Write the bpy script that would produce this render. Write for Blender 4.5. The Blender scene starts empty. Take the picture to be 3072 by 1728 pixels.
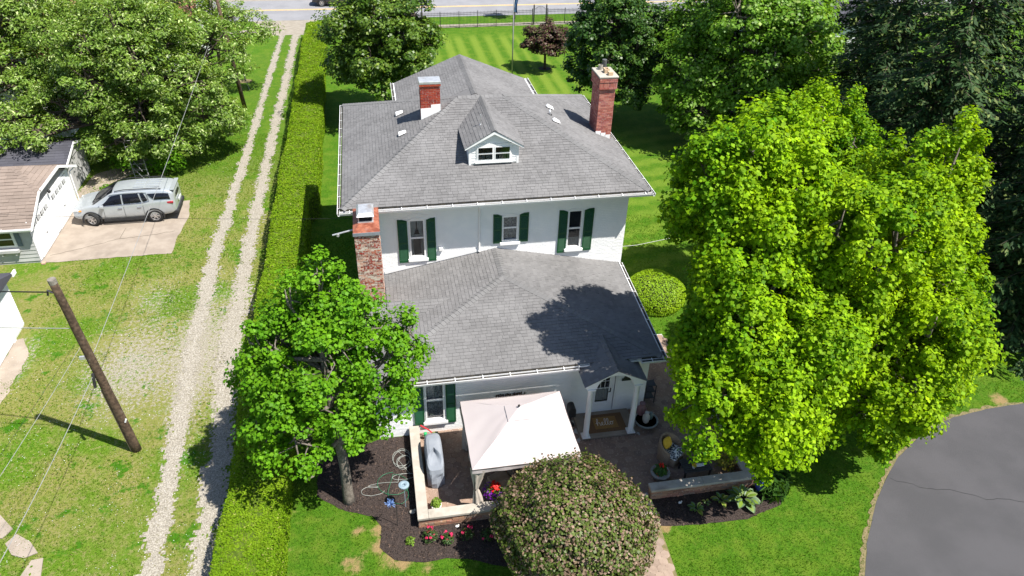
import bpy, bmesh, math, random
import numpy as np
from mathutils import Vector, Matrix
rng = np.random.default_rng(7); random.seed(7)
SC = bpy.context.scene; COL = SC.collection
# ---------------------------------------------------------------- camera, sky, sun, exposure
cam = bpy.data.cameras.new('camera'); cam.sensor_width = 36.0; cam.lens = 25.781; cam.clip_start = 0.3; cam.clip_end = 3000
co = bpy.data.objects.new('camera', cam); COL.objects.link(co)
CAMROWS = [[0.983405, -0.179632, 0.025419], [-0.081809, -0.564132, -0.821622], [0.161929, 0.805908, -0.569466]]
r0, r1, r2 = [Vector(r) for r in CAMROWS]
mw = Matrix((( r0[0], -r1[0], -r2[0], 0.0), (r0[1], -r1[1], -r2[1], 0.0), (r0[2], -r1[2], -r2[2], 19.74), (0, 0, 0, 1)))
co.matrix_world = mw; SC.camera = co
SUN = Vector((0.47, -0.34, 1.0)).normalized()
w = bpy.data.worlds.new('World'); SC.world = w; w.use_nodes = True
nt = w.node_tree; nt.nodes.clear()
sky = nt.nodes.new('ShaderNodeTexSky'); sky.sky_type = 'NISHITA'; sky.sun_disc = False
sky.sun_elevation = math.asin(SUN.z); sky.sun_rotation = math.atan2(SUN.x, SUN.y)
sky.air_density = 1.0; sky.dust_density = 0.6; sky.ozone_density = 1.0
bg = nt.nodes.new('ShaderNodeBackground'); bg.inputs[1].default_value = 0.085
wo = nt.nodes.new('ShaderNodeOutputWorld'); nt.links.new(sky.outputs[0], bg.inputs[0]); nt.links.new(bg.outputs[0], wo.inputs[0])
sl = bpy.data.lights.new('sun', 'SUN'); sl.energy = 5.0; sl.angle = math.radians(0.53); sl.color = (1.0, 0.955, 0.88)
so = bpy.data.objects.new('sun', sl); COL.objects.link(so); so.rotation_mode = 'QUATERNION'
so.rotation_quaternion = (-SUN).to_track_quat('-Z', 'Y'); so.location = (30, -20, 60)
SC.view_settings.view_transform = 'Standard'; SC.view_settings.look = 'None'; SC.view_settings.gamma = 1.0
SC.view_settings.use_curve_mapping = False; SC.view_settings.exposure = 0.95
SC.render.engine = 'CYCLES'
SC.cycles.max_bounces = 6; SC.cycles.diffuse_bounces = 3; SC.cycles.transmission_bounces = 4; SC.cycles.transparent_max_bounces = 8
SC.cycles.use_denoising = True
CAMP = Vector((0, 0, 19.74))
# ---------------------------------------------------------------- materials
MATS = {}
def nd(t, kind, **kw):
    n = t.nodes.new(kind)
    for k, v in kw.items(): setattr(n, k, v)
    return n
def mathn(t, op, a, b=None, clamp=False):
    n = nd(t, 'ShaderNodeMath', operation=op, use_clamp=clamp)
    for i, x in enumerate((a, b)):
        if x is None: continue
        if isinstance(x, (int, float)): n.inputs[i].default_value = x
        else: t.links.new(x, n.inputs[i])
    return n.outputs[0]
def noise(t, scale, detail=3.0, rough=0.55, vec=None, dist=0.0):
    n = nd(t, 'ShaderNodeTexNoise'); n.inputs['Scale'].default_value = scale; n.inputs['Detail'].default_value = detail
    n.inputs['Roughness'].default_value = rough; n.inputs['Distortion'].default_value = dist
    if vec is not None: t.links.new(vec, n.inputs['Vector'])
    return n.outputs['Fac']
def ramp(t, fac, lo, hi, smooth=True):
    n = nd(t, 'ShaderNodeMapRange'); n.interpolation_type = 'SMOOTHSTEP' if smooth else 'LINEAR'
    t.links.new(fac, n.inputs['Value']); n.inputs['From Min'].default_value = lo; n.inputs['From Max'].default_value = hi
    return n.outputs['Result']
def mixc(t, fac, a, b, mode='MIX'):
    n = nd(t, 'ShaderNodeMix', data_type='RGBA', blend_type=mode)
    if isinstance(fac, (int, float)): n.inputs['Factor'].default_value = fac
    else: t.links.new(fac, n.inputs['Factor'])
    for k, x in (('A', a), ('B', b)):
        s = [i for i in n.inputs if i.name == k and i.type == 'RGBA'][0]
        if isinstance(x, tuple): s.default_value = (*x[:3], 1.0)
        else: t.links.new(x, s)
    return [o for o in n.outputs if o.type == 'RGBA'][0]
def vary(t, col, fac, amt):
    n = nd(t, 'ShaderNodeHueSaturation'); t.links.new(col, n.inputs['Color'])
    v = mathn(t, 'MULTIPLY_ADD', fac, 2 * amt); v.node.inputs[2].default_value = 1 - amt
    t.links.new(v, n.inputs['Value']); return n.outputs[0]
def rand(t):
    g = nd(t, 'ShaderNodeNewGeometry'); o = nd(t, 'ShaderNodeObjectInfo')
    return mathn(t, 'FRACT', mathn(t, 'ADD', g.outputs['Random Per Island'], o.outputs['Random']))
def base(name):
    m = bpy.data.materials.new(name); m.use_nodes = True; t = m.node_tree
    b = t.nodes['Principled BSDF']; MATS[name] = m
    return m, t, b
def pos(t): return nd(t, 'ShaderNodeNewGeometry').outputs['Position']
def M(name, c1, c2=None, scale=4.0, lo=0.35, hi=0.65, rough=0.8, spec=0.3, isl=0.0, c3=None, bump=0.0, bscale=60.0, metal=0.0, detail=4.0, coat=0.0):
    """a plain procedural material: two colours mixed by noise, wear colour c3, per-piece variation, fine relief"""
    m, t, b = base(name)
    P = pos(t)
    col = mixc(t, ramp(t, noise(t, scale, detail, vec=P), lo, hi), c1, c2 or c1)
    if c3: col = mixc(t, ramp(t, noise(t, scale * 0.37, 5, vec=P), 0.56, 0.72), col, c3)
    if isl: col = vary(t, col, rand(t), isl)
    t.links.new(col, b.inputs['Base Color']); b.inputs['Roughness'].default_value = rough
    b.inputs['Specular IOR Level'].default_value = spec; b.inputs['Metallic'].default_value = metal
    if coat: b.inputs['Coat Weight'].default_value = coat; b.inputs['Coat Roughness'].default_value = 0.05
    if bump:
        bn = nd(t, 'ShaderNodeBump'); bn.inputs['Strength'].default_value = bump; bn.inputs['Distance'].default_value = 0.02
        t.links.new(noise(t, bscale, 3, vec=P), bn.inputs['Height']); t.links.new(bn.outputs[0], b.inputs['Normal'])
    return m
def LEAF(name, c1, c2, c3=None, trans=0.35, tcol=None, rough=0.5, amt3=0.85, spec=0.3, val=0.3, nscale=0.5):
    m, t, b = base(name)
    r = rand(t); P = pos(t)
    big = ramp(t, mathn(t, 'ADD', mathn(t, 'MULTIPLY', noise(t, nscale, 2, vec=P), 0.55), mathn(t, 'MULTIPLY', noise(t, nscale * 3.3, 2, vec=P), 0.45)), 0.38, 0.62)
    col = mixc(t, mathn(t, 'ADD', mathn(t, 'MULTIPLY', r, 0.5), mathn(t, 'MULTIPLY', big, 0.5)), c1, c2)
    if c3: col = mixc(t, ramp(t, r, amt3, min(amt3 + 0.03, 1.0)), col, c3)
    r2 = mathn(t, 'FRACT', mathn(t, 'MULTIPLY', r, 17.3))
    col = vary(t, col, r2, val)
    t.links.new(col, b.inputs['Base Color']); b.inputs['Roughness'].default_value = rough; b.inputs['Specular IOR Level'].default_value = spec
    tr = nd(t, 'ShaderNodeBsdfTranslucent')
    tc = mixc(t, 1.0, col, tcol or (1.5, 1.35, 0.5), 'MULTIPLY'); t.links.new(tc, tr.inputs[0])
    mx = nd(t, 'ShaderNodeMixShader'); mx.inputs[0].default_value = trans
    t.links.new(b.outputs[0], mx.inputs[1]); t.links.new(tr.outputs[0], mx.inputs[2])
    t.links.new(mx.outputs[0], t.nodes['Material Output'].inputs[0])
    return m
# ---------------------------------------------------------------- object helpers
def rootof(o):
    while o.parent: o = o.parent
    return o
def link(name, me, mat, parent=None, world=True):
    o = bpy.data.objects.new(name, me); COL.objects.link(o)
    if mat is not None and me is not None and len(me.materials) == 0: me.materials.append(MATS[mat] if isinstance(mat, str) else mat)
    if parent is not None:
        o.parent = parent
    return o
def tag(o, label=None, cat=None, group=None, kind=None):
    if label: o['label'] = label
    if cat: o['category'] = cat
    if group: o['group'] = group
    if kind: o['kind'] = kind
    return o
def thing(name, label, cat, loc=(0, 0, 0), rz=0.0, group=None):
    o = bpy.data.objects.new(name, None); COL.objects.link(o); o.empty_display_size = 0.2
    o.location = loc; o.rotation_euler = (0, 0, rz)
    return tag(o, label, cat, group)
def copytree(o, parent=None, **lab):
    c = o.copy(); COL.objects.link(c)
    if parent is not None: c.parent = parent
    for ch in list(o.children): copytree(ch, c)
    return c
class MB:
    """collects shapes into one mesh"""
    def __init__(s): s.v = []; s.f = []
    def add(s, vs, fs):
        n = len(s.v); s.v.extend([tuple(p) for p in vs]); s.f.extend([tuple(i + n for i in f) for f in fs]); return s
    def box(s, x0, x1, y0, y1, z0, z1):
        return s.add([(x0, y0, z0), (x1, y0, z0), (x1, y1, z0), (x0, y1, z0), (x0, y0, z1), (x1, y0, z1), (x1, y1, z1), (x0, y1, z1)],
                     [(0, 3, 2, 1), (4, 5, 6, 7), (0, 1, 5, 4), (1, 2, 6, 5), (2, 3, 7, 6), (3, 0, 4, 7)])
    def bevbox(s, x0, x1, y0, y1, z0, z1, r=0.02):
        bm = bmesh.new(); bmesh.ops.create_cube(bm, size=1)
        for v in bm.verts: v.co = Vector(((x0 + x1) / 2 + v.co.x * (x1 - x0), (y0 + y1) / 2 + v.co.y * (y1 - y0), (z0 + z1) / 2 + v.co.z * (z1 - z0)))
        bmesh.ops.bevel(bm, geom=list(bm.edges), offset=r, segments=2, affect='EDGES', profile=0.5)
        return s.bm(bm)
    def bm(s, bm, mat=None):
        bm.verts.index_update(); vs = [(mat @ v.co) if mat else v.co for v in bm.verts]
        s.add(vs, [tuple(v.index for v in f.verts) for f in bm.faces]); bm.free(); return s
    def prism(s, poly, dirv):
        n = len(poly); d = Vector(dirv)
        a = [Vector(p) for p in poly]; b = [p + d for p in a]
        return s.add(a + b, [tuple(range(n - 1, -1, -1)), tuple(range(n, 2 * n))] + [(i, (i + 1) % n, n + (i + 1) % n, n + i) for i in range(n)])
    def tube(s, path, rad, n=8, cap=True):
        path = [Vector(p) for p in path]; m = len(path)
        rad = [rad] * m if isinstance(rad, (int, float)) else list(rad)
        vs = []; fs = []; ref = None
        for i, p in enumerate(path):
            t = (path[min(i + 1, m - 1)] - path[max(i - 1, 0)])
            t = t.normalized() if t.length > 1e-9 else Vector((0, 0, 1))
            if ref is None: ref = t.orthogonal().normalized()
            ref = (ref - t * ref.dot(t)); ref = ref.normalized() if ref.length > 1e-6 else t.orthogonal().normalized()
            bi = t.cross(ref)
            for k in range(n):
                a = 2 * math.pi * k / n; vs.append(p + (ref * math.cos(a) + bi * math.sin(a)) * rad[i])
        for i in range(m - 1):
            for k in range(n):
                k2 = (k + 1) % n; fs.append((i * n + k, i * n + k2, (i + 1) * n + k2, (i + 1) * n + k))
        if cap: fs.append(tuple(range(n - 1, -1, -1))); fs.append(tuple((m - 1) * n + k for k in range(n)))
        return s.add(vs, fs)
    def lathe(s, prof, c=(0, 0, 0), n=20):
        vs = []; fs = []; m = len(prof)
        for r, z in prof:
            for k in range(n):
                a = 2 * math.pi * k / n; vs.append((c[0] + r * math.cos(a), c[1] + r * math.sin(a), c[2] + z))
        for i in range(m - 1):
            for k in range(n):
                k2 = (k + 1) % n; fs.append((i * n + k, i * n + k2, (i + 1) * n + k2, (i + 1) * n + k))
        fs.append(tuple(range(n - 1, -1, -1))); fs.append(tuple((m - 1) * n + k for k in range(n)))
        return s.add(vs, fs)
    def build(s, name, mat, parent=None, world=True, smooth=False):
        me = bpy.data.meshes.new(name)
        off = rootof(parent).location if (parent is not None and world) else Vector((0, 0, 0))
        me.from_pydata([(x - off[0], y - off[1], z - off[2]) for x, y, z in s.v], [], s.f); me.validate()
        if smooth: me.polygons.foreach_set('use_smooth', [True] * len(me.polygons))
        return link(name, me, mat, parent)
def npmesh(name, V, nper, mat, parent=None, off=None, smooth=False):
    """V: (pieces*nper, 3) -> one n-gon per piece; or tuple (V, F) with F an (m,k) index array"""
    me = bpy.data.meshes.new(name)
    if isinstance(V, tuple): V, Fc = V
    else: Fc = np.arange(len(V)).reshape(-1, nper)
    V = np.asarray(V, dtype=np.float32)
    if off is not None: V = V - np.asarray(off, dtype=np.float32)
    elif parent is not None: V = V - np.array(rootof(parent).location, dtype=np.float32)
    m, k = Fc.shape
    me.vertices.add(len(V)); me.vertices.foreach_set('co', V.ravel())
    me.loops.add(m * k); me.loops.foreach_set('vertex_index', Fc.astype(np.int32).ravel())
    me.polygons.add(m); me.polygons.foreach_set('loop_start', (np.arange(m) * k).astype(np.int32))
    if smooth: me.polygons.foreach_set('use_smooth', np.ones(m, dtype=bool))
    me.update(calc_edges=True)
    return link(name, me, mat, parent)
def sheet(name, poly, z, mat, wob=0.0, step=0.0):
    """a flat polygon on the ground; wob roughens its outline"""
    pts = []
    n = len(poly)
    for i in range(n):
        a = Vector((*poly[i], 0)); b = Vector((*poly[(i + 1) % n], 0)); L = (b - a).length
        k = max(1, int(L / step)) if step else 1
        for j in range(k):
            p = a.lerp(b, j / k)
            if wob: p += Vector((random.uniform(-wob, wob), random.uniform(-wob, wob), 0))
            pts.append((p.x, p.y, z))
    mb = MB(); mb.add(pts, [tuple(range(len(pts)))])
    return tag(mb.build(name, mat), kind='structure')
def inpoly(x, y, poly):
    c = np.zeros(np.shape(x), bool); n = len(poly)
    for i in range(n):
        x1, y1 = poly[i]; x2, y2 = poly[(i + 1) % n]
        if y1 == y2: continue
        c ^= ((y1 > y) != (y2 > y)) & (x < (x2 - x1) * (y - y1) / (y2 - y1) + x1)
    return c
# ---------------------------------------------------------------- noise on the plane, used to shape the ground
_LAT = np.random.default_rng(3).random((256, 256))
def vn(x, y, s, sd=0):
    x = np.asarray(x) * s + 17.3 * sd; y = np.asarray(y) * s + 9.1 * sd
    i = np.floor(x).astype(int); j = np.floor(y).astype(int); u = x - i; v = y - j
    u = u * u * (3 - 2 * u); v = v * v * (3 - 2 * v)
    L = lambda a, b: _LAT[a % 256, b % 256]
    return (L(i, j) * (1 - u) + L(i + 1, j) * u) * (1 - v) + (L(i, j + 1) * (1 - u) + L(i + 1, j + 1) * u) * v
def fbm(x, y, s, sd=0): return (vn(x, y, s, sd) * 0.5 + vn(x, y, s * 2.1, sd + 1) * 0.3 + vn(x, y, s * 4.3, sd + 2) * 0.2)
RUT_Y = [8, 14.6, 18, 25, 32.5, 42.5, 70]
def rutL(y): return np.interp(y, RUT_Y, [-7.7, -7.75, -7.88, -8.3, -8.5, -8.28, -7.95])
def rutR(y): return np.interp(y, RUT_Y, [-6.3, -6.37, -6.33, -6.75, -6.9, -6.92, -6.68])
def rutw(x, y):
    d = np.minimum(np.abs(x - rutL(y)) / np.interp(y, RUT_Y, [.33, .34, .32, .33, .34, .28, .24]), np.abs(x - rutR(y)) / np.interp(y, RUT_Y, [.42, .43, .44, .46, .36, .34, .30]))
    return 1.0 - d                                   # > 0 inside a wheel track
def barew(x, y):
    g = np.exp(-(((x + 10.4) / 2.6) ** 2 + ((y - 24.6) / 3.6) ** 2)) + 0.75 * np.exp(-(((x + 7.6) / 1.1) ** 2 + ((y - 25.5) / 6.5) ** 2))
    g += 0.55 * np.exp(-(((x + 10.6) / 1.6) ** 2 + ((y - 30.0) / 2.2) ** 2)) + 0.8 * np.exp(-(((x + 15.0) / 0.8) ** 2 + ((y - 25.6) / 2.4) ** 2))
    return g
BED_L = [(-3.0, 16.9), (-2.0, 16.1), (-1.15, 15.75), (-.94, 15.35), (-1.02, 14.55), (-.58, 14.05), (.31, 13.8), (.98, 13.89), (1.64, 13.7), (3.0, 13.2), (5.0, 12.6), (6.72, 13.3), (6.72, 15.2), (.35, 15.2), (.35, 19.18), (-.8, 19.18), (-3.0, 18.4)]
BED_R = [(7.98, 15.1), (7.78, 13.95), (9.3, 13.78), (10.9, 13.72), (12.2, 14.1), (13.1, 15.2), (13.4, 17.5), (13.0, 19.5), (11.5, 19.5), (11.5, 15.1)]
def lawn_spots(n):
    s = []
    return s
# ground sheet: fine where the camera looks, coarse to the horizon
def axis(lo, hi, st, far): return np.concatenate([[-far, -far / 3, lo - 25, lo - 8], np.arange(lo, hi + st / 2, st), [hi + 8, hi + 25, far / 3, far]])
gx = axis(-22, 27, 0.35, 900.0); gy = axis(9, 75, 0.35, 900.0)
GX, GY = np.meshgrid(gx, gy)
gzv = (fbm(GX, GY, 0.35, 5) - 0.5) * 0.05 * ((GX < -5.7) & (GY > 10) & (GY < 70))
gV = np.stack([GX, GY, np.minimum(gzv, 0.0) - 0.002], -1).reshape(-1, 3)
nx, ny = len(gx), len(gy)
ii = (np.arange(ny - 1)[:, None] * nx + np.arange(nx - 1)[None, :]).ravel()
m, t, b = base('lawn')
P = pos(t)
at = lambda n: nd(t, 'ShaderNodeAttribute', attribute_name=n).outputs['Fac']
n_f = noise(t, 9.0, 5, 0.7, P); n_m = noise(t, 1.3, 4, 0.6, P); n_b = noise(t, 0.35, 3, 0.5, P); n_x = noise(t, 38.0, 3, 0.7, P)
lush = mixc(t, ramp(t, n_f, 0.3, 0.7), (0.034, 0.098, 0.005), (0.072, 0.165, 0.009))
lush = mixc(t, mathn(t, 'MULTIPLY', ramp(t, n_m, 0.42, 0.66), 0.55), lush, (0.115, 0.180, 0.016))
lush = mixc(t, mathn(t, 'MULTIPLY', ramp(t, noise(t, 3.6, 5, 0.7, P), 0.5, 0.7), 0.5), lush, (0.130, 0.175, 0.026))
weed = mixc(t, ramp(t, n_f, 0.3, 0.7), (0.066, 0.150, 0.008), (0.130, 0.205, 0.020))
weed = mixc(t, ramp(t, noise(t, 0.28, 5, 0.6, P), 0.40, 0.56), weed, mixc(t, ramp(t, n_f, 0.35, 0.65), (0.150, 0.175, 0.028), (0.225, 0.215, 0.075)))
weed = mixc(t, mathn(t, 'MULTIPLY', ramp(t, noise(t, 4.5, 6, 0.75, P), 0.52, 0.62), 0.65), weed, (0.235, 0.210, 0.095))
weed = mixc(t, ramp(t, noise(t, 0.9, 5, 0.7, P), 0.56, 0.64), weed, (0.045, 0.140, 0.006))
col = mixc(t, at('wild'), lush, weed)
col = mixc(t, at('stripe'), col, (0.150, 0.220, 0.026))
bn_ = mathn(t, 'ADD', at('bare'), mathn(t, 'MULTIPLY', mathn(t, 'SUBTRACT', noise(t, 7.0, 6, 0.8, P), 0.5), 3.0))
grav = mixc(t, ramp(t, n_x, 0.3, 0.7), (0.19, 0.165, 0.115), (0.40, 0.37, 0.305))
col = mixc(t, ramp(t, bn_, 0.50, 0.72), col, grav)
sp = mathn(t, 'MULTIPLY', at('dead'), 1.0)
col = mixc(t, ramp(t, mathn(t, 'ADD', sp, mathn(t, 'MULTIPLY', mathn(t, 'SUBTRACT', n_f, 0.5), 0.9)), 0.30, 0.75), col, (0.26, 0.185, 0.085))
col = vary(t, col, n_x, 0.28)
t.links.new(col, b.inputs['Base Color']); b.inputs['Roughness'].default_value = 0.95; b.inputs['Specular IOR Level'].default_value = 0.1
bu = nd(t, 'ShaderNodeBump'); bu.inputs['Strength'].default_value = 0.9; bu.inputs['Distance'].default_value = 0.05
t.links.new(mathn(t, 'ADD', noise(t, 24.0, 4, 0.7, P), mathn(t, 'MULTIPLY', n_f, 1.2)), bu.inputs['Height']); t.links.new(bu.outputs[0], b.inputs['Normal'])
g = npmesh('ground', (gV, np.stack([ii, ii + 1, ii + nx + 1, ii + nx], -1)), 4, 'lawn'); tag(g, kind='structure')
DEAD = [(-1.05, 15.2, .3), (-1.08, 14.6, .3), (-.75, 14.1, .32), (-.3, 13.86, .3), (.3, 13.7, .25), (.95, 13.75, .2), (-1.75, 15.35, .16), (-1.95, 15.9, .14), (-1.9, 14.15, .3), (-1.7, 14.05, .25), (-3.65, 15.0, .18), (-3.65, 16.4, .18), (-3.65, 13.6, .16), (7.95, 13.3, .15), (8.1, 13.85, .3), (23.4, 17.5, .4)]
def attr(o, name, vals):
    a = o.data.attributes.new(name, 'FLOAT', 'POINT'); a.data.foreach_set('value', np.asarray(vals, dtype=np.float32).ravel())
x, y = gV[:, 0], gV[:, 1]
attr(g, 'wild', np.clip((-5.2 - x) / 0.5, 0, 1) * np.clip((47 - y) / 10, 0.08, 1))
attr(g, 'bare', barew(x, y) * 0.75 + np.clip(rutw(x, y) + 0.55, 0, 1) * 0.32 * (y < 62))
attr(g, 'stripe', 0.80 * (np.sin(x * 2 * math.pi / 1.32 - 0.4 + 0.02 * y) > 0) * np.clip((x - 4.5) / 1.5, 0, 1) * np.clip((17.5 - x) / 3, 0, 1) * np.clip((y - 45) / 8, 0, 1) * np.clip((70.2 - y) / 2, 0, 1) + 0.5 * (np.sin((y - .25 * x) * 2 * math.pi / 1.5) > 0) * np.clip((x - 10.5) / 1, 0, 1) * (y > 28) * (y < 46))
dd = np.zeros(len(x))
for px, py, pr in DEAD: dd = np.maximum(dd, np.exp(-((x - px) ** 2 + (y - py) ** 2) / (pr * pr)))
attr(g, 'dead', dd)
# gravel wheel tracks of the driveway: a ragged sheet just above the grass
M('gravel', (0.190, 0.168, 0.134), (0.375, 0.345, 0.29), scale=22, rough=0.95, bump=1.0, bscale=45, c3=(0.17, 0.155, 0.095), detail=6)
cx0 = np.arange(-9.6, -5.5, 0.07); cy0 = np.arange(8, 71, 0.09)
CX, CY = np.meshgrid(cx0, cy0)
keep = (rutw(CX, CY) + (fbm(CX, CY, 1.6, 3) - 0.5) * 1.5 + (np.random.default_rng(5).random(CX.shape) - 0.5) * 0.7) > 0.10
kx, ky = CX[keep], CY[keep]
dx, dy = 0.037, 0.047
q = np.stack([np.stack([kx - dx, ky - dy], -1), np.stack([kx + dx, ky - dy], -1), np.stack([kx + dx, ky + dy], -1), np.stack([kx - dx, ky + dy], -1)], 1)
zz = 0.006 + 0.006 * np.random.default_rng(6).random(q.shape[:2])
d = npmesh('driveway', np.concatenate([q, zz[..., None]], -1).reshape(-1, 3), 4, 'gravel'); tag(d, kind='structure')
# loose stones on the tracks and on the worn patch
r_ = np.random.default_rng(8)
N = 26000
sx = r_.uniform(-16, -5.6, N); sy = 13 + 45 * r_.random(N) ** 1.6
pr_ = np.clip(rutw(sx, sy) + 0.15, 0, 1) * 1.6 + np.clip(barew(sx, sy) - 0.35 + (fbm(sx, sy, 1.1, 9) - 0.5), 0, 1) * 0.7
k = r_.random(N) < pr_; sx, sy = sx[k], sy[k]; n = len(sx)
sz = r_.uniform(0.012, 0.036, n); ang = r_.uniform(0, 6.28, n)
vs = []
for j in range(3): vs.append(np.stack([sx + sz * np.cos(ang + j * 2.1 + r_.normal(0, .2, n)), sy + sz * np.sin(ang + j * 2.1), np.full(n, 0.004)], -1))
vs.append(np.stack([sx, sy, sz * 0.9 + 0.008], -1))
Vq = np.stack(vs, 1).reshape(-1, 3); bi = np.arange(n)[:, None] * 4
Ft = np.concatenate([bi + np.array([[0, 1, 3]]), bi + np.array([[1, 2, 3]]), bi + np.array([[2, 0, 3]])])
M('stones', (0.20, 0.19, 0.17), (0.42, 0.405, 0.375), scale=30, rough=0.95, isl=0.25)
tag(npmesh('gravel', (Vq, Ft), 3, 'stones'), 'loose pale gravel stones scattered over the wheel tracks', 'gravel', kind='stuff')
# road, verge, pavement, crossing
M('asphalt', (0.20, 0.20, 0.212), (0.23, 0.23, 0.243), scale=0.6, rough=0.9, c3=(0.245, 0.24, 0.245), bump=0.3, bscale=90)
M('asphalt_dark', (0.066, 0.065, 0.069), (0.080, 0.078, 0.083), scale=0.5, rough=0.9, spec=0.15, c3=(0.094, 0.090, 0.089), bump=0.8, bscale=70, detail=8)
M('concrete', (0.255, 0.212, 0.172), (0.31, 0.262, 0.215), scale=1.5, rough=0.9, c3=(0.205, 0.17, 0.138), bump=0.3, bscale=50)
M('walk_concrete', (0.235, 0.205, 0.165), (0.28, 0.25, 0.205), scale=2.0, rough=0.9, bump=0.2)
M('limestone', (0.34, 0.31, 0.265), (0.41, 0.375, 0.325), scale=3.0, rough=0.85, c3=(0.27, 0.24, 0.20), bump=0.25, bscale=70)
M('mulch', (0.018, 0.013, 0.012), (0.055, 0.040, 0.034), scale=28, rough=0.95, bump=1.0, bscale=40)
def roady(x, o): return 79.85 + o + 0.012 * max(x, 0) + 0.0*x
xs = [-150, -60, -14, 0, 15, 30, 60, 150]
def strip(name, o0, o1, z, mat, xs=xs):
    mb = MB(); mb.add([(X, roady(X, o0), z) for X in xs] + [(X, roady(X, o1), z) for X in xs], [(i, i + 1, len(xs) + i + 1, len(xs) + i) for i in range(len(xs) - 1)])
    return mb.build(name, mat)
rd = tag(strip('road', -4.0, 3.8, 0.012, 'asphalt'), kind='structure')
M('yellow_paint', (0.72, 0.44, 0.10), (0.80, 0.52, 0.16), scale=3, rough=0.8, c3=(0.55, 0.40, 0.2))
for o in (-0.16, 0.10):
    l = strip('lane_line', o - 0.055, o + 0.055, 0.017, 'yellow_paint'); l.parent = rd
sw = tag(MB().build('sidewalk', None), kind='structure')
sw.data.materials.append(MATS['walk_concrete'])
X = -60.0
while X < 60:
    if not (-9.2 < X < -4.6):
        yb = 71.98 + 0.022 * max(0, min(X - 5, 12)) + (-0.2 if X < -9 else 0)
        MB().bevbox(X, X + 1.42, yb, yb + 1.0, -0.05, 0.03, 0.008).build('slab', 'walk_concrete', sw)
    X += 1.44
sheet('driveway_apron', [(-9.3, 70.9), (-5.9, 70.9), (-5.6, 73.5), (-4.9, 75.86), (-11.0, 75.86), (-9.8, 73.5)], 0.008, 'walk_concrete', 0.05, 0.6)
tag(strip('far_verge', 3.8, 9.0, 0.008, 'walk_concrete'), kind='structure')
# circular asphalt drive with a pale worn edge
CIR = [(24.2, 17.15), (22.45, 17.08), (20.9, 16.89), (19.7, 16.55), (18.57, 16.0), (17.5, 15.38), (16.52, 14.61), (15.7, 13.85), (15.05, 13.15), (14.25, 12.2), (13.52, 11.17), (12.6, 9.5), (12, 7), (60, 5), (60, 20), (40, 18.5), (30, 17.6)]
sheet('circle_drive', CIR, 0.014, 'asphalt_dark', 0.02, 0.3)
M('dry_soil', (0.20, 0.155, 0.085), (0.13, 0.12, 0.05), scale=9, rough=1.0, bump=0.6)
ed = MB(); e = CIR[:13]; rr = random.Random(4)
pts = []
for i in range(len(e) - 1):
    for j in range(8):
        pts.append((e[i][0] + (e[i + 1][0] - e[i][0]) * j / 8, e[i][1] + (e[i + 1][1] - e[i][1]) * j / 8))
o_ = []
for i, p in enumerate(pts):
    a = pts[max(i - 1, 0)]; c = pts[min(i + 1, len(pts) - 1)]; tx, ty = c[0] - a[0], c[1] - a[1]; L = math.hypot(tx, ty)
    o_.append((p[0] + ty / L * (0.06 + rr.random() * 0.16), p[1] - tx / L * (0.06 + rr.random() * 0.16)))
nP = len(pts)
# outer side lies away from the asphalt
ed.add([(p[0], p[1], 0.009) for p in pts] + [(q_[0], q_[1], 0.009) for q_ in o_], [(i, i + 1, nP + i + 1, nP + i) for i in range(nP - 1)])
tag(ed.build('soil_edge', 'dry_soil'), kind='structure')
# crack across the asphalt
M('crack', (0.02, 0.02, 0.024), (0.03, 0.03, 0.03))
ck = MB(); cp = [(16.6, 14.55), (17.6, 13.9), (18.4, 13.75), (19.3, 13.2), (20.4, 12.95), (21.6, 12.4), (23, 12.2)]
path = []
for i in range(len(cp) - 1):
    for j in range(5):
        f = j / 5; path.append((cp[i][0] * (1 - f) + cp[i + 1][0] * f + rr.uniform(-.05, .05), cp[i][1] * (1 - f) + cp[i + 1][1] * f + rr.uniform(-.05, .05)))
for a, c in zip(path[:-1], path[1:]): ck.add([(a[0], a[1] - .012, .018), (c[0], c[1] - .012, .018), (c[0], c[1] + .012, .018), (a[0], a[1] + .012, .018)], [(0, 1, 2, 3)])
tag(ck.build('pavement_crack', 'crack'), kind='structure')
# concrete pad by the garage
PAD = [(-16.55, 33.25), (-14.2, 33.28), (-10.55, 33.33), (-10.62, 34.6), (-10.5, 35.7), (-10.35, 37.0), (-10.65, 38.95), (-16.55, 39.0)]
sheet('concrete_pad', PAD, 0.016, 'concrete', 0.035, 0.35)
ck = MB(); cp = [(-16.3, 33.9), (-15.2, 34.3), (-14.2, 34.75), (-13.4, 35.15), (-12.6, 35.2), (-11.7, 35.35), (-10.6, 35.6)]
path = []
for i in range(len(cp) - 1):
    for j in range(5):
        f = j / 5; path.append((cp[i][0] * (1 - f) + cp[i + 1][0] * f, cp[i][1] * (1 - f) + cp[i + 1][1] * f + rr.uniform(-.05, .05)))
for a, c in zip(path[:-1], path[1:]): ck.add([(a[0], a[1] - .018, .021), (c[0], c[1] - .018, .021), (c[0], c[1] + .018, .021), (a[0], a[1] + .018, .021)], [(0, 1, 2, 3)])
for a, c in (((-13.4, 35.15), (-13.35, 36.2)),): ck.add([(a[0] - .012, a[1], .021), (a[0] + .012, a[1], .021), (c[0] + .012, c[1], .021), (c[0] - .012, c[1], .021)], [(0, 1, 2, 3)])
M('crack_soil', (0.10, 0.085, 0.06), (0.14, 0.11, 0.08))
tag(ck.build('pad_crack', 'crack_soil'), kind='structure')
sheet('garden_path', [(-17.2, 39.2), (-16.2, 39.2), (-15.6, 41.5), (-13.2, 44.2), (-14.2, 45.2), (-16.6, 43.0)], 0.01, 'concrete', 0.06, 0.4)
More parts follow.
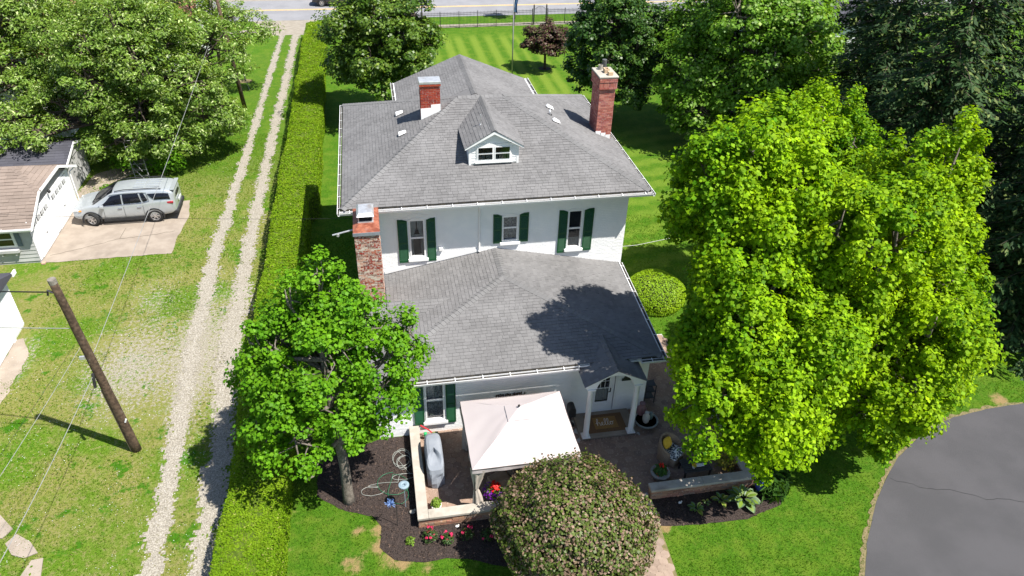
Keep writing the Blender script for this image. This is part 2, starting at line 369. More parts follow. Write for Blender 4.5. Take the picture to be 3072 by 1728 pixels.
# stepping stones
for pl in ([(-13.6, 18.3), (-12.9, 17.75), (-12.3, 17.1), (-12.5, 16.78), (-13.4, 16.95)], [(-12.12, 16.88), (-11.6, 16.5), (-11.25, 16.05), (-11.6, 15.92), (-12.0, 16.1), (-12.33, 16.55)], [(-11.35, 15.8), (-11.03, 15.83), (-10.9, 15.2), (-10.8, 14.5), (-11.45, 14.5), (-11.5, 15.2)]):
    mb = MB(); mb.prism([(px, py, 0.0) for px, py in pl][::-1] if False else [(px, py, 0.0) for px, py in pl], (0, 0, 0.03))
    mb.build('stepping_stone', 'concrete')
for i, (o, lb) in enumerate(zip([o for o in bpy.data.objects if o.name.startswith('stepping_stone')], ('stepping stone slab farthest from the gravel, cut by the picture edge', 'middle stepping stone slab of three in the neighbour grass', 'stepping stone slab nearest the gravel wheel track'))):
    tag(o, lb, 'stepping stone', 'stepping stones in the grass')
sheet('mulch_bed', BED_L, 0.012, 'mulch', 0.03, 0.3)
sheet('mulch_bed', BED_R, 0.012, 'mulch', 0.03, 0.3)
# bark chips on the beds
N = 9000; sx = r_.uniform(-3, 13.5, N); sy = r_.uniform(12.6, 19.5, N); k = inpoly(sx, sy, BED_L) | inpoly(sx, sy, BED_R); sx, sy = sx[k], sy[k]; n = len(sx)
a = r_.uniform(0, 6.28, n); L = r_.uniform(.02, .055, n); W = L * .3; ti = r_.uniform(0, .03, n)
ca, sa = np.cos(a), np.sin(a)
qv = np.stack([np.stack([sx + L * ca * i - W * sa * j, sy + L * sa * i + W * ca * j, 0.016 + ti * (i + 1) / 2 + .012 * (j + 1) / 2], -1) for i, j in ((-1, -1), (1, -1), (1, 1), (-1, 1))], 1).reshape(-1, 3)
M('bark', (0.020, 0.014, 0.012), (0.085, 0.058, 0.045), scale=20, rough=0.95, isl=0.5)
tag(npmesh('bark_chips', qv, 4, 'bark'), 'dark shredded bark covering the planting beds', 'bark', kind='stuff')
# ---------------------------------------------------------------- the white brick house
def MSHINGLE(name, c1, c2, isl):
    m, t, b = base(name); P = pos(t)
    col = mixc(t, ramp(t, noise(t, 120, 2, vec=P), .3, .7), c1, c2)
    col = vary(t, col, rand(t), isl)
    col = mixc(t, mathn(t, 'MULTIPLY', ramp(t, noise(t, .5, 4, vec=P), .4, .7), .35), col, tuple(x * 1.35 for x in c2))
    t.links.new(col, b.inputs['Base Color']); b.inputs['Roughness'].default_value = .95; b.inputs['Specular IOR Level'].default_value = .15
MSHINGLE('shingle', (.120, .117, .118), (.170, .167, .168), .12)
MSHINGLE('cap_shingle_grey', (.120, .118, .119), (.172, .170, .171), .08)
MSHINGLE('shingle_tan', (.172, .136, .114), (.230, .184, .156), .12)
MSHINGLE('shingle_dark', (.05, .05, .062), (.075, .075, .09), .15)
M('white_paint', (.83, .84, .85), (.87, .87, .87), scale=2.5, rough=.55, bump=.08, bscale=30, c3=(.80, .81, .81))
M('white_trim', (.78, .78, .78), (.82, .82, .82), scale=3, rough=.4, spec=.4)
M('gutter_dark_and_eave_shade', (.03, .03, .03), (.07, .06, .045), scale=6, rough=.9)
M('underlay', (.05, .05, .055), (.07, .07, .075), rough=.95)
M('mortar', (.52, .46, .40), (.60, .54, .48), scale=9, rough=.95)
M('mortar_pink', (.50, .36, .31), (.58, .42, .36), scale=9, rough=.95)
M('mortar_grey', (.45, .44, .42), (.52, .51, .48), scale=9, rough=.95)
def MBRICK(name, cols, isl=.15, smear=(.55, .75, (.42, .33, .28))):
    m, t, b = base(name); r = rand(t)
    cr = nd(t, 'ShaderNodeValToRGB'); cr.color_ramp.interpolation = 'CONSTANT'; t.links.new(r, cr.inputs[0])
    while len(cr.color_ramp.elements) < len(cols): cr.color_ramp.elements.new(.5)
    for i, c in enumerate(cols): cr.color_ramp.elements[i].position = i / len(cols); cr.color_ramp.elements[i].color = (*c, 1)
    col = mixc(t, ramp(t, noise(t, 14, 4, vec=pos(t)), smear[0], smear[1]), cr.outputs[0], smear[2])
    col = vary(t, col, noise(t, 40, 3, vec=pos(t)), .25)
    t.links.new(col, b.inputs['Base Color']); b.inputs['Roughness'].default_value = .9; b.inputs['Specular IOR Level'].default_value = .2
MBRICK('old_brick', [(.22, .05, .03), (.30, .085, .05), (.16, .06, .05), (.42, .20, .14), (.45, .25, .18), (.26, .035, .025), (.50, .44, .36), (.24, .15, .11), (.38, .13, .08), (.33, .20, .16), (.52, .34, .26), (.28, .06, .04)], smear=(.46, .66, (.50, .43, .37)))
MBRICK('red_brick', [(.29, .045, .025), (.34, .06, .03), (.25, .035, .022), (.31, .05, .03), (.22, .035, .025)])
MBRICK('pink_brick', [(.36, .12, .09), (.42, .16, .12), (.31, .09, .07), (.46, .19, .145), (.38, .14, .12), (.28, .09, .08)])
MBRICK('wall_stone', [(.30, .17, .11), (.36, .21, .13), (.24, .13, .09), (.40, .26, .17), (.33, .16, .11), (.27, .19, .14)])
MBRICK('paver_tone', [(.24, .165, .125), (.27, .185, .14), (.215, .15, .12), (.25, .175, .135), (.28, .205, .16)])
M('shutter_green', (.006, .065, .022), (.010, .080, .028), scale=6, rough=.45, spec=.4)
M('copper_rust', (.20, .055, .03), (.36, .13, .075), scale=5, rough=.55, spec=.4, c3=(.27, .15, .12), metal=.2)
M('flashing', (.30, .33, .38), (.36, .39, .44), rough=.5, metal=.5)
M('galv', (.50, .51, .53), (.60, .61, .62), scale=7, rough=.45, metal=.6, c3=(.40, .36, .33))
M('dark_hole', (.012, .012, .014), (.02, .02, .022), rough=1)
M('curtain_white', (.52, .52, .53), (.62, .62, .62), scale=30, rough=.95)
M('lace', (.30, .30, .31), (.62, .62, .62), scale=18, rough=.95, lo=.48, hi=.54)
M('room_dark', (.035, .034, .036), (.05, .05, .05), rough=1)
M('coir', (.30, .165, .055), (.38, .21, .075), scale=30, rough=1, bump=1, bscale=120)
M('coir_edge', (.17, .095, .045), (.22, .12, .06), scale=30, rough=1, bump=1, bscale=120)
M('mat_letter', (.78, .72, .64), (.82, .76, .68), rough=1)
M('cast_black', (.018, .018, .02), (.03, .03, .032), rough=.5, spec=.4)
M('clay_tile', (.50, .36, .23), (.56, .41, .27), scale=8, rough=.9)
m, t, b = base('glass')                       # window glass: mirror-like at a glance, dark room behind
b.inputs['Base Color'].default_value = (.02, .024, .028, 1); b.inputs['Roughness'].default_value = .03
tr = nd(t, 'ShaderNodeBsdfTransparent'); tr.inputs[0].default_value = (.72, .75, .76, 1)
gl = nd(t, 'ShaderNodeBsdfGlossy'); gl.inputs['Roughness'].default_value = .02
fr = nd(t, 'ShaderNodeFresnel'); fr.inputs[0].default_value = 1.55
mx = nd(t, 'ShaderNodeMixShader'); t.links.new(mathn(t, 'ADD', fr.outputs[0], .04), mx.inputs[0]); t.links.new(tr.outputs[0], mx.inputs[1]); t.links.new(gl.outputs[0], mx.inputs[2])
t.links.new(mx.outputs[0], t.nodes['Material Output'].inputs[0])

def pane(x0, x1, y, z0, z1): return MB().add([(x0, y, z0), (x1, y, z0), (x1, y, z1), (x0, y, z1)], [(0, 1, 2, 3)])
HOUSE = thing('house', 'large white painted brick house with grey shingle hip roofs and green shutters', 'house', (4.3, 25.0, 0))
WY, WXL, WXR, WYB = 25.04, -.94, 9.72, 34.5         # upper block walls
FY, FXL, FXR = 19.2, -.9, 9.09                       # front wing walls
def clip2(poly, a, b_):
    """keep the part of a 2D polygon left of the line a->b"""
    out = []; n = len(poly)
    s = lambda p: (b_[0] - a[0]) * (p[1] - a[1]) - (b_[1] - a[1]) * (p[0] - a[0])
    for i in range(n):
        p, q_ = poly[i], poly[(i + 1) % n]; sp_, sq = s(p), s(q_)
        if sp_ >= 0: out.append(p)
        if sp_ * sq < 0:
            f = sp_ / (sp_ - sq); out.append((p[0] + (q_[0] - p[0]) * f, p[1] + (q_[1] - p[1]) * f))
    return out
class Plane:
    """a roof plane: convex 3D outline, first edge = eave (left to right seen from outside)"""
    def __init__(s, pts, holes=()):
        s.p = [Vector(p) for p in pts]; s.o = s.p[0]
        s.u = (s.p[1] - s.p[0]).normalized()
        nrm = s.u.cross(s.p[2] - s.p[0]).normalized()
        if nrm.z < 0: nrm = -nrm
        s.n = nrm; s.w = nrm.cross(s.u).normalized()
        if s.w.z < 0: s.w = -s.w
        s.q = [((p - s.o).dot(s.u), (p - s.o).dot(s.w)) for p in s.p]
        a = sum(s.q[i][0] * s.q[(i + 1) % len(s.q)][1] - s.q[(i + 1) % len(s.q)][0] * s.q[i][1] for i in range(len(s.q)))
        if a < 0: s.q = s.q[::-1]
        s.holes = holes
    def at(s, a, c, h=0.0): return s.o + s.u * a + s.w * c + s.n * h
def shingle_prism(pl, poly, c0, ex, th):
    f = lambda c: th * (1 - (c - c0) / ex) + .004
    top = [pl.at(a, c, f(c)) for a, c in poly]; bot = [pl.at(a, c, -.004) for a, c in poly]; n = len(poly)
    return top + bot, [tuple(range(n))] + [(i, n + i, n + (i + 1) % n, (i + 1) % n) for i in range(n)]
def shingles(planes, parent, mat, under, nsingle=0, ex=.142, wmin=.13, wmax=.30, seed=1, thick=.012, rootob=None, near=None):
    """lays courses of tabs over roof planes; the nsingle nearest ones become objects, the rest one part"""
    R = random.Random(seed); items = []; um = MB()
    for pl in planes:
        um.add([tuple(p) for p in pl.p], [tuple(range(len(pl.p)))])
        cs = [c for _, c in pl.q]; cmin, cmax = min(cs), max(cs); row = 0; c = cmin - .02
        while c < cmax:
            as_ = [a for a, cc in pl.q]; a = min(as_) - R.random() * wmax; amax = max(as_)
            while a < amax:
                wd = R.uniform(wmin, wmax); poly = [(a + .003, c), (a + wd - .003, c), (a + wd - .003, c + ex), (a + .003, c + ex)]
                a += wd
                nq = len(pl.q)
                for i in range(nq):
                    poly = clip2(poly, pl.q[i], pl.q[(i + 1) % nq])
                    if len(poly) < 3: break
                if len(poly) < 3: continue
                mid = pl.at(sum(p[0] for p in poly) / len(poly), sum(p[1] for p in poly) / len(poly))
                if any(h(mid) for h in pl.holes): continue
                ar = abs(sum(poly[i][0] * poly[(i + 1) % len(poly)][1] - poly[(i + 1) % len(poly)][0] * poly[i][1] for i in range(len(poly)))) / 2
                if ar < .0015: continue
                items.append((mid, pl, poly, c, R.uniform(.4, 1.0) * thick if R.random() < .5 else thick * 1.3))
            c += ex; row += 1
    um.build('underlay', 'underlay' if under is None else under, parent)
    ok = near or (lambda p: True)
    order = sorted(range(len(items)), key=lambda i: (0 if ok(items[i][0]) else 1, (items[i][0] - CAMP).length))
    single = set(order[:nsingle])
    rest = MB()
    for i, (mid, pl, poly, c, th) in enumerate(items):
        vs, fs = shingle_prism(pl, poly, c, ex, th)
        if i in single: MB().add(vs, fs).build('shingle', mat, parent)
        else: rest.add(vs, fs)
    if rest.f: tag(rest.build('shingle_courses', mat, parent), kind='stuff')
    return len(items)
def caps(path0, path1, nl, nr, parent, mat, step=.15, w=.15, length=.27):
    """folded cap shingles up a hip or along a ridge; nl, nr: the two roof normals"""
    a, b_ = Vector(path0), Vector(path1); d = (b_ - a); L = d.length; d.normalize()
    nl, nr = Vector(nl).normalized(), Vector(nr).normalized()
    l = d.cross(nl); l = l if l.dot(nr) < l.dot(nl) else l
    tl = nl.cross(d); tr_ = d.cross(nr)
    up = (nl + nr).normalized()
    # pick the directions that fall away from the ridge
    if tl.dot(Vector((0, 0, 1))) > 0 and tl.z > .001: tl = -tl
    if tr_.z > .001: tr_ = -tr_
    if tl.dot(tr_) > .98: tl = -tl
    me = MB(); h0, h1 = .034, .012
    def pt(sv, t_, h): return tuple(t_ * sv + up * h)
    top = []
    for f, h in ((0, h0), (length, h1)):
        base_ = d * f
        top += [base_ + tl * w + up * (h - .006), base_ + up * (h + .012), base_ + tr_ * w + up * (h - .006)]
    bot = [p - up * .022 for p in top]
    me.add(top + bot, [(0, 1, 4, 3), (1, 2, 5, 4), (0, 6, 7, 1), (1, 7, 8, 2), (0, 3, 9, 6), (2, 8, 11, 5)])
    mesh = None; n = int(L / step)
    off = rootof(parent).location
    for i in range(n):
        if mesh is None:
            o = me.build('cap_shingle', mat, parent, world=False); mesh = o.data
        else: o = link('cap_shingle', mesh, mat, parent)
        o.location = a + d * (i * step) - off
def gutter(p0, p1, out, parent, w=.12, h=.11, ends=True, strap=.95, name='gutter'):
    """open trough along an eave, with hanger straps"""
    a, b_ = Vector(p0), Vector(p1); d = (b_ - a).normalized(); o = Vector(out).normalized(); L = (b_ - a).length
    # p0..p1 is the outer top lip; the trough hangs inwards
    prof = [(0, 0), (-.004, -.03), (-.03, -h), (-w, -h), (-w, 0), (-w + .006, 0), (-w + .006, -h + .006), (-.034, -h + .006), (-.012, -.03), (-.014, 0)]
    pts = [[a + d * s_ + o * x + Vector((0, 0, z)) for x, z in prof] for s_ in (0, L)]
    n = len(prof); mb = MB(); mb.add(pts[0] + pts[1], [(i, (i + 1) % n, n + (i + 1) % n, n + i) for i in range(n)] + [tuple(range(n)), tuple(range(2 * n - 1, n - 1, -1))])
    g_ = mb.build(name, 'white_trim', parent)
    db = MB(); q_ = [a + d * .02 + o * -.02 + Vector((0, 0, -.03)), b_ - d * .02 + o * -.02 + Vector((0, 0, -.03)), b_ - d * .02 + o * (-w + .008) + Vector((0, 0, -h * .5)), a + d * .02 + o * (-w + .008) + Vector((0, 0, -h * .5))]
    db.add(q_, [(0, 1, 2, 3)]); db.build('leaf_litter', 'gutter_dark_and_eave_shade', g_)
    k = strap * .4
    while k < L:
        c = a + d * k; s_ = MB()
        s_.add([c + d * -.012 + o * .006 + Vector((0, 0, .004)), c + d * .012 + o * .006 + Vector((0, 0, .004)), c + d * .012 + o * (-w - .05) + Vector((0, 0, .03)), c + d * -.012 + o * (-w - .05) + Vector((0, 0, .03)),
                c + d * -.012 + o * .006, c + d * .012 + o * .006, c + d * .012 + o * (-w - .05) + Vector((0, 0, .024)), c + d * -.012 + o * (-w - .05) + Vector((0, 0, .024))],
               [(0, 1, 2, 3), (7, 6, 5, 4), (0, 4, 5, 1), (1, 5, 6, 2), (2, 6, 7, 3), (3, 7, 4, 0)])
        s_.build('strap', 'white_trim', g_); k += strap
    return g_
def brickface(mb_list, o, ux, uz, nrm, W, Hh, bl=.205, bh=.068, j=.010, proud=.006, holes=(), jit=.0015, R=None, depth=.03):
    """bricks in running bond over a rectangle; each brick is appended to mb_list as (centre, verts, faces)"""
    R = R or random.Random(2); o, ux, uz, nrm = Vector(o), Vector(ux), Vector(uz), Vector(nrm)
    z = 0; row = 0
    while z + bh * .5 < Hh:
        z1 = min(z + bh, Hh); x = -(bl + j) / 2 if row % 2 else 0.0
        while x < W:
            x0, x1 = max(x, 0), min(x + bl, W)
            if x1 - x0 > .03 and not any(h(x0, x1, z, z1) for h in holes):
                p = proud + R.uniform(-jit, jit)
                c = [o + ux * a + uz * b2 + nrm * p for a, b2 in ((x0, z), (x1, z), (x1, z1), (x0, z1))]
                k = [o + ux * a + uz * b2 - nrm * depth * .1 for a, b2 in ((x0, z), (x1, z), (x1, z1), (x0, z1))]
                mb_list.append((c[0].lerp(c[2], .5), c + k, [(0, 1, 2, 3), (0, 4, 5, 1), (1, 5, 6, 2), (2, 6, 7, 3), (3, 7, 4, 0)]))
            x += bl + j
        z += bh + j; row += 1
def put_bricks(lst, parent, mat, nsingle=0, name='brick'):
    order = sorted(range(len(lst)), key=lambda i: (lst[i][0] - CAMP).length); single = set(order[:nsingle]); rest = MB()
    for i, (c, vs, fs) in enumerate(lst):
        if i in single: MB().add(vs, fs).build(name, mat, parent)
        else: rest.add(vs, fs)
    if rest.f: tag(rest.build(name + '_courses', mat, parent), kind='stuff')
# ---- walls
def wallbox(x0, x1, y0, y1, z0, z1, name='wall'):
    return MB().box(x0, x1, y0, y1, z0, z1).build(name, 'white_paint', HOUSE)
class Opening:
    def __init__(s, x0, x1, z0, z1): s.b = (x0, x1, z0, z1)
UW = [Opening(.86, 1.48, 3.92, 5.66), Opening(4.55, 5.20, 4.38, 5.55), Opening(7.25, 7.86, 3.84, 5.62)]
def wall_with_holes(x0, x1, y, thick, z0, z1, ops, name='wall'):
    """front wall facing -Y, cut into boxes round its openings"""
    mb = MB(); xs_ = sorted({x0, x1, *[o.b[0] for o in ops], *[o.b[1] for o in ops]})
    for a, c in zip(xs_[:-1], xs_[1:]):
        h = [o for o in ops if o.b[0] <= a + 1e-6 and o.b[1] >= c - 1e-6]
        zz_ = z0
        for o in sorted(h, key=lambda o: o.b[2]):
            mb.box(a, c, y, y + thick, zz_, o.b[2]); zz_ = o.b[3]
        mb.box(a, c, y, y + thick, zz_, z1)
    return mb.build(name, 'white_paint', HOUSE)
uw = wall_with_holes(WXL, WXR, WY, .25, 2.6, 6.46, UW)
bl = []; hol = lambda ops, ox: [lambda a, c, z, z1, o=o: a + ox < o.b[1] + .02 and c + ox > o.b[0] - .02 and z + OZ < o.b[3] + .03 and z1 + OZ > o.b[2] - .02 for o in ops]
OZ = 2.9
brickface(bl, (WXL, WY, OZ), (1, 0, 0), (0, 0, 1), (0, -1, 0), WXR - WXL, 3.5, holes=hol(UW, WXL), proud=.004, jit=.002)
put_bricks(bl, uw, 'white_paint', 0, 'painted_brick')
wallbox(WXL, WXL + .25, WY + .26, WYB, 0, 6.46); wr = wallbox(WXR - .25, WXR, WY + .26, WYB, 0, 6.46); wallbox(WXL, WXR, WYB, WYB + .2, 0, 6.46)
bl = []; brickface(bl, (WXR, WY, 0), (0, 1, 0), (0, 0, 1), (1, 0, 0), WYB - WY, 6.4, proud=.005); put_bricks(bl, wr, 'white_paint', 0, 'painted_brick')
WW = [Opening(.84, 1.54, .62, 2.46), Opening(6.98, 7.86, .17, 2.16)]
ww = wall_with_holes(FXL, FXR, FY, .25, 0, 2.90, WW)
bl = []; OZ = .12
brickface(bl, (FXL, FY, OZ), (1, 0, 0), (0, 0, 1), (0, -1, 0), FXR - FXL, 2.7, holes=hol(WW, FXL), proud=.004, jit=.002)
put_bricks(bl, ww, 'white_paint', 0, 'painted_brick')
MB().prism([(FXR, FY + .25, 0), (FXR + .24, WY, 0), (FXR, WY, 0), (FXR - .25, FY + .25, 0)], (0, 0, 2.9)).build('wall', 'white_paint', HOUSE)
wallbox(FXL, FXL + .25, FY + .26, WY - .01, 0, 2.9)
wallbox(1.25, 8.05, WYB + .21, 39.45, 0, 5.9)     # rear wing body
# ---- upper hip roof
EX0, EX1, EY0, EY1, EZ = -1.56, 10.34, 24.46, 35.11, 6.60
RL, RR = Vector((3.40, 29.78, 8.74)), Vector((5.33, 29.78, 8.74))
c00, c10, c11, c01 = Vector((EX0, EY0, EZ)), Vector((EX1, EY0, EZ)), Vector((EX1, EY1, EZ)), Vector((EX0, EY1, EZ))
in_dormer = lambda p: 3.40 < p.x < 5.33 and 26.2 < p.y < 27.6 or (abs(p.x - 4.37) < .97 - (p.y - 27.4) * .36 and 27.3 < p.y < 29.9)
in_small = lambda p: 1.84 < p.x < 2.58 and 29.18 < p.y < 29.65
in_right = lambda p: 9.48 < p.x < 10.15 and 29.36 < p.y < 30.45
upper = [Plane([c00, c10, RR, RL]), Plane([c01, c00, RL], (in_small,)), Plane([c10, c11, RR], (in_right,)), Plane([c11, c01, RL, RR])]
roof = tag(thing('roof', '', ''), None); 
for k_ in ('label', 'category'):
    if k_ in roof: del roof[k_]
roof.parent = HOUSE; roof.name = 'roof'
def sub(name, parent=HOUSE):
    o = bpy.data.objects.new(name, None); COL.objects.link(o); o.empty_display_size = .1; o.parent = parent; return o
front_only = lambda p: p.y < 24.4 and p.z < 4.2
shingles(upper, roof, 'shingle', None, 0, seed=3)
NU = [p.n for p in upper]
for a, b_, i, j in ((c00, RL, 0, 1), (c10, RR, 2, 0), (c01, RL, 1, 3), (c11, RR, 3, 2), (RL, RR, 3, 0)):
    caps(a, b_, NU[i], NU[j], roof, 'cap_shingle_grey', step=.19, w=.16)
MB().box(EX0 - .02, EX1 + .02, EY0 - .02, EY1 + .02, 6.44, 6.47).build('soffit', 'white_trim', roof)
fm = MB()
for (x0, x1, y0, y1) in ((EX0 - .02, EX1 + .02, EY0 - .05, EY0 - .02), (EX0 - .02, EX1 + .02, EY1 + .02, EY1 + .05), (EX0 - .05, EX0 - .021, EY0 - .05, EY1 + .05), (EX1 + .021, EX1 + .05, EY0 - .05, EY1 + .05)): fm.box(x0, x1, y0, y1, 6.43, 6.50)
fm.build('fascia', 'white_trim', roof)
fm = MB(); fm.box(EX0, EX1, EY0 - .04, EY0 - .02, 6.501, 6.597).box(EX0 - .04, EX0 - .02, EY0, EY1, 6.501, 6.597).box(EX1 + .02, EX1 + .04, EY0, EY1, 6.501, 6.597); fm.build('eave_shade_board', 'gutter_dark_and_eave_shade', roof)  # dark strip behind the gutters: shade under the shingle edge put in as colour
gutter((-1.66, 24.25, 6.545), (10.44, 24.25, 6.545), (0, -1, 0), HOUSE, w=.16); gutter((-1.73, 24.25, 6.55), (-1.73, 35.2, 6.55), (-1, 0, 0), HOUSE, w=.09); gutter((10.51, 24.25, 6.55), (10.51, 35.2, 6.55), (1, 0, 0), HOUSE, w=.09)
for x_ in (.66, 1.64, 4.41, 5.38, 7.12, 8.08, 9.2, 9.45):
    MB().box(x_ - .05, x_ + .05, WY - .2, WY + .01, 6.24, 6.44).box(x_ - .045, x_ + .045, WY - .1, WY + .01, 6.14, 6.239).build('eave_bracket', 'white_trim', HOUSE)
# ---- wing hip roof with its cross gable
A_, W_ = Vector((4.28, 22.99, 4.10)), Vector((4.28, WY, 4.10))
fl, fr_, br, bl_ = Vector((-1.30, 18.76, 3.0)), Vector((9.30, 18.76, 3.0)), Vector((9.62, WY, 2.93)), Vector((-1.30, WY, 3.0))
CR0, CR1, CV = Vector((-1.30, 22.45, 3.70)), Vector((2.24, 22.45, 3.70)), Vector((-1.30, 20.59, 3.0))
wl_z = lambda x: 3.0 + (x + 1.30) * 1.1 / 5.58
in_chim = lambda p: -1.14 < p.x < -.24 and 22.48 < p.y < 24.26
in_cross = lambda p: p.x < 2.2 and p.y < 22.45 + .8 * (2.24 - p.x) / 3.54 and p.y > 22.45 - 1.86 * (2.24 - p.x) / 3.54
in_porch = lambda p: abs(p.x - 7.37) < (1.10 if p.y < 18.9 else .95 * (19.96 - p.y) / 1.06) and p.y < 19.9
wing = [Plane([fl, fr_, A_]), Plane([bl_, fl, A_, W_], (in_chim,)), Plane([fr_, br, W_, A_])]
roof2 = sub('roof')
vis = lambda p: p.y < 21.6 and p.x > 2.0
shingles(wing, roof2, 'shingle', None, 280, seed=5, near=vis)
cb = Vector((-1.30, 23.25, 3.0))
cross = [Plane([CV, CV + Vector((.001, 0, 0)), CR1, CR0][0:1] + [Vector((-1.30, 20.59, 3.0)), CR1, CR0][1:] if False else [Vector((-1.3, 20.59, 3.0)), Vector((-1.299, 20.59, 3.0)), CR1, CR0], (in_chim,)), Plane([CR1, CR0, cb], (in_chim,))]
shingles(cross, roof2, 'shingle', None, 0, seed=6)
NW = [p.n for p in wing]
caps(fl, A_, NW[0], NW[1], roof2, 'cap_shingle_grey', w=.16, step=.17); caps(fr_, A_, NW[2], NW[0], roof2, 'cap_shingle_grey', w=.16, step=.17); caps(A_, W_, NW[1], NW[2], roof2, 'cap_shingle_grey', w=.16, step=.17)
MB().prism([(-1.28, 18.80, 2.9), (9.28, 18.80, 2.9), (9.6, WY - .01, 2.9), (-1.28, WY - .01, 2.9)], (0, 0, .03)).build('soffit', 'white_trim', roof2)
fm = MB(); fm.box(-1.30, 9.30, 18.73, 18.758, 2.86, 2.92); fm.prism([(9.302, 18.75, 2.86), (9.33, 18.75, 2.86), (9.65, WY - .01, 2.86), (9.622, WY - .01, 2.86)], (0, 0, .13)); fm.build('fascia', 'white_trim', roof2)
MB().box(-1.28, 6.2, 18.735, 18.756, 2.921, 2.993).box(8.55, 9.28, 18.735, 18.756, 2.921, 2.993).build('eave_shade_board', 'gutter_dark_and_eave_shade', roof2)  # same dark strip on the wing, its colour standing in for eave shade
gutter((-1.35, 18.56, 2.95), (6.22, 18.56, 2.95), (0, -1, 0), HOUSE, w=.16); gutter((8.52, 18.56, 2.95), (9.45, 18.56, 2.95), (0, -1, 0), HOUSE, w=.16)
gutter((9.46, 18.62, 3.0), (9.78, WY - .03, 2.94), (1, -.05, 0), HOUSE)
# white step flashing board where the wing roof meets the upper wall, and the gutter board on its left slope
MB().prism([(-.2, WY - .035, wl_z(-.2) + .05), (3.62, WY - .035, wl_z(3.62) + .05), (3.62, WY - .035, wl_z(3.62) + .16), (-.2, WY - .035, wl_z(-.2) + .16)], (0, .03, 0)).build('flashing_board', 'white_trim', HOUSE)
MB().tube([(3.66, 24.42, 6.47), (3.66, 24.5, 6.40), (3.64, WY - .06, 6.05), (3.62, WY - .06, 4.10), (3.62, WY - .12, 4.05)], .042, 8).build('downspout', 'white_trim', HOUSE)
MB().box(3.56, 3.72, 24.32, 24.44, 6.32, 6.5).build('gutter_outlet', 'white_trim', HOUSE)
MB().bevbox(2.0, 2.16, WY - .10, WY - .008, 4.20, 4.36, .01).build('vent_box', 'white_trim', HOUSE)
# ---- rear wing gable
g0, g1 = Vector((1.06, 34.9, 6.0)), Vector((1.06, 39.65, 6.0)); h0, h1 = Vector((8.28, 34.9, 6.0)), Vector((8.28, 39.65, 6.0)); q0, q1 = Vector((4.66, 33.0, 7.45)), Vector((4.66, 39.65, 7.45))
gA = Vector((1.06, 34.5, 6.0)); hA = Vector((8.28, 34.5, 6.0)); qA = Vector((4.66, 34.5, 7.45))
roof3 = sub('roof')
rear = [Plane([g1, gA, qA, q1]), Plane([hA, h1, q1, qA]), Plane([gA, gA + Vector((.001, 0, 0)), qA, q0]) if False else Plane([gA, qA, q0]), Plane([qA, hA, q0])]
shingles(rear[:2], roof3, 'shingle', None, 0, seed=8)
bm_ = MB(); bm_.add([gA, qA, q0], [(0, 1, 2)]); bm_.add([hA, q0, qA], [(0, 1, 2)]); bm_.build('underlay', 'shingle', roof3)
caps(Vector((4.66, 33.6, 7.45)), q1, rear[0].n, rear[1].n, roof3, 'cap_shingle_grey', w=.17, step=.19)
MB().prism([(1.2, 39.46, 5.88), (8.12, 39.46, 5.88), (4.66, 39.46, 7.36)], (0, .05, 0)).build('gable', 'white_paint', roof3)
MB().box(.98, 1.16, 35.2, 39.66, 5.84, 5.985).build('eave_box', 'white_trim', roof3); MB().box(8.18, 8.36, 35.2, 39.66, 5.84, 5.985).build('eave_box', 'white_trim', roof3)
gutter((.86, 35.25, 6.02), (.86, 39.7, 6.02), (-1, 0, 0), HOUSE, w=.14); gutter((8.50, 35.25, 6.02), (8.50, 39.7, 6.02), (1, 0, 0), HOUSE, w=.14)
MB().prism([(.2, 35.4, 4.9), (.78, 35.4, 5.35), (.78, 38.6, 5.35), (.2, 38.6, 4.9)], (0, 0, .05)).build('lean_to_roof', 'shingle', HOUSE)
# ---- roof vents and pipes
def roof_vent(x_, y_, z_, dx_, dz_, ang=0):
    mb = MB(); L_, W_2 = .17, .12
    d = Vector((dx_, 0, dz_)).normalized(); e_ = Vector((0, 1, 0)); n_ = d.cross(e_); n_ = n_ if n_.z > 0 else -n_
    o = Vector((x_, y_, z_)) + n_ * .05
    P_ = lambda a, c, h: o + d * a + e_ * c + n_ * h
    a_ = [P_(-L_, -W_2, 0), P_(L_, -W_2, 0), P_(L_, W_2, 0), P_(-L_, W_2, 0), P_(-L_ * .75, -W_2 * .8, .09), P_(L_ * .8, -W_2 * .8, .05), P_(L_ * .8, W_2 * .8, .05), P_(-L_ * .75, W_2 * .8, .09)]
    mb.add(a_, [(4, 5, 6, 7), (0, 1, 5, 4), (1, 2, 6, 5), (2, 3, 7, 6), (3, 0, 4, 7)])
    o1 = mb.build('roof_vent', 'white_trim', HOUSE)
    MB().add([P_(-L_ * .8, -W_2 * .8, -.04), P_(L_ * .8, -W_2 * .8, -.04), P_(L_ * .8, W_2 * .8, -.04), P_(-L_ * .8, W_2 * .8, -.04), P_(-L_ * .8, -W_2 * .8, .0), P_(L_ * .8, -W_2 * .8, .0), P_(L_ * .8, W_2 * .8, .0), P_(-L_ * .8, W_2 * .8, .0)], [(0, 1, 5, 4), (1, 2, 6, 5), (2, 3, 7, 6), (3, 0, 4, 7)]).build('vent_throat', 'dark_hole', o1)
ul = lambda x_: 6.6 + (x_ - EX0) * 2.14 / 4.96; ur = lambda x_: 6.6 + (EX1 - x_) * 2.14 / 5.01; uf = lambda y_: 6.6 + (y_ - EY0) * 2.14 / 5.32
roof_vent(.98, 30.75, ul(.98), 1, .43); roof_vent(.98, 28.55, ul(.98), 1, .43); roof_vent(7.55, 30.45, ur(7.55), 1, -.43); roof_vent(7.45, 28.75, ur(7.45), 1, -.43)
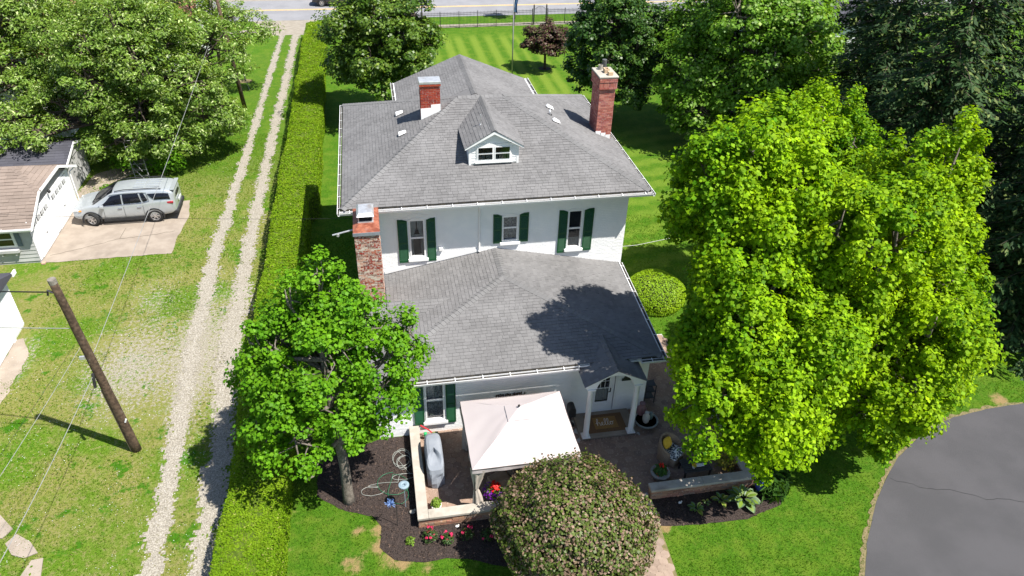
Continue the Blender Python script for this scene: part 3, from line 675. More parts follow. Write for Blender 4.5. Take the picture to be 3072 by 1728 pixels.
def pipe(x_, y_, z_, h, r):
    o = MB().tube([(x_, y_, z_ - .05), (x_, y_, z_ + h)], r, 10).build('vent_pipe', 'galv', HOUSE, smooth=True)
    MB().lathe([(r * 2.6, 0), (r * 2.2, .03), (r * 1.25, .06)], (x_, y_, z_ - .01), 12).build('pipe_boot', 'cast_black', o)
pipe(7.35, 29.5, ur(7.35), .22, .045); 
# ---- dormer
DY, DX0, DX1, DZ, DA = 26.18, 3.38, 5.36, 8.10, 8.74
dm = sub('dormer')
MB().prism([(DX0, DY, 7.2), (DX1, DY, 7.2), (DX1, DY, DZ), (4.37, DY, DA - .08), (DX0, DY, DZ)], (0, .06, 0)).build('wall', 'white_trim', dm)
MB().prism([(DX0, DY + .061, 7.2), (DX0, 28.4, 8.05), (DX0, 28.4, 8.08), (DX0, DY + .061, DZ)], (.05, 0, 0)).prism([(DX1 - .05, DY + .061, 7.2), (DX1 - .05, 28.4, 8.05), (DX1 - .05, 28.4, 8.08), (DX1 - .05, DY + .061, DZ)], (.05, 0, 0)).build('wall', 'white_trim', dm)
def lap(x0, x1, z0, z1, y_, parent, step=.11, name='clapboard', mat='white_trim', cut=None):
    z = z0
    while z < z1 - .02:
        zt = min(z + step, z1); a0, a1, b0, b1 = x0, x1, x0, x1
        if cut: (a0, a1), (b0, b1) = cut(z), cut(zt)
        MB().add([(a0, y_ - .022, z), (a1, y_ - .022, z), (b1, y_ - .004, zt), (b0, y_ - .004, zt), (a0, y_, z), (a1, y_, z)], [(0, 1, 2, 3), (0, 4, 5, 1)]).build(name, mat, parent)
        z += step
lap(DX0 + .09, 3.66, 7.36, 8.06, DY, dm); lap(5.08, DX1 - .09, 7.36, 8.06, DY, dm)
lap(0, 0, 8.16, 8.60, DY, dm, cut=lambda z: (4.37 - .92 * (8.66 - z) / .56, 4.37 + .92 * (8.66 - z) / .56))
tb = MB(); tb.box(DX0, DX0 + .09, DY - .03, DY - .001, 7.28, 8.1).box(DX1 - .09, DX1, DY - .03, DY - .001, 7.28, 8.1).box(DX0 + .091, DX1 - .091, DY - .035, DY - .001, 8.05, 8.15); tb.build('trim', 'white_trim', dm)
for sx_ in (-1, 1):
    MB().prism([(4.37, DY - .16, 8.70), (4.37 + sx_ * 1.15, DY - .16, 8.07), (4.37 + sx_ * 1.15, DY - .16, 7.97), (4.37, DY - .16, 8.58)], (0, .10, 0)).build('rake_board', 'white_trim', dm)
MB().box(3.66, 5.08, DY - .03, DY - .002, 7.42, 8.05).build('window_frame', 'white_trim', dm)
for x0, x1 in ((3.74, 4.33), (4.42, 5.01)):
    MB().box(x0 - .03, x1 + .03, DY - .05, DY - .031, 7.47, 8.03).build('sash', 'white_trim', dm)
    for z0, z1 in ((7.52, 7.73), (7.79, 8.0)):
        MB().box(x0 + .02, x1 - .02, DY - .056, DY - .052, z0, z1).build('pane', 'room_dark', dm)
        if z0 < 7.6:
            mb = MB()
            for k_ in range(14):
                if random.random() < .75: mb.box(x0 + .03 + k_ * .04, x0 + .052 + k_ * .04, DY - .0575, DY - .0565, z0 + .01, z1 - .01)
            mb.build('curtain', 'lace', dm)
        pane(x0 + .02, x1 - .02, DY - .0605, z0, z1).build('glass', 'glass', dm)
MB().box(3.62, 5.12, DY - .10, DY - .001, 7.37, 7.419).build('sill', 'white_trim', dm)
da0, da1 = Vector((3.20, DY - .18, 8.05)), Vector((5.54, DY - .18, 8.05)); dr0, dr1 = Vector((4.37, DY - .18, DA)), Vector((4.37, 29.75, DA))
db0, db1 = Vector((3.20, 28.05, 8.05)), Vector((5.54, 28.05, 8.05))
droof = [Plane([db0, da0, dr0, dr1]), Plane([da1, db1, dr1, dr0])]
shingles(droof, dm, 'shingle', None, 0, seed=9, ex=.15, wmin=.2, wmax=.3)
caps(dr0, dr1, droof[0].n, droof[1].n, dm, 'cap_shingle_grey', w=.13, step=.11)
MB().tube([(4.0, 27.2, 8.45), (4.0, 27.2, 8.93)], .02, 8).lathe([(.09, 0), (.05, .05), (.03, .08)], (4.0, 27.2, 8.47), 10).build('vent_pipe', 'galv', dm)
# ---- chimneys
def chimney(x0, x1, y0, y1, z0, z1, brick, mortar, nsingle, seed, bh=.062, parent_extra=None):
    c_ = sub('chimney'); R = random.Random(seed)
    MB().box(x0, x1, y0, y1, z0, z1).build('mortar_core', mortar, c_)
    l = []
    brickface(l, (x0, y0, z0), (1, 0, 0), (0, 0, 1), (0, -1, 0), x1 - x0, z1 - z0, bh=bh, R=R, proud=.008, jit=.004)
    brickface(l, (x1, y0, z0), (0, 1, 0), (0, 0, 1), (1, 0, 0), y1 - y0, z1 - z0, bh=bh, R=R, proud=.008, jit=.004)
    brickface(l, (x0, y1, z0), (0, -1, 0), (0, 0, 1), (-1, 0, 0), y1 - y0, z1 - z0, bh=bh, R=R, proud=.008, jit=.004)
    put_bricks(l, c_, brick, nsingle); return c_
ch = chimney(-1.12, -.26, 22.5, 24.24, 0, 6.62, 'old_brick', 'mortar', 110, 4)
mb = MB(); mb.add([(-1.15, 22.46, 6.62), (-.23, 22.46, 6.62), (-.23, 24.26, 6.62), (-1.15, 24.26, 6.62), (-1.15, 22.46, 6.72), (-.23, 22.46, 6.72), (-.23, 24.26, 6.72), (-1.15, 24.26, 6.72), (-.95, 22.9, 6.80), (-.42, 22.9, 6.80), (-.42, 24.0, 6.80), (-.95, 24.0, 6.80)],
       [(0, 1, 5, 4), (1, 2, 6, 5), (2, 3, 7, 6), (3, 0, 4, 7), (4, 5, 9, 8), (5, 6, 10, 9), (6, 7, 11, 10), (7, 4, 8, 11), (8, 9, 10, 11)]); mb.build('crown', 'copper_rust', ch)
MB().box(-1.16, -.22, 22.44, 22.455, 6.60, 6.725).build('drip_edge', 'flashing', ch)
cp_ = sub('cap', ch)
MB().box(-.97, -.42, 23.0, 23.85, 6.80, 6.84).build('cap_base', 'galv', ch)
mb = MB(); [mb.box(a, a + .03, c, c + .03, 6.84, 7.08) for a in (-.95, -.47) for c in (23.03, 23.78)]; mb.build('cap_post', 'galv', ch)
MB().box(-.93, -.46, 23.1, 23.8, 6.842, 6.98).build('flue_opening', 'dark_hole', ch)
mb = MB(); mb.add([(-1.0, 22.95, 7.06), (-.39, 22.95, 7.06), (-.39, 23.9, 7.06), (-1.0, 23.9, 7.06), (-.92, 23.08, 7.15), (-.47, 23.08, 7.15), (-.47, 23.77, 7.15), (-.92, 23.77, 7.15)], [(3, 2, 1, 0), (4, 5, 6, 7), (0, 1, 5, 4), (1, 2, 6, 5), (2, 3, 7, 6), (3, 0, 4, 7)]); mb.build('cap_hood', 'galv', ch)
bpy.data.objects.remove(cp_)
ch = chimney(1.81, 2.60, 29.15, 29.68, 7.6, 9.46, 'red_brick', 'mortar', 80, 6, bh=.066)
MB().box(1.77, 2.64, 29.10, 29.72, 9.46, 9.54).build('corbel', 'red_brick', ch)
MB().bevbox(1.76, 2.65, 29.09, 29.74, 9.54, 9.66, .02).build('crown', 'galv', ch)
MB().prism([(1.795, 29.125, ul(1.8) - .02), (2.61, 29.125, ul(2.61) - .02), (2.61, 29.125, ul(2.61) + .30), (2.22, 29.125, ul(2.61) + .28), (2.22, 29.125, ul(1.8) + .50), (1.795, 29.125, ul(1.8) + .48)], (0, .012, 0)).build('flashing_plate', 'white_trim', ch)
ch = chimney(9.46, 10.14, 29.35, 30.46, 6.0, 8.98, 'pink_brick', 'mortar_pink', 110, 8, bh=.066)
l = []; R = random.Random(5)
MB().box(9.41, 10.19, 29.30, 30.51, 8.98, 9.46).build('corbel_core', 'mortar_pink', ch)
for a, (w1, zz0, hh) in enumerate(((.0, 8.98, .07), (.0, 9.06, .20), (.0, 9.28, .18))):
    pd = .012 if a == 1 else .03
    brickface(l, (9.41, 29.30, zz0), (1, 0, 0), (0, 0, 1), (0, -1, 0), .78, hh, bl=.06 if a == 1 else .2, bh=.2 if a == 1 else .066, R=R, proud=pd)
    brickface(l, (9.41, 30.51, zz0), (0, -1, 0), (0, 0, 1), (-1, 0, 0), 1.21, hh, bl=.06 if a == 1 else .2, bh=.2 if a == 1 else .066, R=R, proud=pd)
put_bricks(l, ch, 'pink_brick', 0, 'corbel_brick')
MB().bevbox(9.37, 10.23, 29.26, 30.55, 9.46, 9.53, .02).build('crown', 'limestone', ch)
MB().lathe([(.10, 0), (.10, .2), (.085, .2), (.085, .05)], (9.68, 30.25, 9.53), 14).build('flue', 'limestone', ch)
fl_ = MB(); fl_.box(9.72, 9.76, 29.72, 30.0, 9.53, 9.70).box(9.90, 9.94, 29.72, 30.0, 9.53, 9.70).box(9.761, 9.899, 29.72, 29.76, 9.53, 9.70).box(9.761, 9.899, 29.96, 30.0, 9.53, 9.70); fl_.build('flue', 'clay_tile', ch)
MB().bevbox(9.80, 10.0, 29.40, 29.62, 9.53, 9.68, .01).build('flue', 'clay_tile', ch)
M('wire_mesh', (.10, .10, .10), (.16, .16, .16), scale=60, rough=.6, metal=.4)
mc = MB(); [mc.tube([(9.88 + .10 * math.cos(k_ * .45), 30.38 + .10 * math.sin(k_ * .45), 9.53), (9.88 + .10 * math.cos(k_ * .45), 30.38 + .10 * math.sin(k_ * .45), 9.90)], .008, 4) for k_ in range(14)]
[mc.tube([(9.88 + .10 * math.cos(k_ * .45), 30.38 + .10 * math.sin(k_ * .45), zz_) for k_ in range(15)], .008, 4) for zz_ in np.linspace(9.56, 9.9, 8)]
mc.lathe([(.001, .37), (.10, .37), (.10, .385), (.001, .39)], (9.88, 30.38, 9.53), 12); mc.build('spark_screen', 'wire_mesh', ch)
for k_ in range(3): MB().box(9.44 + k_ * .22, 9.44 + k_ * .22 + .24, 29.325, 29.335, ur(9.44 + k_ * .22) - .12, ur(9.44 + k_ * .22) + .10).build('step_flashing', 'white_trim', ch)
# ---- windows with shutters
def window(x0, x1, z0, z1, y, arch=.10, sill=True, style='lace', parent=HOUSE):
    wn = sub('window'); d = .10
    MB().box(x0, x1, y + .2, y + .24, z0, z1).build('room', 'room_dark', wn)
    fmb = MB(); f = .06
    fmb.box(x0, x0 + f, y - .02, y + .12, z0, z1).box(x1 - f, x1, y - .02, y + .12, z0, z1).box(x0 + f, x1 - f, y - .019, y + .119, z1 - f, z1).box(x0 + f, x1 - f, y - .019, y + .119, z0, z0 + f)
    fmb.build('frame', 'white_trim', wn)
    zm = (z0 + z1) / 2 + .02
    MB().box(x0 + f, x1 - f, y + .03, y + .10, zm - .035, zm + .035).build('meeting_rail', 'white_trim', wn)
    pane(x0 + f, x1 - f, y + .055, zm, z1 - f).build('pane', 'glass', wn); pane(x0 + f, x1 - f, y + .07, z0 + f, zm).build('pane', 'glass', wn)
    cu = MB(); n = 22; wd = x1 - x0 - 2 * f
    def drape(a0, a1, zt, zb0, zb1, yy):
        vs = []; 
        for i in range(n + 1):
            u = i / n; xx = a0 + (a1 - a0) * u
            vs.append((xx, yy + .012 * math.sin(i * 1.9), zt))
        for i in range(n + 1):
            u = i / n; xx = a0 + (a1 - a0) * u
            vs.append((xx, yy + .012 * math.sin(i * 1.9), zb0 + (zb1 - zb0) * u))
        cu.add(vs, [(i, i + 1, n + 2 + i, n + 1 + i) for i in range(n)])
    if style == 'lace': drape(x0 + f, x1 - f, z1 - f, zm, zm, y + .15); drape(x0 + f, x1 - f, zm, z0 + f, z0 + f, y + .16)
    elif style == 'tied':
        drape(x0 + f, x0 + f + wd * .45, z1 - f, z0 + .5, zm + .4, y + .15); drape(x1 - f - wd * .45, x1 - f, z1 - f, zm + .4, z0 + .5, y + .15); drape(x0 + f, x1 - f, zm + .10, zm - .02, zm - .02, y + .14)
        drape(x0 + f, x0 + f + .1, zm, z0 + f, z0 + f, y + .16); drape(x1 - f - .1, x1 - f, zm, z0 + f, z0 + f, y + .16)
    elif style == 'sheer': drape(x0 + f, x1 - f, z0 + .42, z0 + f, z0 + f, y + .16)
    if cu.f: cu.build('curtain', 'lace' if style == 'lace' else 'curtain_white', wn)
    MB().box(x0 + f, x1 - f, y + .0, y + .003, zm - .0, zm + .001).build('screen_bar', 'white_trim', wn)
    if sill: MB().bevbox(x0 - .09, x1 + .09, y - .11, y + .02, z0 - .13, z0 - .003, .015).build('sill', 'white_paint', wn)
    if arch:
        vs = []; n = 10
        for i in range(n + 1):
            u = i / n; xx = x0 - .05 + (x1 - x0 + .1) * u; b2 = z1 - .02 + arch * (1 - (2 * u - 1) ** 2) ; vs += [(xx, b2)]
        hd = MB(); lo_ = [(x0 - .05 + (x1 - x0 + .1) * i / n, z1 - .05) for i in range(n + 1)]
        hd.prism([(a, y - .021, c) for a, c in lo_] + [(a, y - .021, c) for a, c in vs[::-1]], (0, .03, 0)); hd.build('head_trim', 'white_trim', wn)
        for i in range(12):
            u0, u1 = i / 12, (i + .9) / 12
            f0 = lambda u: (x0 - .10 + (x1 - x0 + .2) * u, z1 + .00 + (arch + .05) * (1 - (2 * u - 1) ** 2))
            p, q_ = f0(u0), f0(u1)
            MB().prism([(p[0], y - .012, p[1]), (q_[0], y - .012, q_[1]), (q_[0], y - .012, q_[1] + .11), (p[0], y - .012, p[1] + .11)], (0, .02, 0)).build('arch_brick', 'white_paint', wn)
    return wn
def shutter(x0, x1, z0, z1, y, slope, louv=True):
    """slope: height gained towards the window side top (arched heads)"""
    sh = sub('shutter'); zl, zr = (z1, z1 - .09) if slope < 0 else (z1 - .09, z1)
    zl, zr = (z1, z1 - .08) if slope > 0 else (z1 - .08, z1)
    MB().prism([(x0, y - .012, z0), (x1, y - .012, z0), (x1, y - .012, zr), ((x0 + x1) / 2, y - .012, max(zl, zr) - .01), (x0, y - .012, zl)], (0, .02, 0)).build('backing', 'shutter_green', sh)
    f = .045; zm = z0 + (z1 - z0) * .46; zt = min(zl, zr) - .02
    fm_ = MB(); fm_.box(x0, x0 + f, y - .045, y - .013, z0, zl - .01).box(x1 - f, x1, y - .045, y - .013, z0, zr - .01).box(x0 + f, x1 - f, y - .044, y - .014, z0, z0 + .10).box(x0 + f, x1 - f, y - .044, y - .014, zm - .03, zm + .03).box(x0 + f, x1 - f, y - .044, y - .014, zt - .04, zt + .015)
    fm_.build('frame', 'shutter_green', sh)
    lm = MB(); 
    for a, c in ((z0 + .11, zm - .035), (zm + .035, zt - .045)):
        z = a
        while z < c - .02:
            lm.add([(x0 + f, y - .042, z), (x1 - f, y - .042, z), (x1 - f, y - .016, z + .034), (x0 + f, y - .016, z + .034), (x0 + f, y - .036, z - .004), (x1 - f, y - .036, z - .004)], [(0, 1, 2, 3), (0, 4, 5, 1)]); z += .040
    tag(lm.build('louvers', 'shutter_green', sh), kind='stuff')
window(*[UW[0].b[i] for i in (0, 1, 2, 3)], WY, style='tied'); shutter(.42, .80, 3.75, 5.70, WY - .012, 1); shutter(1.54, 1.89, 3.75, 5.70, WY - .012, -1)
window(*UW[1].b, WY, style='lace', arch=.12); shutter(4.19, 4.53, 4.34, 5.66, WY - .012, 1); shutter(5.25, 5.62, 4.34, 5.66, WY - .012, -1)
window(*UW[2].b, WY, style='sheer'); shutter(6.87, 7.22, 3.66, 5.65, WY - .012, 1); shutter(7.92, 8.31, 3.70, 5.66, WY - .012, -1)
window(*WW[0].b, FY, style='lace', arch=0); shutter(.44, .80, .50, 2.52, FY - .012, 0); shutter(1.58, 1.93, .48, 2.50, FY - .012, 0)
# ---- porch: slab, columns, arched gable, door
po = sub('porch')
MB().bevbox(6.33, 8.46, 17.93, FY - .01, 0, .15, .015).build('slab', 'concrete', po)
for x_ in (6.52, 8.22):
    MB().bevbox(x_ - .15, x_ + .15, 17.87, 18.17, .151, .20, .01).build('column_base', 'white_trim', po)
    MB().lathe([(.125, .20), (.13, .24), (.105, .27), (.105, .9), (.098, 1.7), (.085, 2.36), (.105, 2.40), (.11, 2.46)], (x_, 18.02, 0), 24).build('column', 'white_trim', po, smooth=True)
    MB().bevbox(x_ - .15, x_ + .15, 17.88, 18.16, 2.461, 2.51, .008).build('capital', 'white_trim', po)
n = 16; arc = [(7.37 + .66 * math.cos(math.pi * i / n), 2.515 + .52 * math.sin(math.pi * i / n)) for i in range(n + 1)]
gm = MB(); outer = [(8.44, 2.515), (8.44, 2.70), (7.37, 3.25), (6.30, 2.70), (6.30, 2.515)]
# front gable as fan strips between outer profile and arch
def outz(x_): return 3.25 - abs(x_ - 7.37) * .55 / 1.07
for i in range(n):
    (xa, za), (xb, zb) = arc[i], arc[i + 1]
    gm.prism([(xa, 17.93, za), (xa, 17.93, outz(xa)), (xb, 17.93, outz(xb)), (xb, 17.93, zb)], (0, .12, 0))
for s_ in (-1, 1): gm.prism([(7.37 + s_ * .66, 17.93, 2.515), (7.37 + s_ * 1.0, 17.93, 2.515), (7.37 + s_ * 1.07, 17.93, 2.70), (7.37 + s_ * .66, 17.93, outz(7.37 + .66))], (0, .12, 0))
gm.build('arch', 'white_trim', po)
for s_ in (-1, 1):
    MB().box(7.37 + s_ * .85 - .08, 7.37 + s_ * .85 + .08, 18.06, FY - .01, 2.515, 2.66).build('beam', 'white_trim', po)
vm = MB()
for i in range(n):
    (xa, za), (xb, zb) = arc[i], arc[i + 1]; vm.add([(xa, 18.05, za), (xb, 18.05, zb), (xb, FY - .02, zb), (xa, FY - .02, za)], [(0, 1, 2, 3)])
vm.build('vault', 'white_trim', po)
pa0, pa1 = Vector((6.24, 17.84, 2.70)), Vector((8.50, 17.84, 2.70)); pr0, pr1 = Vector((7.37, 17.84, 3.29)), Vector((7.37, 19.96, 3.29)); pb0, pb1 = Vector((6.24, FY - .02, 2.70)), Vector((8.50, FY - .02, 2.70))
proof = [Plane([pb0, pa0, pr0, pr1]), Plane([pa1, pb1, pr1, pr0])]
shingles(proof, po, 'shingle', None, 0, seed=12)
caps(pr0, pr1, proof[0].n, proof[1].n, po, 'cap_shingle_grey', w=.12, step=.14)
dr = sub('door')
MB().box(6.90, 6.98, FY - .03, FY + .1, .17, 2.22).box(7.86, 7.95, FY - .03, FY + .1, .17, 2.22).box(6.98, 7.86, FY - .029, FY + .099, 2.14, 2.22).build('frame', 'white_trim', dr)
dmb = MB(); dmb.box(6.99, 7.15, FY + .02, FY + .06, .18, 2.13).box(7.65, 7.85, FY + .02, FY + .06, .18, 2.13).box(7.15, 7.65, FY + .02, FY + .06, .18, .60).box(7.15, 7.65, FY + .02, FY + .06, 1.96, 2.13); dmb.build('leaf', 'white_trim', dr)
MB().bevbox(7.17, 7.63, FY + .005, FY + .02, .27, .50, .008).build('panel', 'white_trim', dr)
pane(7.15, 7.65, FY + .045, .60, 1.96).build('pane', 'glass', dr); MB().box(7.15, 7.65, FY + .12, FY + .14, .60, 1.96).build('blind', 'room_dark', dr)
cu = MB(); cu.add([(7.15 + .5 * i / 20, FY + .10 + .008 * math.sin(i * 2), z) for z in (.62, 1.25) for i in range(21)], [(i, i + 1, 22 + i, 21 + i) for i in range(20)]); cu.build('curtain', 'curtain_white', dr)
gb = MB(); gb.box(7.15, 7.65, FY + .030, FY + .044, 1.26, 1.29).box(7.31, 7.325, FY + .031, FY + .043, 1.29, 1.96).box(7.48, 7.495, FY + .031, FY + .043, 1.29, 1.96).box(7.15, 7.65, FY + .0305, FY + .0435, 1.6, 1.615); gb.build('glazing_bar', 'white_trim', dr)
hb = MB(); hb.box(7.70, 7.735, FY + .005, FY + .02, 1.05, 1.26).tube([(7.715, FY - .02, 1.12), (7.60, FY - .025, 1.10)], .012, 6); hb.build('handle', 'cast_black', dr)
# plaque and house sign on the wall
M('plaque', (.025, .032, .022), (.04, .048, .03), rough=.6)
n = 10; pq = [(8.10, 1.58), (8.50, 1.58), (8.50, 1.70), (8.44, 1.70)] + [(8.30 + .14 * math.cos(math.pi * i / n), 1.70 + .13 * math.sin(math.pi * i / n)) for i in range(n + 1)] + [(8.16, 1.70), (8.10, 1.70)]
tag(MB().prism([(a, FY - .03, c) for a, c in pq], (0, .02, 0)).build('plaque', 'plaque'), 'dark arched plaque on the white wall beside the door', 'plaque')
# ---------------------------------------------------------------- neighbours' garage, sheds and far houses
M('siding_white', (.70, .71, .72), (.76, .76, .76), scale=2, rough=.5)
M('siding_grey', (.40, .40, .40), (.46, .46, .455), scale=2, rough=.6)
M('siding_shade', (.24, .235, .23), (.28, .275, .27), scale=2, rough=.6)
M('blue_grey', (.10, .13, .165), (.13, .165, .2), rough=.5)
M('chalk', (.40, .27, .2), (.46, .3, .22), rough=.9)
GA = thing('garage', 'pale grey garage with tan shingle roof and two white overhead doors', 'garage', (-20, 36.4, 0))
gx0, gx1, gy0, gy1 = -26.0, -16.52, 33.35, 39.35
sw_ = MB().box(gx0, gx1, gy0, gy0 + .15, 0, 2.15).build('wall', 'siding_grey', GA)
MB().box(gx0, gx1, gy1 - .15, gy1, 0, 2.15).build('wall', 'siding_grey', GA)
fw = MB(); fw.prism([(gx1 - .15, gy0 + .151, 0), (gx1 - .15, gy1 - .151, 0), (gx1 - .15, gy1 - .151, 2.15), (gx1 - .15, 37.75, 2.84), (gx1 - .15, 34.95, 2.84), (gx1 - .15, gy0 + .151, 2.15)], (.15, 0, 0)); fw.build('gable', 'siding_shade', GA)
z = .12
while z < 2.1:        # lap boards of the side wall
    MB().add([(gx0, gy0 - .03, z), (gx1, gy0 - .03, z), (gx1, gy0 - .006, z + .2), (gx0, gy0 - .006, z + .2), (gx0, gy0, z), (gx1, gy0, z)], [(0, 1, 2, 3), (0, 4, 5, 1)]).build('clapboard', 'siding_grey', GA); z += .2
for a in ((33.35, 33.72), (36.02, 36.42), (38.9, 39.35)):
    zb = .1
    while zb < 2.1:
        MB().add([(gx1 + .026, a[0], zb), (gx1 + .026, a[1], zb), (gx1 + .008, a[1], zb + .16), (gx1 + .008, a[0], zb + .16), (gx1 + .001, a[0], zb), (gx1 + .001, a[1], zb)], [(0, 1, 2, 3), (0, 4, 5, 1)]).build('clapboard', 'siding_white', GA); zb += .16
MB().box(gx1 + .001, gx1 + .035, 33.33, 39.37, 2.10, 2.2).build('trim', 'white_trim', GA)
for a, c in ((33.74, 36.0), (36.44, 38.88)):
    dgo = sub('overhead_door', GA)
    for k_ in range(4):
        MB().bevbox(gx1 + .001, gx1 + .03, a, c, .05 + k_ * .5, .05 + k_ * .5 + .492, .006).build('panel', 'white_trim', dgo)
    for k_ in range(4):
        y0 = a + .14 + k_ * (c - a - .2) / 4
        MB().box(gx1 + .031, gx1 + .034, y0, y0 + .40, 1.66, 1.90).build('pane', 'room_dark', dgo)
        mb = MB(); [mb.box(gx1 + .035, gx1 + .037, y0 + .40 * j / 4, y0 + .40 * j / 4 + .05, 1.66 + .04 * (j % 2), 1.90) for j in range(1, 4)]; mb.build('sunburst_bar', 'white_trim', dgo)
    MB().box(gx1 + .031, gx1 + .05, (a + c) / 2 - .05, (a + c) / 2 + .05, .78, .82).build('handle', 'cast_black', dgo)
e0, e1 = 33.05, 39.98; yr = 36.4; zr = 3.68; xe = -16.25; xr = -17.6
n0, n1 = Vector((gx0, e0, 2.02)), Vector((xe, e0, 2.02)); f0_, f1_ = Vector((gx0, e1, 2.02)), Vector((xe, e1, 2.02))
sl_ = (zr - 2.02) / (yr - e0); hy0, hy1 = 34.98, 37.85
cl0, cl1 = Vector((xe, hy0, 2.02 + sl_ * (hy0 - e0))), Vector((xe, hy1, 2.02 + (zr - 2.02) * (e1 - hy1) / (e1 - yr)))
cl1.z = cl0.z; ra, rb = Vector((gx0, yr, zr)), Vector((xr, yr, zr))
groof = sub('roof', GA)
gp = [Plane([n0, n1, cl0, rb, ra]), Plane([cl0, cl1, rb]), Plane([f1_, f0_, ra, rb, cl1])]
shingles(gp[:1], groof, 'shingle_tan', None, 230, seed=21, ex=.2, wmin=.3, wmax=.55, thick=.02, near=lambda p: p.x > -20.5)
shingles(gp[1:], groof, 'shingle_tan', None, 60, seed=22, ex=.2, wmin=.3, wmax=.55, thick=.02, near=lambda p: p.x > -18 and p.y < 37.9)
caps(cl0, rb, gp[0].n, gp[1].n, groof, 'shingle_tan', w=.15, step=.2)
fa = MB(); fa.box(gx0, xe, e0 - .03, e0 - .002, 1.9, 2.03).box(xe + .002, xe + .03, e0 - .03, e0 + .12, 1.9, 2.03)
for p, q_ in ((n1, cl0), (cl0, cl1), (cl1, f1_)):
    fa.prism([p + Vector((.002, 0, .02)), q_ + Vector((.002, 0, .02)), q_ + Vector((.002, 0, -.13)), p + Vector((.002, 0, -.13))], (.04, 0, 0))
fa.build('fascia', 'white_trim', GA)
MB().prism([(gx1 + .04, e0, 1.98), (xe, e0, 1.98), (xe, cl0.y, cl0.z - .06), (gx1 + .04, cl0.y, cl0.z - .06)], (0, 0, .02)).prism([(gx1 + .04, cl1.y, cl1.z - .06), (xe, cl1.y, cl1.z - .06), (xe, e1, 1.98), (gx1 + .04, e1, 1.98)], (0, 0, .02)).prism([(gx1 + .04, cl0.y, cl0.z - .06), (xe, cl0.y, cl0.z - .06), (xe, cl1.y, cl1.z - .06), (gx1 + .04, cl1.y, cl1.z - .06)], (0, 0, .02)).build('soffit', 'siding_white', GA)
gutter((gx0, e0 - .15, 2.03), (xe + .02, e0 - .15, 2.03), (0, -1, 0), GA, strap=2.5)
gw = sub('window', GA)
MB().box(-18.1, -17.22, gy0 - .06, gy0 - .031, .98, 1.82).build('frame', 'white_trim', gw)
for z0, z1 in ((1.06, 1.36), (1.43, 1.74)): MB().box(-18.02, -17.34, gy0 - .066, gy0 - .061, z0, z1).build('pane', 'room_dark', gw); pane(-18.02, -17.34, gy0 - .069, z0, z1).build('glass', 'glass', gw)
MB().bevbox(-17.2, -16.98, gy0 - .06, gy0 - .031, .98, 1.8, .01).build('shutter', 'blue_grey', GA)
wb = MB(); wb.box(-18.2, -17.2, gy0 - .22, gy0 - .031, .72, .86).box(-17.4, -17.34, gy0 - .18, gy0 - .032, .56, .719).box(-18.0, -17.94, gy0 - .18, gy0 - .032, .56, .719); wb.build('window_box', 'siding_grey', GA)
MB().lathe([(.02, 0), (.07, .03), (.08, .14), (.04, .2)], (gx1 + .18, 36.22, 2.25), 10).build('flood_lamp', 'cast_black', GA)
MB().tube([(gx1 + .08, 39.42, .1), (gx1 + .08, 39.42, 1.9), (xe - .02, 39.9, 1.98)], .035, 6).build('downspout', 'white_trim', GA)
tag(MB().bevbox(-16.44, -16.28, 33.1, 33.28, 0, .08, .01).build('loose_brick', 'chalk'), 'loose pale brick lying at the garage corner', 'brick')
# dark shed behind the garage
SH = thing('shed', 'low dark-roofed shed just behind the tan-roofed garage', 'shed', (-20, 42, 0))
MB().box(-26, -17.0, 40.2, 43.6, 0, 1.85).build('wall', 'siding_grey', SH)
srf = sub('roof', SH); sp0 = [Plane([(-26, 40.1, 1.9), (-16.8, 40.1, 1.9), (-16.8, 42.0, 2.5), (-26, 42.0, 2.5)]), Plane([(-16.8, 44.0, 1.9), (-26, 44.0, 1.9), (-26, 42.0, 2.5), (-16.8, 42.0, 2.5)])]
shingles(sp0, srf, 'shingle_dark', None, 0, seed=31, ex=.22, wmin=.4, wmax=.6)
MB().prism([(-16.8, 40.06, 1.77), (-16.8, 42.0, 2.40), (-16.8, 42.0, 2.54), (-16.8, 40.06, 1.92)], (.04, 0, 0)).prism([(-16.8, 44.04, 1.77), (-16.8, 42.0, 2.40), (-16.8, 42.0, 2.54), (-16.8, 44.04, 1.92)], (.04, 0, 0)).build('rake_board', 'white_trim', SH)
MB().prism([(-16.99, 40.2, 1.8), (-16.99, 43.6, 1.8), (-16.99, 42, 2.42)], (.04, 0, 0)).build('gable', 'siding_grey', SH)
# white outbuilding cut by the left picture edge
OB = thing('outbuilding', 'white clapboard outbuilding cut off by the left picture edge', 'outbuilding', (-18, 25.5, 0))
MB().box(-22, -15.6, 22.5, 28.2, 0, 2.5).build('wall', 'siding_white', OB)
zb = .1
while zb < 2.45:
    for a, c in ((27.15, 28.2), (22.5, 23.6)):
        MB().add([(-15.57, a, zb), (-15.57, c, zb), (-15.592, c, zb + .11), (-15.592, a, zb + .11), (-15.599, a, zb), (-15.599, c, zb)], [(0, 1, 2, 3), (0, 4, 5, 1)]).build('clapboard', 'siding_white', OB)
    zb += .11
MB().box(-15.599, -15.54, 26.95, 27.14, 0, 2.3).box(-15.599, -15.54, 23.61, 23.8, 0, 2.3).box(-15.599, -15.54, 23.6, 27.14, 2.3, 2.48).build('trim', 'white_trim', OB)
for k_ in range(4): MB().bevbox(-15.598, -15.57, 23.82, 26.93, .04 + k_ * .55, .04 + k_ * .55 + .54, .01).build('door_panel', 'white_trim', OB)
mb = MB(); mb.prism([(-15.3, 22.1, 2.45), (-15.3, 28.55, 2.45), (-15.3, 25.35, 3.6)], (-6.7, 0, 0)); mb.build('roof', 'shingle_dark', OB)
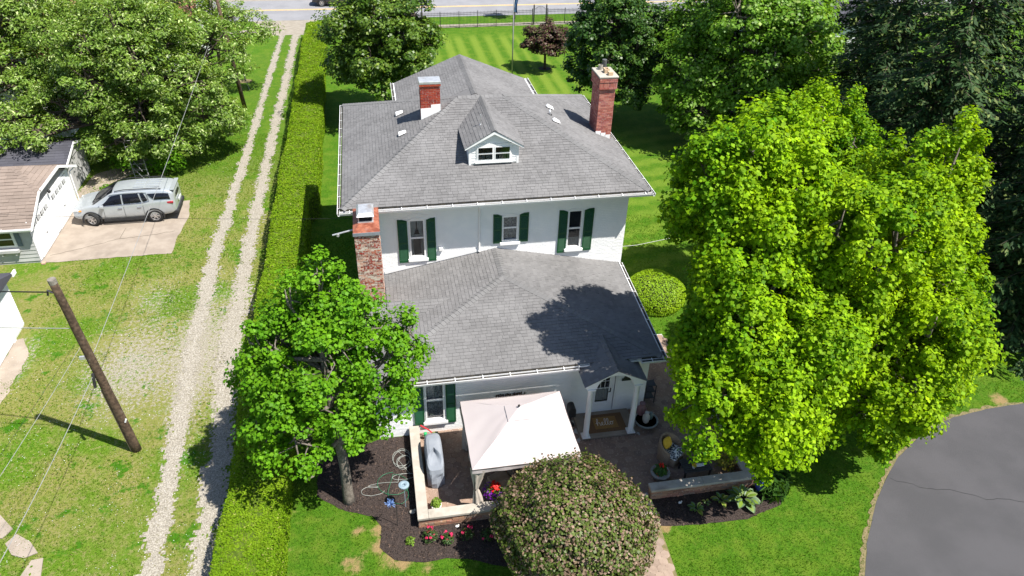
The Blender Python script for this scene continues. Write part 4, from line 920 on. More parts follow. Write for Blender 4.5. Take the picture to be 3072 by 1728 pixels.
MB().box(-15.32, -15.26, 28.3, 28.62, 2.38, 2.56).build('eave_return', 'white_trim', OB)
sheet('door_apron', [(-15.6, 22.6), (-15.6, 27.1), (-15.25, 27.15), (-14.7, 26.2), (-14.75, 22.6)], 0.012, 'concrete', .08, .3)
# neighbour's white house behind the big tree
def far_house(name, label, x0, x1, y0, y1, hw, hr, wallm, roofm, along='x', wins=True):
    H_ = thing(name, label, 'house', ((x0 + x1) / 2, (y0 + y1) / 2, 0))
    MB().box(x0, x1, y0, y1, 0, hw).build('wall', wallm, H_)
    r_o = sub('roof', H_); o = .35
    if along == 'x':
        ym = (y0 + y1) / 2; pls = [Plane([(x0 - o, y0 - o, hw - .05), (x1 + o, y0 - o, hw - .05), (x1 + o, ym, hr), (x0 - o, ym, hr)]), Plane([(x1 + o, y1 + o, hw - .05), (x0 - o, y1 + o, hw - .05), (x0 - o, ym, hr), (x1 + o, ym, hr)])]
        MB().prism([(x0, y0, hw), (x0, y1, hw), (x0, ym, hr - .12)], (x1 - x0, 0, 0)).build('gable', wallm, H_)
    else:
        xm = (x0 + x1) / 2; pls = [Plane([(x0 - o, y1 + o, hw - .05), (x0 - o, y0 - o, hw - .05), (xm, y0 - o, hr), (xm, y1 + o, hr)]), Plane([(x1 + o, y0 - o, hw - .05), (x1 + o, y1 + o, hw - .05), (xm, y1 + o, hr), (xm, y0 - o, hr)])]
        MB().prism([(x0, y0, hw), (x1, y0, hw), (xm, y0, hr - .12)], (0, y1 - y0, 0)).build('gable', wallm, H_)
    shingles(pls, r_o, roofm, None, 0, seed=int(abs(x0)) + 3, ex=.3, wmin=.5, wmax=.9)
    if wins:
        for z0 in ((.9,) if hw < 4 else (.9, 3.4)):
            for k_ in range(max(2, int((x1 - x0) / 2.6))):
                xx = x0 + .9 + k_ * 2.5
                if xx + 1 > x1: break
                wn = MB().box(xx, xx + .95, y0 - .05, y0 - .002, z0, z0 + 1.4).build('window', 'white_trim', H_)
                MB().box(xx + .08, xx + .87, y0 - .056, y0 - .051, z0 + .08, z0 + 1.32).build('pane', 'room_dark', wn)
            for k_ in range(max(1, int((y1 - y0) / 3))):
                yy = y0 + 1 + k_ * 2.8
                if yy + 1 > y1: break
                wn = MB().box(x1 + .002, x1 + .05, yy, yy + .95, z0, z0 + 1.4).build('window', 'white_trim', H_)
                MB().box(x1 + .051, x1 + .056, yy + .08, yy + .87, z0 + .08, z0 + 1.32).build('pane', 'room_dark', wn)
    return H_
MSHINGLE('shingle_rust', (.20, .09, .065), (.28, .13, .095), .15)
far_house('neighbour_house', 'white neighbour house with rust roof half hidden behind the big pale tree', -30, -19.5, 49, 57, 4.6, 7.2, 'siding_white', 'shingle_rust', 'y')
far_house('neighbour_house', 'white and brick neighbour house near the road behind the big tree', -24, -13.6, 61.5, 69, 3.4, 5.6, 'siding_white', 'shingle_rust', 'x')
far_house('neighbour_house', 'pale house glimpsed through the dark conifers', 33, 42, 58, 66, 3.4, 6, 'siding_white', 'shingle_dark', 'x')
# ---------------------------------------------------------------- SUV
M('silver_paint', (.40, .43, .45), (.43, .46, .48), rough=.26, metal=.35, spec=.5, coat=.6)
M('black_paint', (.012, .012, .015), (.018, .018, .02), rough=.25, spec=.5, coat=.8)
M('black_trim', (.02, .02, .022), (.03, .03, .032), rough=.6)
M('car_glass', (.006, .007, .012), (.009, .010, .015), rough=.04, spec=.35)
M('tyre', (.018, .018, .019), (.026, .026, .026), rough=.85, bump=.3)
M('alloy', (.55, .55, .56), (.62, .62, .63), rough=.3, metal=.8)
M('lamp_red', (.30, .012, .02), (.36, .02, .03), rough=.15, spec=.6)
M('lamp_clear', (.60, .62, .64), (.68, .7, .72), rough=.12, spec=.6)
M('lamp_amber', (.70, .22, .03), (.75, .26, .04), rough=.2)
M('chrome', (.68, .68, .70), (.72, .72, .74), rough=.12, metal=1)
def suv(name, label, paint, loc, rz, steer=0.0, group=None):
    """local frame: +x forward, length 5.19, width 2.0, height 1.78"""
    S_ = thing(name, label, 'car', loc, rz, group)
    bm = bmesh.new()
    st = [  # x, half width at sill, half width at belt, z bottom, z belt, half roof width, z roof (None: bonnet/no cabin)
        (-2.58, .74, .80, .48, .92, .70, 1.34), (-2.52, .86, .90, .42, 1.12, .74, 1.62), (-2.30, .93, .96, .36, 1.19, .75, 1.74), (-1.9, .97, .985, .32, 1.18, .76, 1.79), (-1.2, .98, .99, .29, 1.14, .765, 1.81), (-.4, .98, .99, .28, 1.11, .765, 1.805), (.25, .98, .99, .28, 1.09, .75, 1.765), (.60, .98, .985, .28, 1.08, .715, 1.68), (1.0, .98, .98, .28, 1.08, .74, 1.42), (1.36, .975, .97, .29, 1.09, .82, 1.17), (1.48, .97, .96, .29, 1.085, .82, 1.14), (1.9, .955, .935, .30, 1.03, .78, 1.11), (2.25, .91, .88, .32, .96, .72, 1.04), (2.46, .80, .77, .36, .84, .62, .94), (2.585, .62, .60, .44, .66, .45, .76)]
    rings = []
    for x_, hs, hb, zb, zl, hr_, zr_ in st:
        prof = [(0, zb), (hs * .82, zb), (hs, zb + .10), (hb * 1.0, (zb + zl) * .5 + .05), (hb * .975, zl - .03), (hb * .95, zl + .015), (hr_ + (hb * .95 - hr_) * .42, zl + (zr_ - zl) * .58), (hr_ + .02, zl + (zr_ - zl) * .90), (hr_ * .86, zr_ - .012), (hr_ * .45, zr_ + .012), (0, zr_ + .02)]
        full = prof + [(-a, c) for a, c in prof[-2:0:-1]]
        rings.append([bm.verts.new((x_, a, c)) for a, c in full])
    nn = len(rings[0])
    for r1_, r2_ in zip(rings[:-1], rings[1:]):
        for k_ in range(nn): bm.faces.new((r1_[k_], r1_[(k_ + 1) % nn], r2_[(k_ + 1) % nn], r2_[k_]))
    bm.faces.new(rings[0][::-1]); bm.faces.new(rings[-1])
    bmesh.ops.recalc_face_normals(bm, faces=bm.faces)
    me = bpy.data.meshes.new('body'); bm.to_mesh(me); bm.free()
    me.polygons.foreach_set('use_smooth', [True] * len(me.polygons))
    body = link('body', me, paint, S_); sd_ = body.modifiers.new('smooth', 'SUBSURF'); sd_.levels = 2; sd_.render_levels = 2
    # glass follows the cabin side: quads set slightly proud of the shell
    def side(x_, f, s_):     # point on cabin side at station x (interpolated), f: 0 belt .. 1 roof edge
        xs_ = [q_[0] for q_ in st]; hb = np.interp(x_, xs_, [q_[2] for q_ in st]) * .95; zl = np.interp(x_, xs_, [q_[4] for q_ in st]); hr_ = np.interp(x_, xs_, [q_[5] for q_ in st]); zr_ = np.interp(x_, xs_, [q_[6] for q_ in st])
        return Vector((x_, s_ * (hb + (hr_ + .02 - hb) * f + .012 + .035 * math.sin(min(f, 1) * math.pi)), zl + (zr_ - zl) * (.04 + .84 * f)))
    def glass(quad, s_, name='side_window'):
        n_ = 6; mb = MB(); vs = []
        (xa0, fa0), (xb0, fb0), (xc0, fc0), (xd0, fd0) = quad
        for j in range(n_ + 1):
            for i in range(n_ + 1):
                u, v_ = i / n_, j / n_
                x_ = (xa0 * (1 - u) + xb0 * u) * (1 - v_) + (xd0 * (1 - u) + xc0 * u) * v_; f = (fa0 * (1 - u) + fb0 * u) * (1 - v_) + (fd0 * (1 - u) + fc0 * u) * v_
                vs.append(side(x_, f, s_))
        mb.add(vs, [(j * (n_ + 1) + i, j * (n_ + 1) + i + 1, (j + 1) * (n_ + 1) + i + 1, (j + 1) * (n_ + 1) + i) for j in range(n_) for i in range(n_)])
        return mb.build(name, 'car_glass', S_, world=False, smooth=True)
    for s_ in (-1, 1):
        glass([(-.02, .06), (1.18, .06), (.72, .62), (-.02, .9)][0:1] + [(1.12, .05), (.50, .86), (-.02, .92)], s_); glass([(-.98, .08), (-.10, .06), (-.10, .92), (-.86, .92)], s_); glass([(-1.30, .22), (-1.06, .08), (-.95, .90), (-1.12, .92)], s_)
        glass([(-2.40, .16), (-1.62, .20), (-1.30, .80), (-2.34, .80)], s_)
        # chrome line round the side glass, door gaps, handles
        pth = [side(x_, .02, s_) + Vector((0, s_ * .006, 0)) for x_ in (1.15, .4, -.4, -1.0)] + [side(-1.36, .16, s_) + Vector((0, s_ * .006, 0)), side(-1.26, .9, s_) + Vector((0, s_ * .006, 0))] + [side(x_, .96, s_) + Vector((0, s_ * .006, 0)) for x_ in (-.9, -.3, .3, .55)]
        MB().tube(pth, .013, 5).build('window_trim', 'chrome', S_, world=False)
        MB().tube([(-2.0, s_ * .70, 1.80), (-1.85, s_ * .70, 1.845), (-.2, s_ * .70, 1.85), (.25, s_ * .69, 1.785)], .022, 6).build('roof_rail', 'black_trim', S_, world=False, smooth=True)
        gp_ = MB()
        for x_ in (.93, -.06, -1.0):
            gp_.tube([(x_, s_ * .992, .42), (x_, s_ * 1.0, .65), (x_ - .01, s_ * .982, 1.03)], .006, 4)
        gp_.build('door_seam', 'black_trim', S_, world=False)
        for x_ in (.12, -.82): MB().bevbox(x_ - .11, x_ + .11, s_ * 1.0 - .02, s_ * 1.0 + .02, .93, .97, .015).build('door_handle', 'chrome', S_, world=False)
        MB().bevbox(.84, 1.02, s_ * 1.12 - .09, s_ * 1.12 + .09, 1.07, 1.23, .04).build('mirror', paint, S_, world=False)
        MB().box(-1.0, 1.05, s_ * .975 - .02, s_ * .975 + .022, .24, .37).build('sill_trim', 'black_trim', S_, world=False)
        MB().bevbox(-2.50, -2.18, s_ * .90 - .06, s_ * .90 + .045, 1.02, 1.15, .03).build('tail_lamp', 'lamp_red', S_, world=False)
        MB().bevbox(2.10, 2.42, s_ * .80 - .06, s_ * .80 + .075, .84, .94, .03).build('headlight', 'lamp_clear', S_, world=False)
        MB().bevbox(2.02, 2.15, s_ * .88 - .03, s_ * .88 + .055, .84, .91, .02).build('turn_lamp', 'lamp_amber', S_, world=False)
        # wheels and arches
        for x_, ang in ((1.60, steer), (-1.47, 0.0)):
            ar = MB(); n_ = 18
            for k_ in range(n_):
                a0, a1 = math.pi * (k_ / n_ * 1.16 - .08), math.pi * ((k_ + 1) / n_ * 1.16 - .08)
                q_ = [(x_ + r_2 * math.cos(a), s_ * (.955 + .045 * e_), .36 + r_2 * math.sin(a)) for a in (a0, a1) for r_2, e_ in ((.41, 1), (.475, 1), (.475, -.4), (.41, -.4))]
                ar.add(q_, [(0, 1, 5, 4), (1, 2, 6, 5), (3, 0, 4, 7)])
            ar.build('wheel_arch', 'black_trim', S_, world=False)
            MB().lathe([(.42, -.09), (.42, .09)], (0, 0, 0), 20).v
            wl = bpy.data.objects.new('wheel', None); COL.objects.link(wl); wl.parent = S_; wl.empty_display_size = .1
            wl.location = (x_, s_ * .865, .365); wl.rotation_euler = (0, 0, ang)
            ty = MB(); n_ = 28; pr = [(.235, -.11), (.30, -.125), (.35, -.115), (.365, -.07), (.365, .07), (.35, .115), (.30, .125), (.235, .11)]
            vs = [(r_2 * math.cos(2 * math.pi * k_ / n_), y_, r_2 * math.sin(2 * math.pi * k_ / n_)) for r_2, y_ in pr for k_ in range(n_)]
            ty.add(vs, [(i * n_ + k_, i * n_ + (k_ + 1) % n_, (i + 1) * n_ + (k_ + 1) % n_, (i + 1) * n_ + k_) for i in range(len(pr) - 1) for k_ in range(n_)]); ty.build('tyre', 'tyre', wl, world=False, smooth=True)
            rm = MB(); vs = [(r_2 * math.cos(2 * math.pi * k_ / n_), s_ * y_, r_2 * math.sin(2 * math.pi * k_ / n_)) for r_2, y_ in ((.24, .112), (.225, .115), (.215, .05)) for k_ in range(n_)]
            rm.add(vs, [(i * n_ + k_, i * n_ + (k_ + 1) % n_, (i + 1) * n_ + (k_ + 1) % n_, (i + 1) * n_ + k_) for i in range(2) for k_ in range(n_)])
            rm.lathe([(.001, 0), (.001, 0)], (0, 0, 0), 3)
            for k_ in range(6):
                for o_a in (-.13, .13):
                    a = 2 * math.pi * k_ / 6 + o_a; d_ = Vector((math.cos(a), 0, math.sin(a))); e_ = Vector((-math.sin(a), 0, math.cos(a)))
                    rm.prism([d_ * .05 - e_ * .018 + Vector((0, s_ * .09, 0)), d_ * .05 + e_ * .018 + Vector((0, s_ * .09, 0)), d_ * .225 + e_ * .014 + Vector((0, s_ * .102, 0)), d_ * .225 - e_ * .014 + Vector((0, s_ * .102, 0))], (0, -s_ * .03, 0))
            n2 = 16; rm.add([(.06 * math.cos(2 * math.pi * k_ / n2), s_ * .105, .06 * math.sin(2 * math.pi * k_ / n2)) for k_ in range(n2)], [tuple(range(n2))])
            rm.build('rim', 'alloy', wl, world=False)
            n2 = 20; MB().add([(.22 * math.cos(2 * math.pi * k_ / n2), s_ * .05, .22 * math.sin(2 * math.pi * k_ / n2)) for k_ in range(n2)], [tuple(range(n2))]).build('brake_disc', 'black_trim', wl, world=False)
    # windscreen, rear screen, bonnet line, roof, bumpers
    def screen(xs_, ws, zs, name):
        n_ = 8; mb = MB(); vs = []
        for x_, w_, z_ in zip(xs_, ws, zs):
            for i in range(n_ + 1):
                u = 2 * i / n_ - 1; vs.append((x_ - .05 * u * u * (1 if name == 'windscreen' else -1), w_ * u, z_ - .02 * u * u))
        mb.add(vs, [(j * (n_ + 1) + i, j * (n_ + 1) + i + 1, (j + 1) * (n_ + 1) + i + 1, (j + 1) * (n_ + 1) + i) for j in range(len(xs_) - 1) for i in range(n_)]); return mb.build(name, 'car_glass', S_, world=False, smooth=True)
    screen([1.50, 1.2, .86, .58, .42], [.79, .77, .73, .69, .66], [1.175, 1.36, 1.55, 1.70, 1.765], 'windscreen')
    screen([-2.60, -2.58, -2.50, -2.42], [.70, .70, .68, .64], [1.20, 1.35, 1.53, 1.66], 'rear_screen')
    rb_ = MB()
    for k_ in range(4):
        y_ = -.42 + .28 * k_
        rb_.bevbox(-1.9, -1.25, y_ - .035, y_ + .035, 1.805, 1.838, .008).bevbox(-1.12, -.6, y_ - .035, y_ + .035, 1.815, 1.845, .008)
    rb_.build('roof_rib', paint, S_, world=False)
    MB().bevbox(-2.62, -2.40, -.70, .70, 1.665, 1.715, .02).build('spoiler', paint, S_, world=False)
    MB().bevbox(-2.64, -2.36, -.86, .86, .36, .58, .05).build('rear_bumper', 'black_trim', S_, world=False)
    MB().bevbox(2.36, 2.57, -.62, .62, .34, .50, .04).build('front_bumper', 'black_trim', S_, world=False)
    MB().bevbox(2.40, 2.60, -.42, .42, .56, .74, .03).build('grille', 'black_trim', S_, world=False)
    MB().bevbox(-2.655, -2.62, -.26, .26, .86, .98, .008).build('number_plate', 'lamp_clear', S_, world=False)
    wp = MB(); wp.tube([(1.50, .55, 1.18), (1.44, -.05, 1.22)], .012, 5).tube([(1.50, -.1, 1.18), (1.44, -.62, 1.215)], .012, 5); wp.build('wiper', 'black_trim', S_, world=False)
    return S_
suv('parked_car', 'silver SUV parked on the concrete pad beside the garage', 'silver_paint', (-13.38, 37.60, .016), math.radians(180.5), steer=math.radians(-18))
suv('parked_car', 'black car on the road at the top edge of the picture', 'black_paint', (-3.05, 81.75, .015), math.radians(180))
# ---------------------------------------------------------------- poles, wires, fence, flag
M('pole_wood', (.050, .033, .022), (.105, .070, .046), scale=9, rough=.95, bump=.8, bscale=25, c3=(.14, .11, .085))
M('grey_wood', (.16, .14, .12), (.22, .20, .17), scale=9, rough=.95, bump=.8, bscale=25)
M('cable_pale', (.30, .30, .30), (.36, .36, .36), rough=.5, metal=.3)
M('cable_black', (.015, .015, .017), (.02, .02, .02), rough=.7)
UP = thing('utility_pole', 'leaning weathered brown utility pole standing in the grass beside the driveway', 'utility pole', (-9.29, 20.0, 0))
tp = Vector((-9.72, 19.78, 7.40)); bs = Vector((-9.29, 20.0, 0))
MB().tube([bs + (tp - bs) * f + Vector((random.uniform(-.004, .004), 0, 0)) for f in np.linspace(-.02, 1, 14)], list(np.linspace(.165, .115, 14)), 14).build('shaft', 'pole_wood', UP, smooth=True)
MB().tube([bs + (tp - bs) * .985, bs + (tp - bs) * 1.006], [.121, .118], 14).build('pole_top', 'grey_wood', UP)
on = lambda f: bs + (tp - bs) * f
MB().tube([on(.0) + Vector((-.17, -.03, 0)), on(.40) + Vector((-.155, -.03, 0))], .022, 6).build('conduit', 'chalk', UP)
MB().tube([on(.945) + Vector((-.1, -.06, 0)), on(.955) + Vector((-.22, -.05, .02)), on(.94) + Vector((-.28, -.03, -.05))], .035, 6).build('insulator', 'cast_black', UP)
MB().box(on(.60).x - .25, on(.60).x - .1, on(.6).y - .16, on(.6).y - .09, on(.6).z - .02, on(.6).z + .10).build('clamp', 'galv', UP)
MB().tube([on(.52) + Vector((-.10, -.13, -.05)), on(.46) + Vector((-.16, -.24, -.10))], .05, 8).build('splice_case', 'cast_black', UP)
MB().tube([on(.20) + Vector((.12, -.1, .0)), on(.2) + Vector((.17, -.08, .12))], .03, 6).build('tag_plate', 'lamp_clear', UP)
def wire(name, label, pts, r, mat, sag=.0, n=24):
    p, q_ = Vector(pts[0]), Vector(pts[1]); path = [p.lerp(q_, i / n) - Vector((0, 0, sag * 4 * (i / n) * (1 - i / n))) for i in range(n + 1)]
    o = MB().tube(path, r, 5).build(name, mat); return tag(o, label, 'cable')
# far pole further up the driveway
U2 = thing('utility_pole', 'slim brown utility pole up the driveway beside the pale tree', 'utility pole', (-9.22, 52.86, 0))
MB().tube([(-9.22, 52.86, -.1), (-9.5, 52.9, 4), (-9.75, 52.9, 8.2)], [.15, .13, .10], 10).build('shaft', 'pole_wood', U2, smooth=True)
c1_ = on(.57) + Vector((-.05, -.14, 0)); c2_ = on(.66) + Vector((-.1, -.12, 0))
wire('cable', 'pale overhead cable from the leaning pole to the far pole', (c1_, (-9.7, 52.8, 6.6)), .010, 'cable_pale', .25)
wire('cable', 'pale overhead cable running from the leaning pole to the lower left corner', (on(.5) + Vector((-.13, -.2, 0)), (-9.6, 2.0, 6.2)), .010, 'cable_pale', .5)
wire('cable', 'second pale cable from higher on the leaning pole down to the lower left', (c2_, (-11.2, 2.0, 6.5)), .007, 'cable_pale', .5)
wire('cable', 'thin dark cable beside the second pale cable', (on(.68) + Vector((-.2, -.1, 0)), (-11.9, 2.0, 6.6)), .005, 'cable_black', .55)
wire('cable', 'thick black service cable from the pole top to the left picture edge', (on(.945) + Vector((-.25, 0, 0)), (-24.0, 24.6, 6.2)), .022, 'cable_black', .25)
wire('cable', 'pale guy wire from the leaning pole to the white outbuilding', (on(.76) + Vector((-.13, -.05, 0)), (-24.0, 23.0, 5.4)), .014, 'cable_pale', .12)
wire('cable', 'thin dark service cable crossing over the parked silver car', ((-26.0, 34.0, 3.6), (-1.05, 25.0, 5.9)), .006, 'cable_black', .3)
# mast bracket off the left chimney
MK = tag(MB().tube([(-1.14, 23.2, 6.45), (-1.9, 23.2, 6.28)], .032, 8).tube([(-1.70, 23.2, 6.31), (-1.72, 23.2, 6.22)], .05, 8).build('service_mast', 'galv'), 'short grey service pipe reaching out from the patchwork brick chimney', 'pipe')
# rope line right of the house
tag(MB().tube([(9.73, 25.6, 3.35), (10.6, 25.7, 3.30), (12.4, 26.0, 3.36)], .009, 6).build('rope_line', 'cable_pale'), 'thin pale line stretched from the house corner towards the big tree', 'rope')
# iron fence along the front pavement
M('iron', (.012, .014, .015), (.02, .022, .022), rough=.5, spec=.4)
def fy(x_): return 71.78 + max(0.0, min((x_ - 6.6) * .055, .55)) + max(0.0, (x_ - 16.6) * .018)
def fence_run(xa, xb, label):
    F_ = thing('iron_fence', label, 'fence', ((xa + xb) / 2, fy((xa + xb) / 2), 0), group='iron fence along the front pavement')
    n_ = max(1, round((xb - xa) / 1.80)); 
    for k_ in range(n_ + 1):
        x_ = xa + (xb - xa) * k_ / n_; MB().box(x_ - .03, x_ + .03, fy(x_) - .03, fy(x_) + .03, 0, 1.55).build('post', 'iron', F_)
    for z_ in (.14, 1.22, 1.36):
        mb = MB()
        for k_ in range(n_):
            a, c = xa + (xb - xa) * k_ / n_ + .031, xa + (xb - xa) * (k_ + 1) / n_ - .031
            mb.add([(a, fy(a) - .014, z_), (c, fy(c) - .014, z_), (c, fy(c) + .014, z_), (a, fy(a) + .014, z_), (a, fy(a) - .014, z_ + .03), (c, fy(c) - .014, z_ + .03), (c, fy(c) + .014, z_ + .03), (a, fy(a) + .014, z_ + .03)], [(0, 3, 2, 1), (4, 5, 6, 7), (0, 1, 5, 4), (1, 2, 6, 5), (2, 3, 7, 6), (3, 0, 4, 7)])
        mb.build('rail', 'iron', F_)
    me = None; x_ = xa + .12
    while x_ < xb - .05:
        if me is None:
            o = MB().box(-.0095, .0095, -.0095, .0095, .08, 1.44).add([(-.014, -.014, 1.44), (.014, -.014, 1.44), (.014, .014, 1.44), (-.014, .014, 1.44), (0, 0, 1.54)], [(0, 1, 4), (1, 2, 4), (2, 3, 4), (3, 0, 4)]).build('picket', 'iron', F_, world=False); me = o.data
        else: o = link('picket', me, 'iron', F_)
        o.location = (x_ - F_.location.x, fy(x_) - F_.location.y, 0); x_ += .138
fence_run(-2.4, 15.72, 'black iron picket fence between the dense left tree and the arched gate')
fence_run(17.25, 33.0, 'black iron picket fence running right from the arched gate')
GT = thing('garden_gate', 'black iron gate with arched top between two heavy posts', 'gate', (16.5, fy(16.5), 0))
for x_ in (15.86, 17.12):
    MB().box(x_ - .055, x_ + .055, fy(x_) - .055, fy(x_) + .055, 0, 1.75).lathe([(.075, 1.75), (.08, 1.78), (.05, 1.82), (.065, 1.88), (.001, 1.95)], (x_, fy(x_), 0), 10).build('post', 'iron', GT)
az = lambda x_: 1.45 + .30 * (1 - ((x_ - 16.49) / .56) ** 2)
for x_ in np.linspace(15.98, 17.0, 9): MB().box(x_ - .01, x_ + .01, fy(x_) - .01, fy(x_) + .01, .08, az(x_)).build('bar', 'iron', GT)
MB().tube([(x_, fy(x_), az(x_)) for x_ in np.linspace(15.95, 17.03, 13)], .017, 6).build('arch_rail', 'iron', GT)
MB().tube([(15.95, fy(16), .15), (17.03, fy(17), .15)], .015, 6).tube([(15.95, fy(16), 1.2), (17.03, fy(17), 1.2)], .015, 6).build('rail', 'iron', GT)
# flagpole
M('flag_blue', (.03, .07, .20), (.10, .20, .34), scale=5, rough=.9, c3=(.55, .58, .55))
FP = thing('flagpole', 'tall pale metal flagpole with a limp blue flag on the back lawn', 'flagpole', (11.05, 57.7, 0))
MB().tube([(11.05, 57.7, 0), (11.05, 57.7, 3), (11.05, 57.7, 7.2)], [.055, .05, .035], 12).build('pole', 'cable_pale', FP, smooth=True)
mb = MB(); n_ = 8; vs = []
for j in range(9):
    for i in range(n_ + 1):
        u, v_ = i / n_, j / 8; vs.append((11.09 + .30 * u * (1 - .25 * v_) + .05 * math.sin(5 * v_ + 2 * u), 57.7 + .09 * math.sin(u * 9 + v_ * 2), 6.35 - 1.25 * v_ - .25 * u))
mb.add(vs, [(j * (n_ + 1) + i, j * (n_ + 1) + i + 1, (j + 1) * (n_ + 1) + i + 1, (j + 1) * (n_ + 1) + i) for j in range(8) for i in range(n_)]); mb.build('flag', 'flag_blue', FP, smooth=True)
# bird bath, leaning ladder frame
BB = tag(MB().lathe([(.20, 0), (.20, .05), (.09, .12), (.07, .45), (.10, .55), (.33, .62), (.34, .68), (.28, .66), (.02, .63)], (-17.6, 42.6, 0), 18).build('bird_bath', 'galv', smooth=False), 'grey pedestal bird bath beside the garage path', 'bird bath')
LD = thing('ladder', 'weathered metal ladder frame standing against the undergrowth behind the car', 'ladder', (-13.7, 41.8, 0))
for x_ in (-14.05, -13.3):
    MB().tube([(x_, 41.8, 0), (x_ - .35, 42.5, 2.5), (x_ - .2, 42.6, 2.75)], .022, 6).build('rail', 'cable_pale', LD)
for f in np.linspace(.12, .9, 7): MB().tube([(-14.05 - .35 * f, 41.8 + .7 * f, 2.5 * f), (-13.3 - .35 * f, 41.8 + .7 * f, 2.5 * f)], .016, 6).build('rung', 'cable_pale', LD)
for f in (.3, .55): MB().tube([(-14.0 - .35 * f, 41.8 + .7 * f, 2.5 * f), (-13.2 - .35 * f, 41.2, 2.5 * f - .5)], .014, 6).build('brace', 'cable_pale', LD)
tag(MB().tube([(-9.28, 56.56, 0), (-9.75, 57.9, .75)], .02, 6).build('wooden_stake', 'limestone'), 'leaning pale stake beside the far mulched young tree', 'stake')
# ---------------------------------------------------------------- patio, walls and what stands on it
PZ = .06
PATIO = [(.40, 15.15), (11.45, 15.15), (11.45, 23.5), (9.35, 23.5), (9.12, 19.19), (.40, 19.19)]
pt = sheet('patio', PATIO, PZ - .035, 'mortar_grey')
WALK = [(6.72, 14.35), (7.95, 14.35), (7.80, 11.5), (7.6, 8.0), (6.4, 8.0), (6.65, 11.5)]
wk = sheet('path', WALK, .008, 'dry_soil')
def hexes(poly, parent, r, z, nsingle, mat, name='paver', skip=None):
    rr_ = r * .972; me = None; pts_ = []
    xs_ = [p[0] for p in poly]; ys_ = [p[1] for p in poly]; row = 0; y_ = min(ys_)
    while y_ < max(ys_):
        x_ = min(xs_) + (r * .866 if row % 2 else 0)
        while x_ < max(xs_):
            if inpoly(np.array([x_]), np.array([y_]), poly)[0] and not (skip and skip(x_, y_)): pts_.append((x_, y_))
            x_ += r * 1.732
        y_ += r * 1.5; row += 1
    R = random.Random(3)
    def ring(x_, y_, q_, z_): return [(x_ + q_ * math.cos(math.pi / 6 + k_ * math.pi / 3 + o_), y_ + q_ * math.sin(math.pi / 6 + k_ * math.pi / 3 + o_), z_) for k_ in range(6) for o_ in (-.16, .16)]
    def one(mb, x_, y_, z_):
        a, b2, c = ring(x_, y_, rr_, z_ - .04), ring(x_, y_, rr_, z_ - .008), ring(x_, y_, rr_ * .93, z_)
        mb.add(a + b2 + c, [tuple(range(24, 36))] + [(i, (i + 1) % 12, 12 + (i + 1) % 12, 12 + i) for i in range(12)] + [(12 + i, 12 + (i + 1) % 12, 24 + (i + 1) % 12, 24 + i) for i in range(12)])
    hid = lambda p: 1 if (2.0 < p[0] < 5.5 and p[1] > 15.8) or (p[0] > 9.8 and p[1] > 17) else 0
    order = sorted(range(len(pts_)), key=lambda i: (hid(pts_[i]), (Vector((*pts_[i], 0)) - CAMP).length)); rest = MB()
    for n_, i in enumerate(order):
        x_, y_ = pts_[i]; dz = R.uniform(-.004, .004)
        if n_ < nsingle:
            if me is None: mb = MB(); one(mb, 0, 0, 0); o = mb.build(name, mat, parent, world=False); me = o.data
            else: o = link(name, me, mat, parent)
            o.location = (x_, y_, z + dz)
        else: one(rest, x_, y_, z + dz)
    if rest.f: tag(rest.build(name + '_field', mat, parent), kind='stuff')
hexes(PATIO, pt, .155, PZ, 290, 'paver_tone', skip=lambda x_, y_: (6.25 < x_ < 8.55 and 17.75 < y_ < 19.3) or y_ < 15.3 and not (6.7 < x_ < 7.9))
M('paver_light', (.235, .175, .138), (.275, .21, .165), scale=6, rough=.9, isl=.12)
hexes([(6.80, 14.35), (7.86, 14.35), (7.70, 11.5), (7.5, 8.0), (6.5, 8.0), (6.74, 11.5)], wk, .155, .035, 200, 'paver_light')
mb = MB()
for k_ in range(20): MB().bevbox(6.28 + k_ * .112, 6.28 + k_ * .112 + .10, 17.70, 17.90, PZ - .03, PZ + .006, .006).build('edging_brick', 'paver_tone', pt)
st_ = MB().bevbox(6.7, 7.98, 14.38, 14.93, -.02, .07, .015).build('step', 'limestone'); tag(st_, kind='structure')
def patio_wall(label, runs, capruns):
    W = thing('patio_wall', label, 'wall', (capruns[0][0], capruns[0][2], 0)); l = []; R = random.Random(7)
    for x0, x1, y0, y1 in runs:
        MB().box(x0 + .012, x1 - .012, y0 + .012, y1 - .012, 0, .40).build('core', 'mortar', W)
        for o_, u, n_, L in (((x0, y0, .01), (1, 0, 0), (0, -1, 0), x1 - x0), ((x1, y0, .01), (0, 1, 0), (1, 0, 0), y1 - y0), ((x0, y1, .01), (0, -1, 0), (-1, 0, 0), y1 - y0), ((x1, y1, .01), (-1, 0, 0), (0, 1, 0), x1 - x0)):
            brickface(l, o_, u, (0, 0, 1), n_, L, .40, bl=.38, bh=.09, j=.008, proud=.008, jit=.012, R=R, depth=.2)
    put_bricks(l, W, 'wall_stone', 140, 'stone')
    for x0, x1, y0, y1 in capruns: MB().bevbox(x0, x1, y0, y1, .402, .50, .012).build('cap_stone', 'limestone', W)
    return W
patio_wall('low stone wall with pale cap around the grill corner of the patio', [(.26, .54, 15.10, 19.15), (.55, 6.62, 15.10, 15.36)], [(.22, .57, 15.05, 17.1), (.22, .57, 17.104, 19.14), (.574, 2.6, 15.05, 15.40), (2.604, 4.6, 15.05, 15.40), (4.604, 6.66, 15.05, 15.40)])
patio_wall('low stone wall with bluish cap beside the wicker armchair and bed', [(7.97, 11.62, 14.99, 15.25), (11.36, 11.62, 15.26, 18.4)], [(7.93, 9.8, 14.95, 15.29), (9.804, 11.66, 14.95, 15.29), (11.32, 11.66, 15.294, 18.44)])
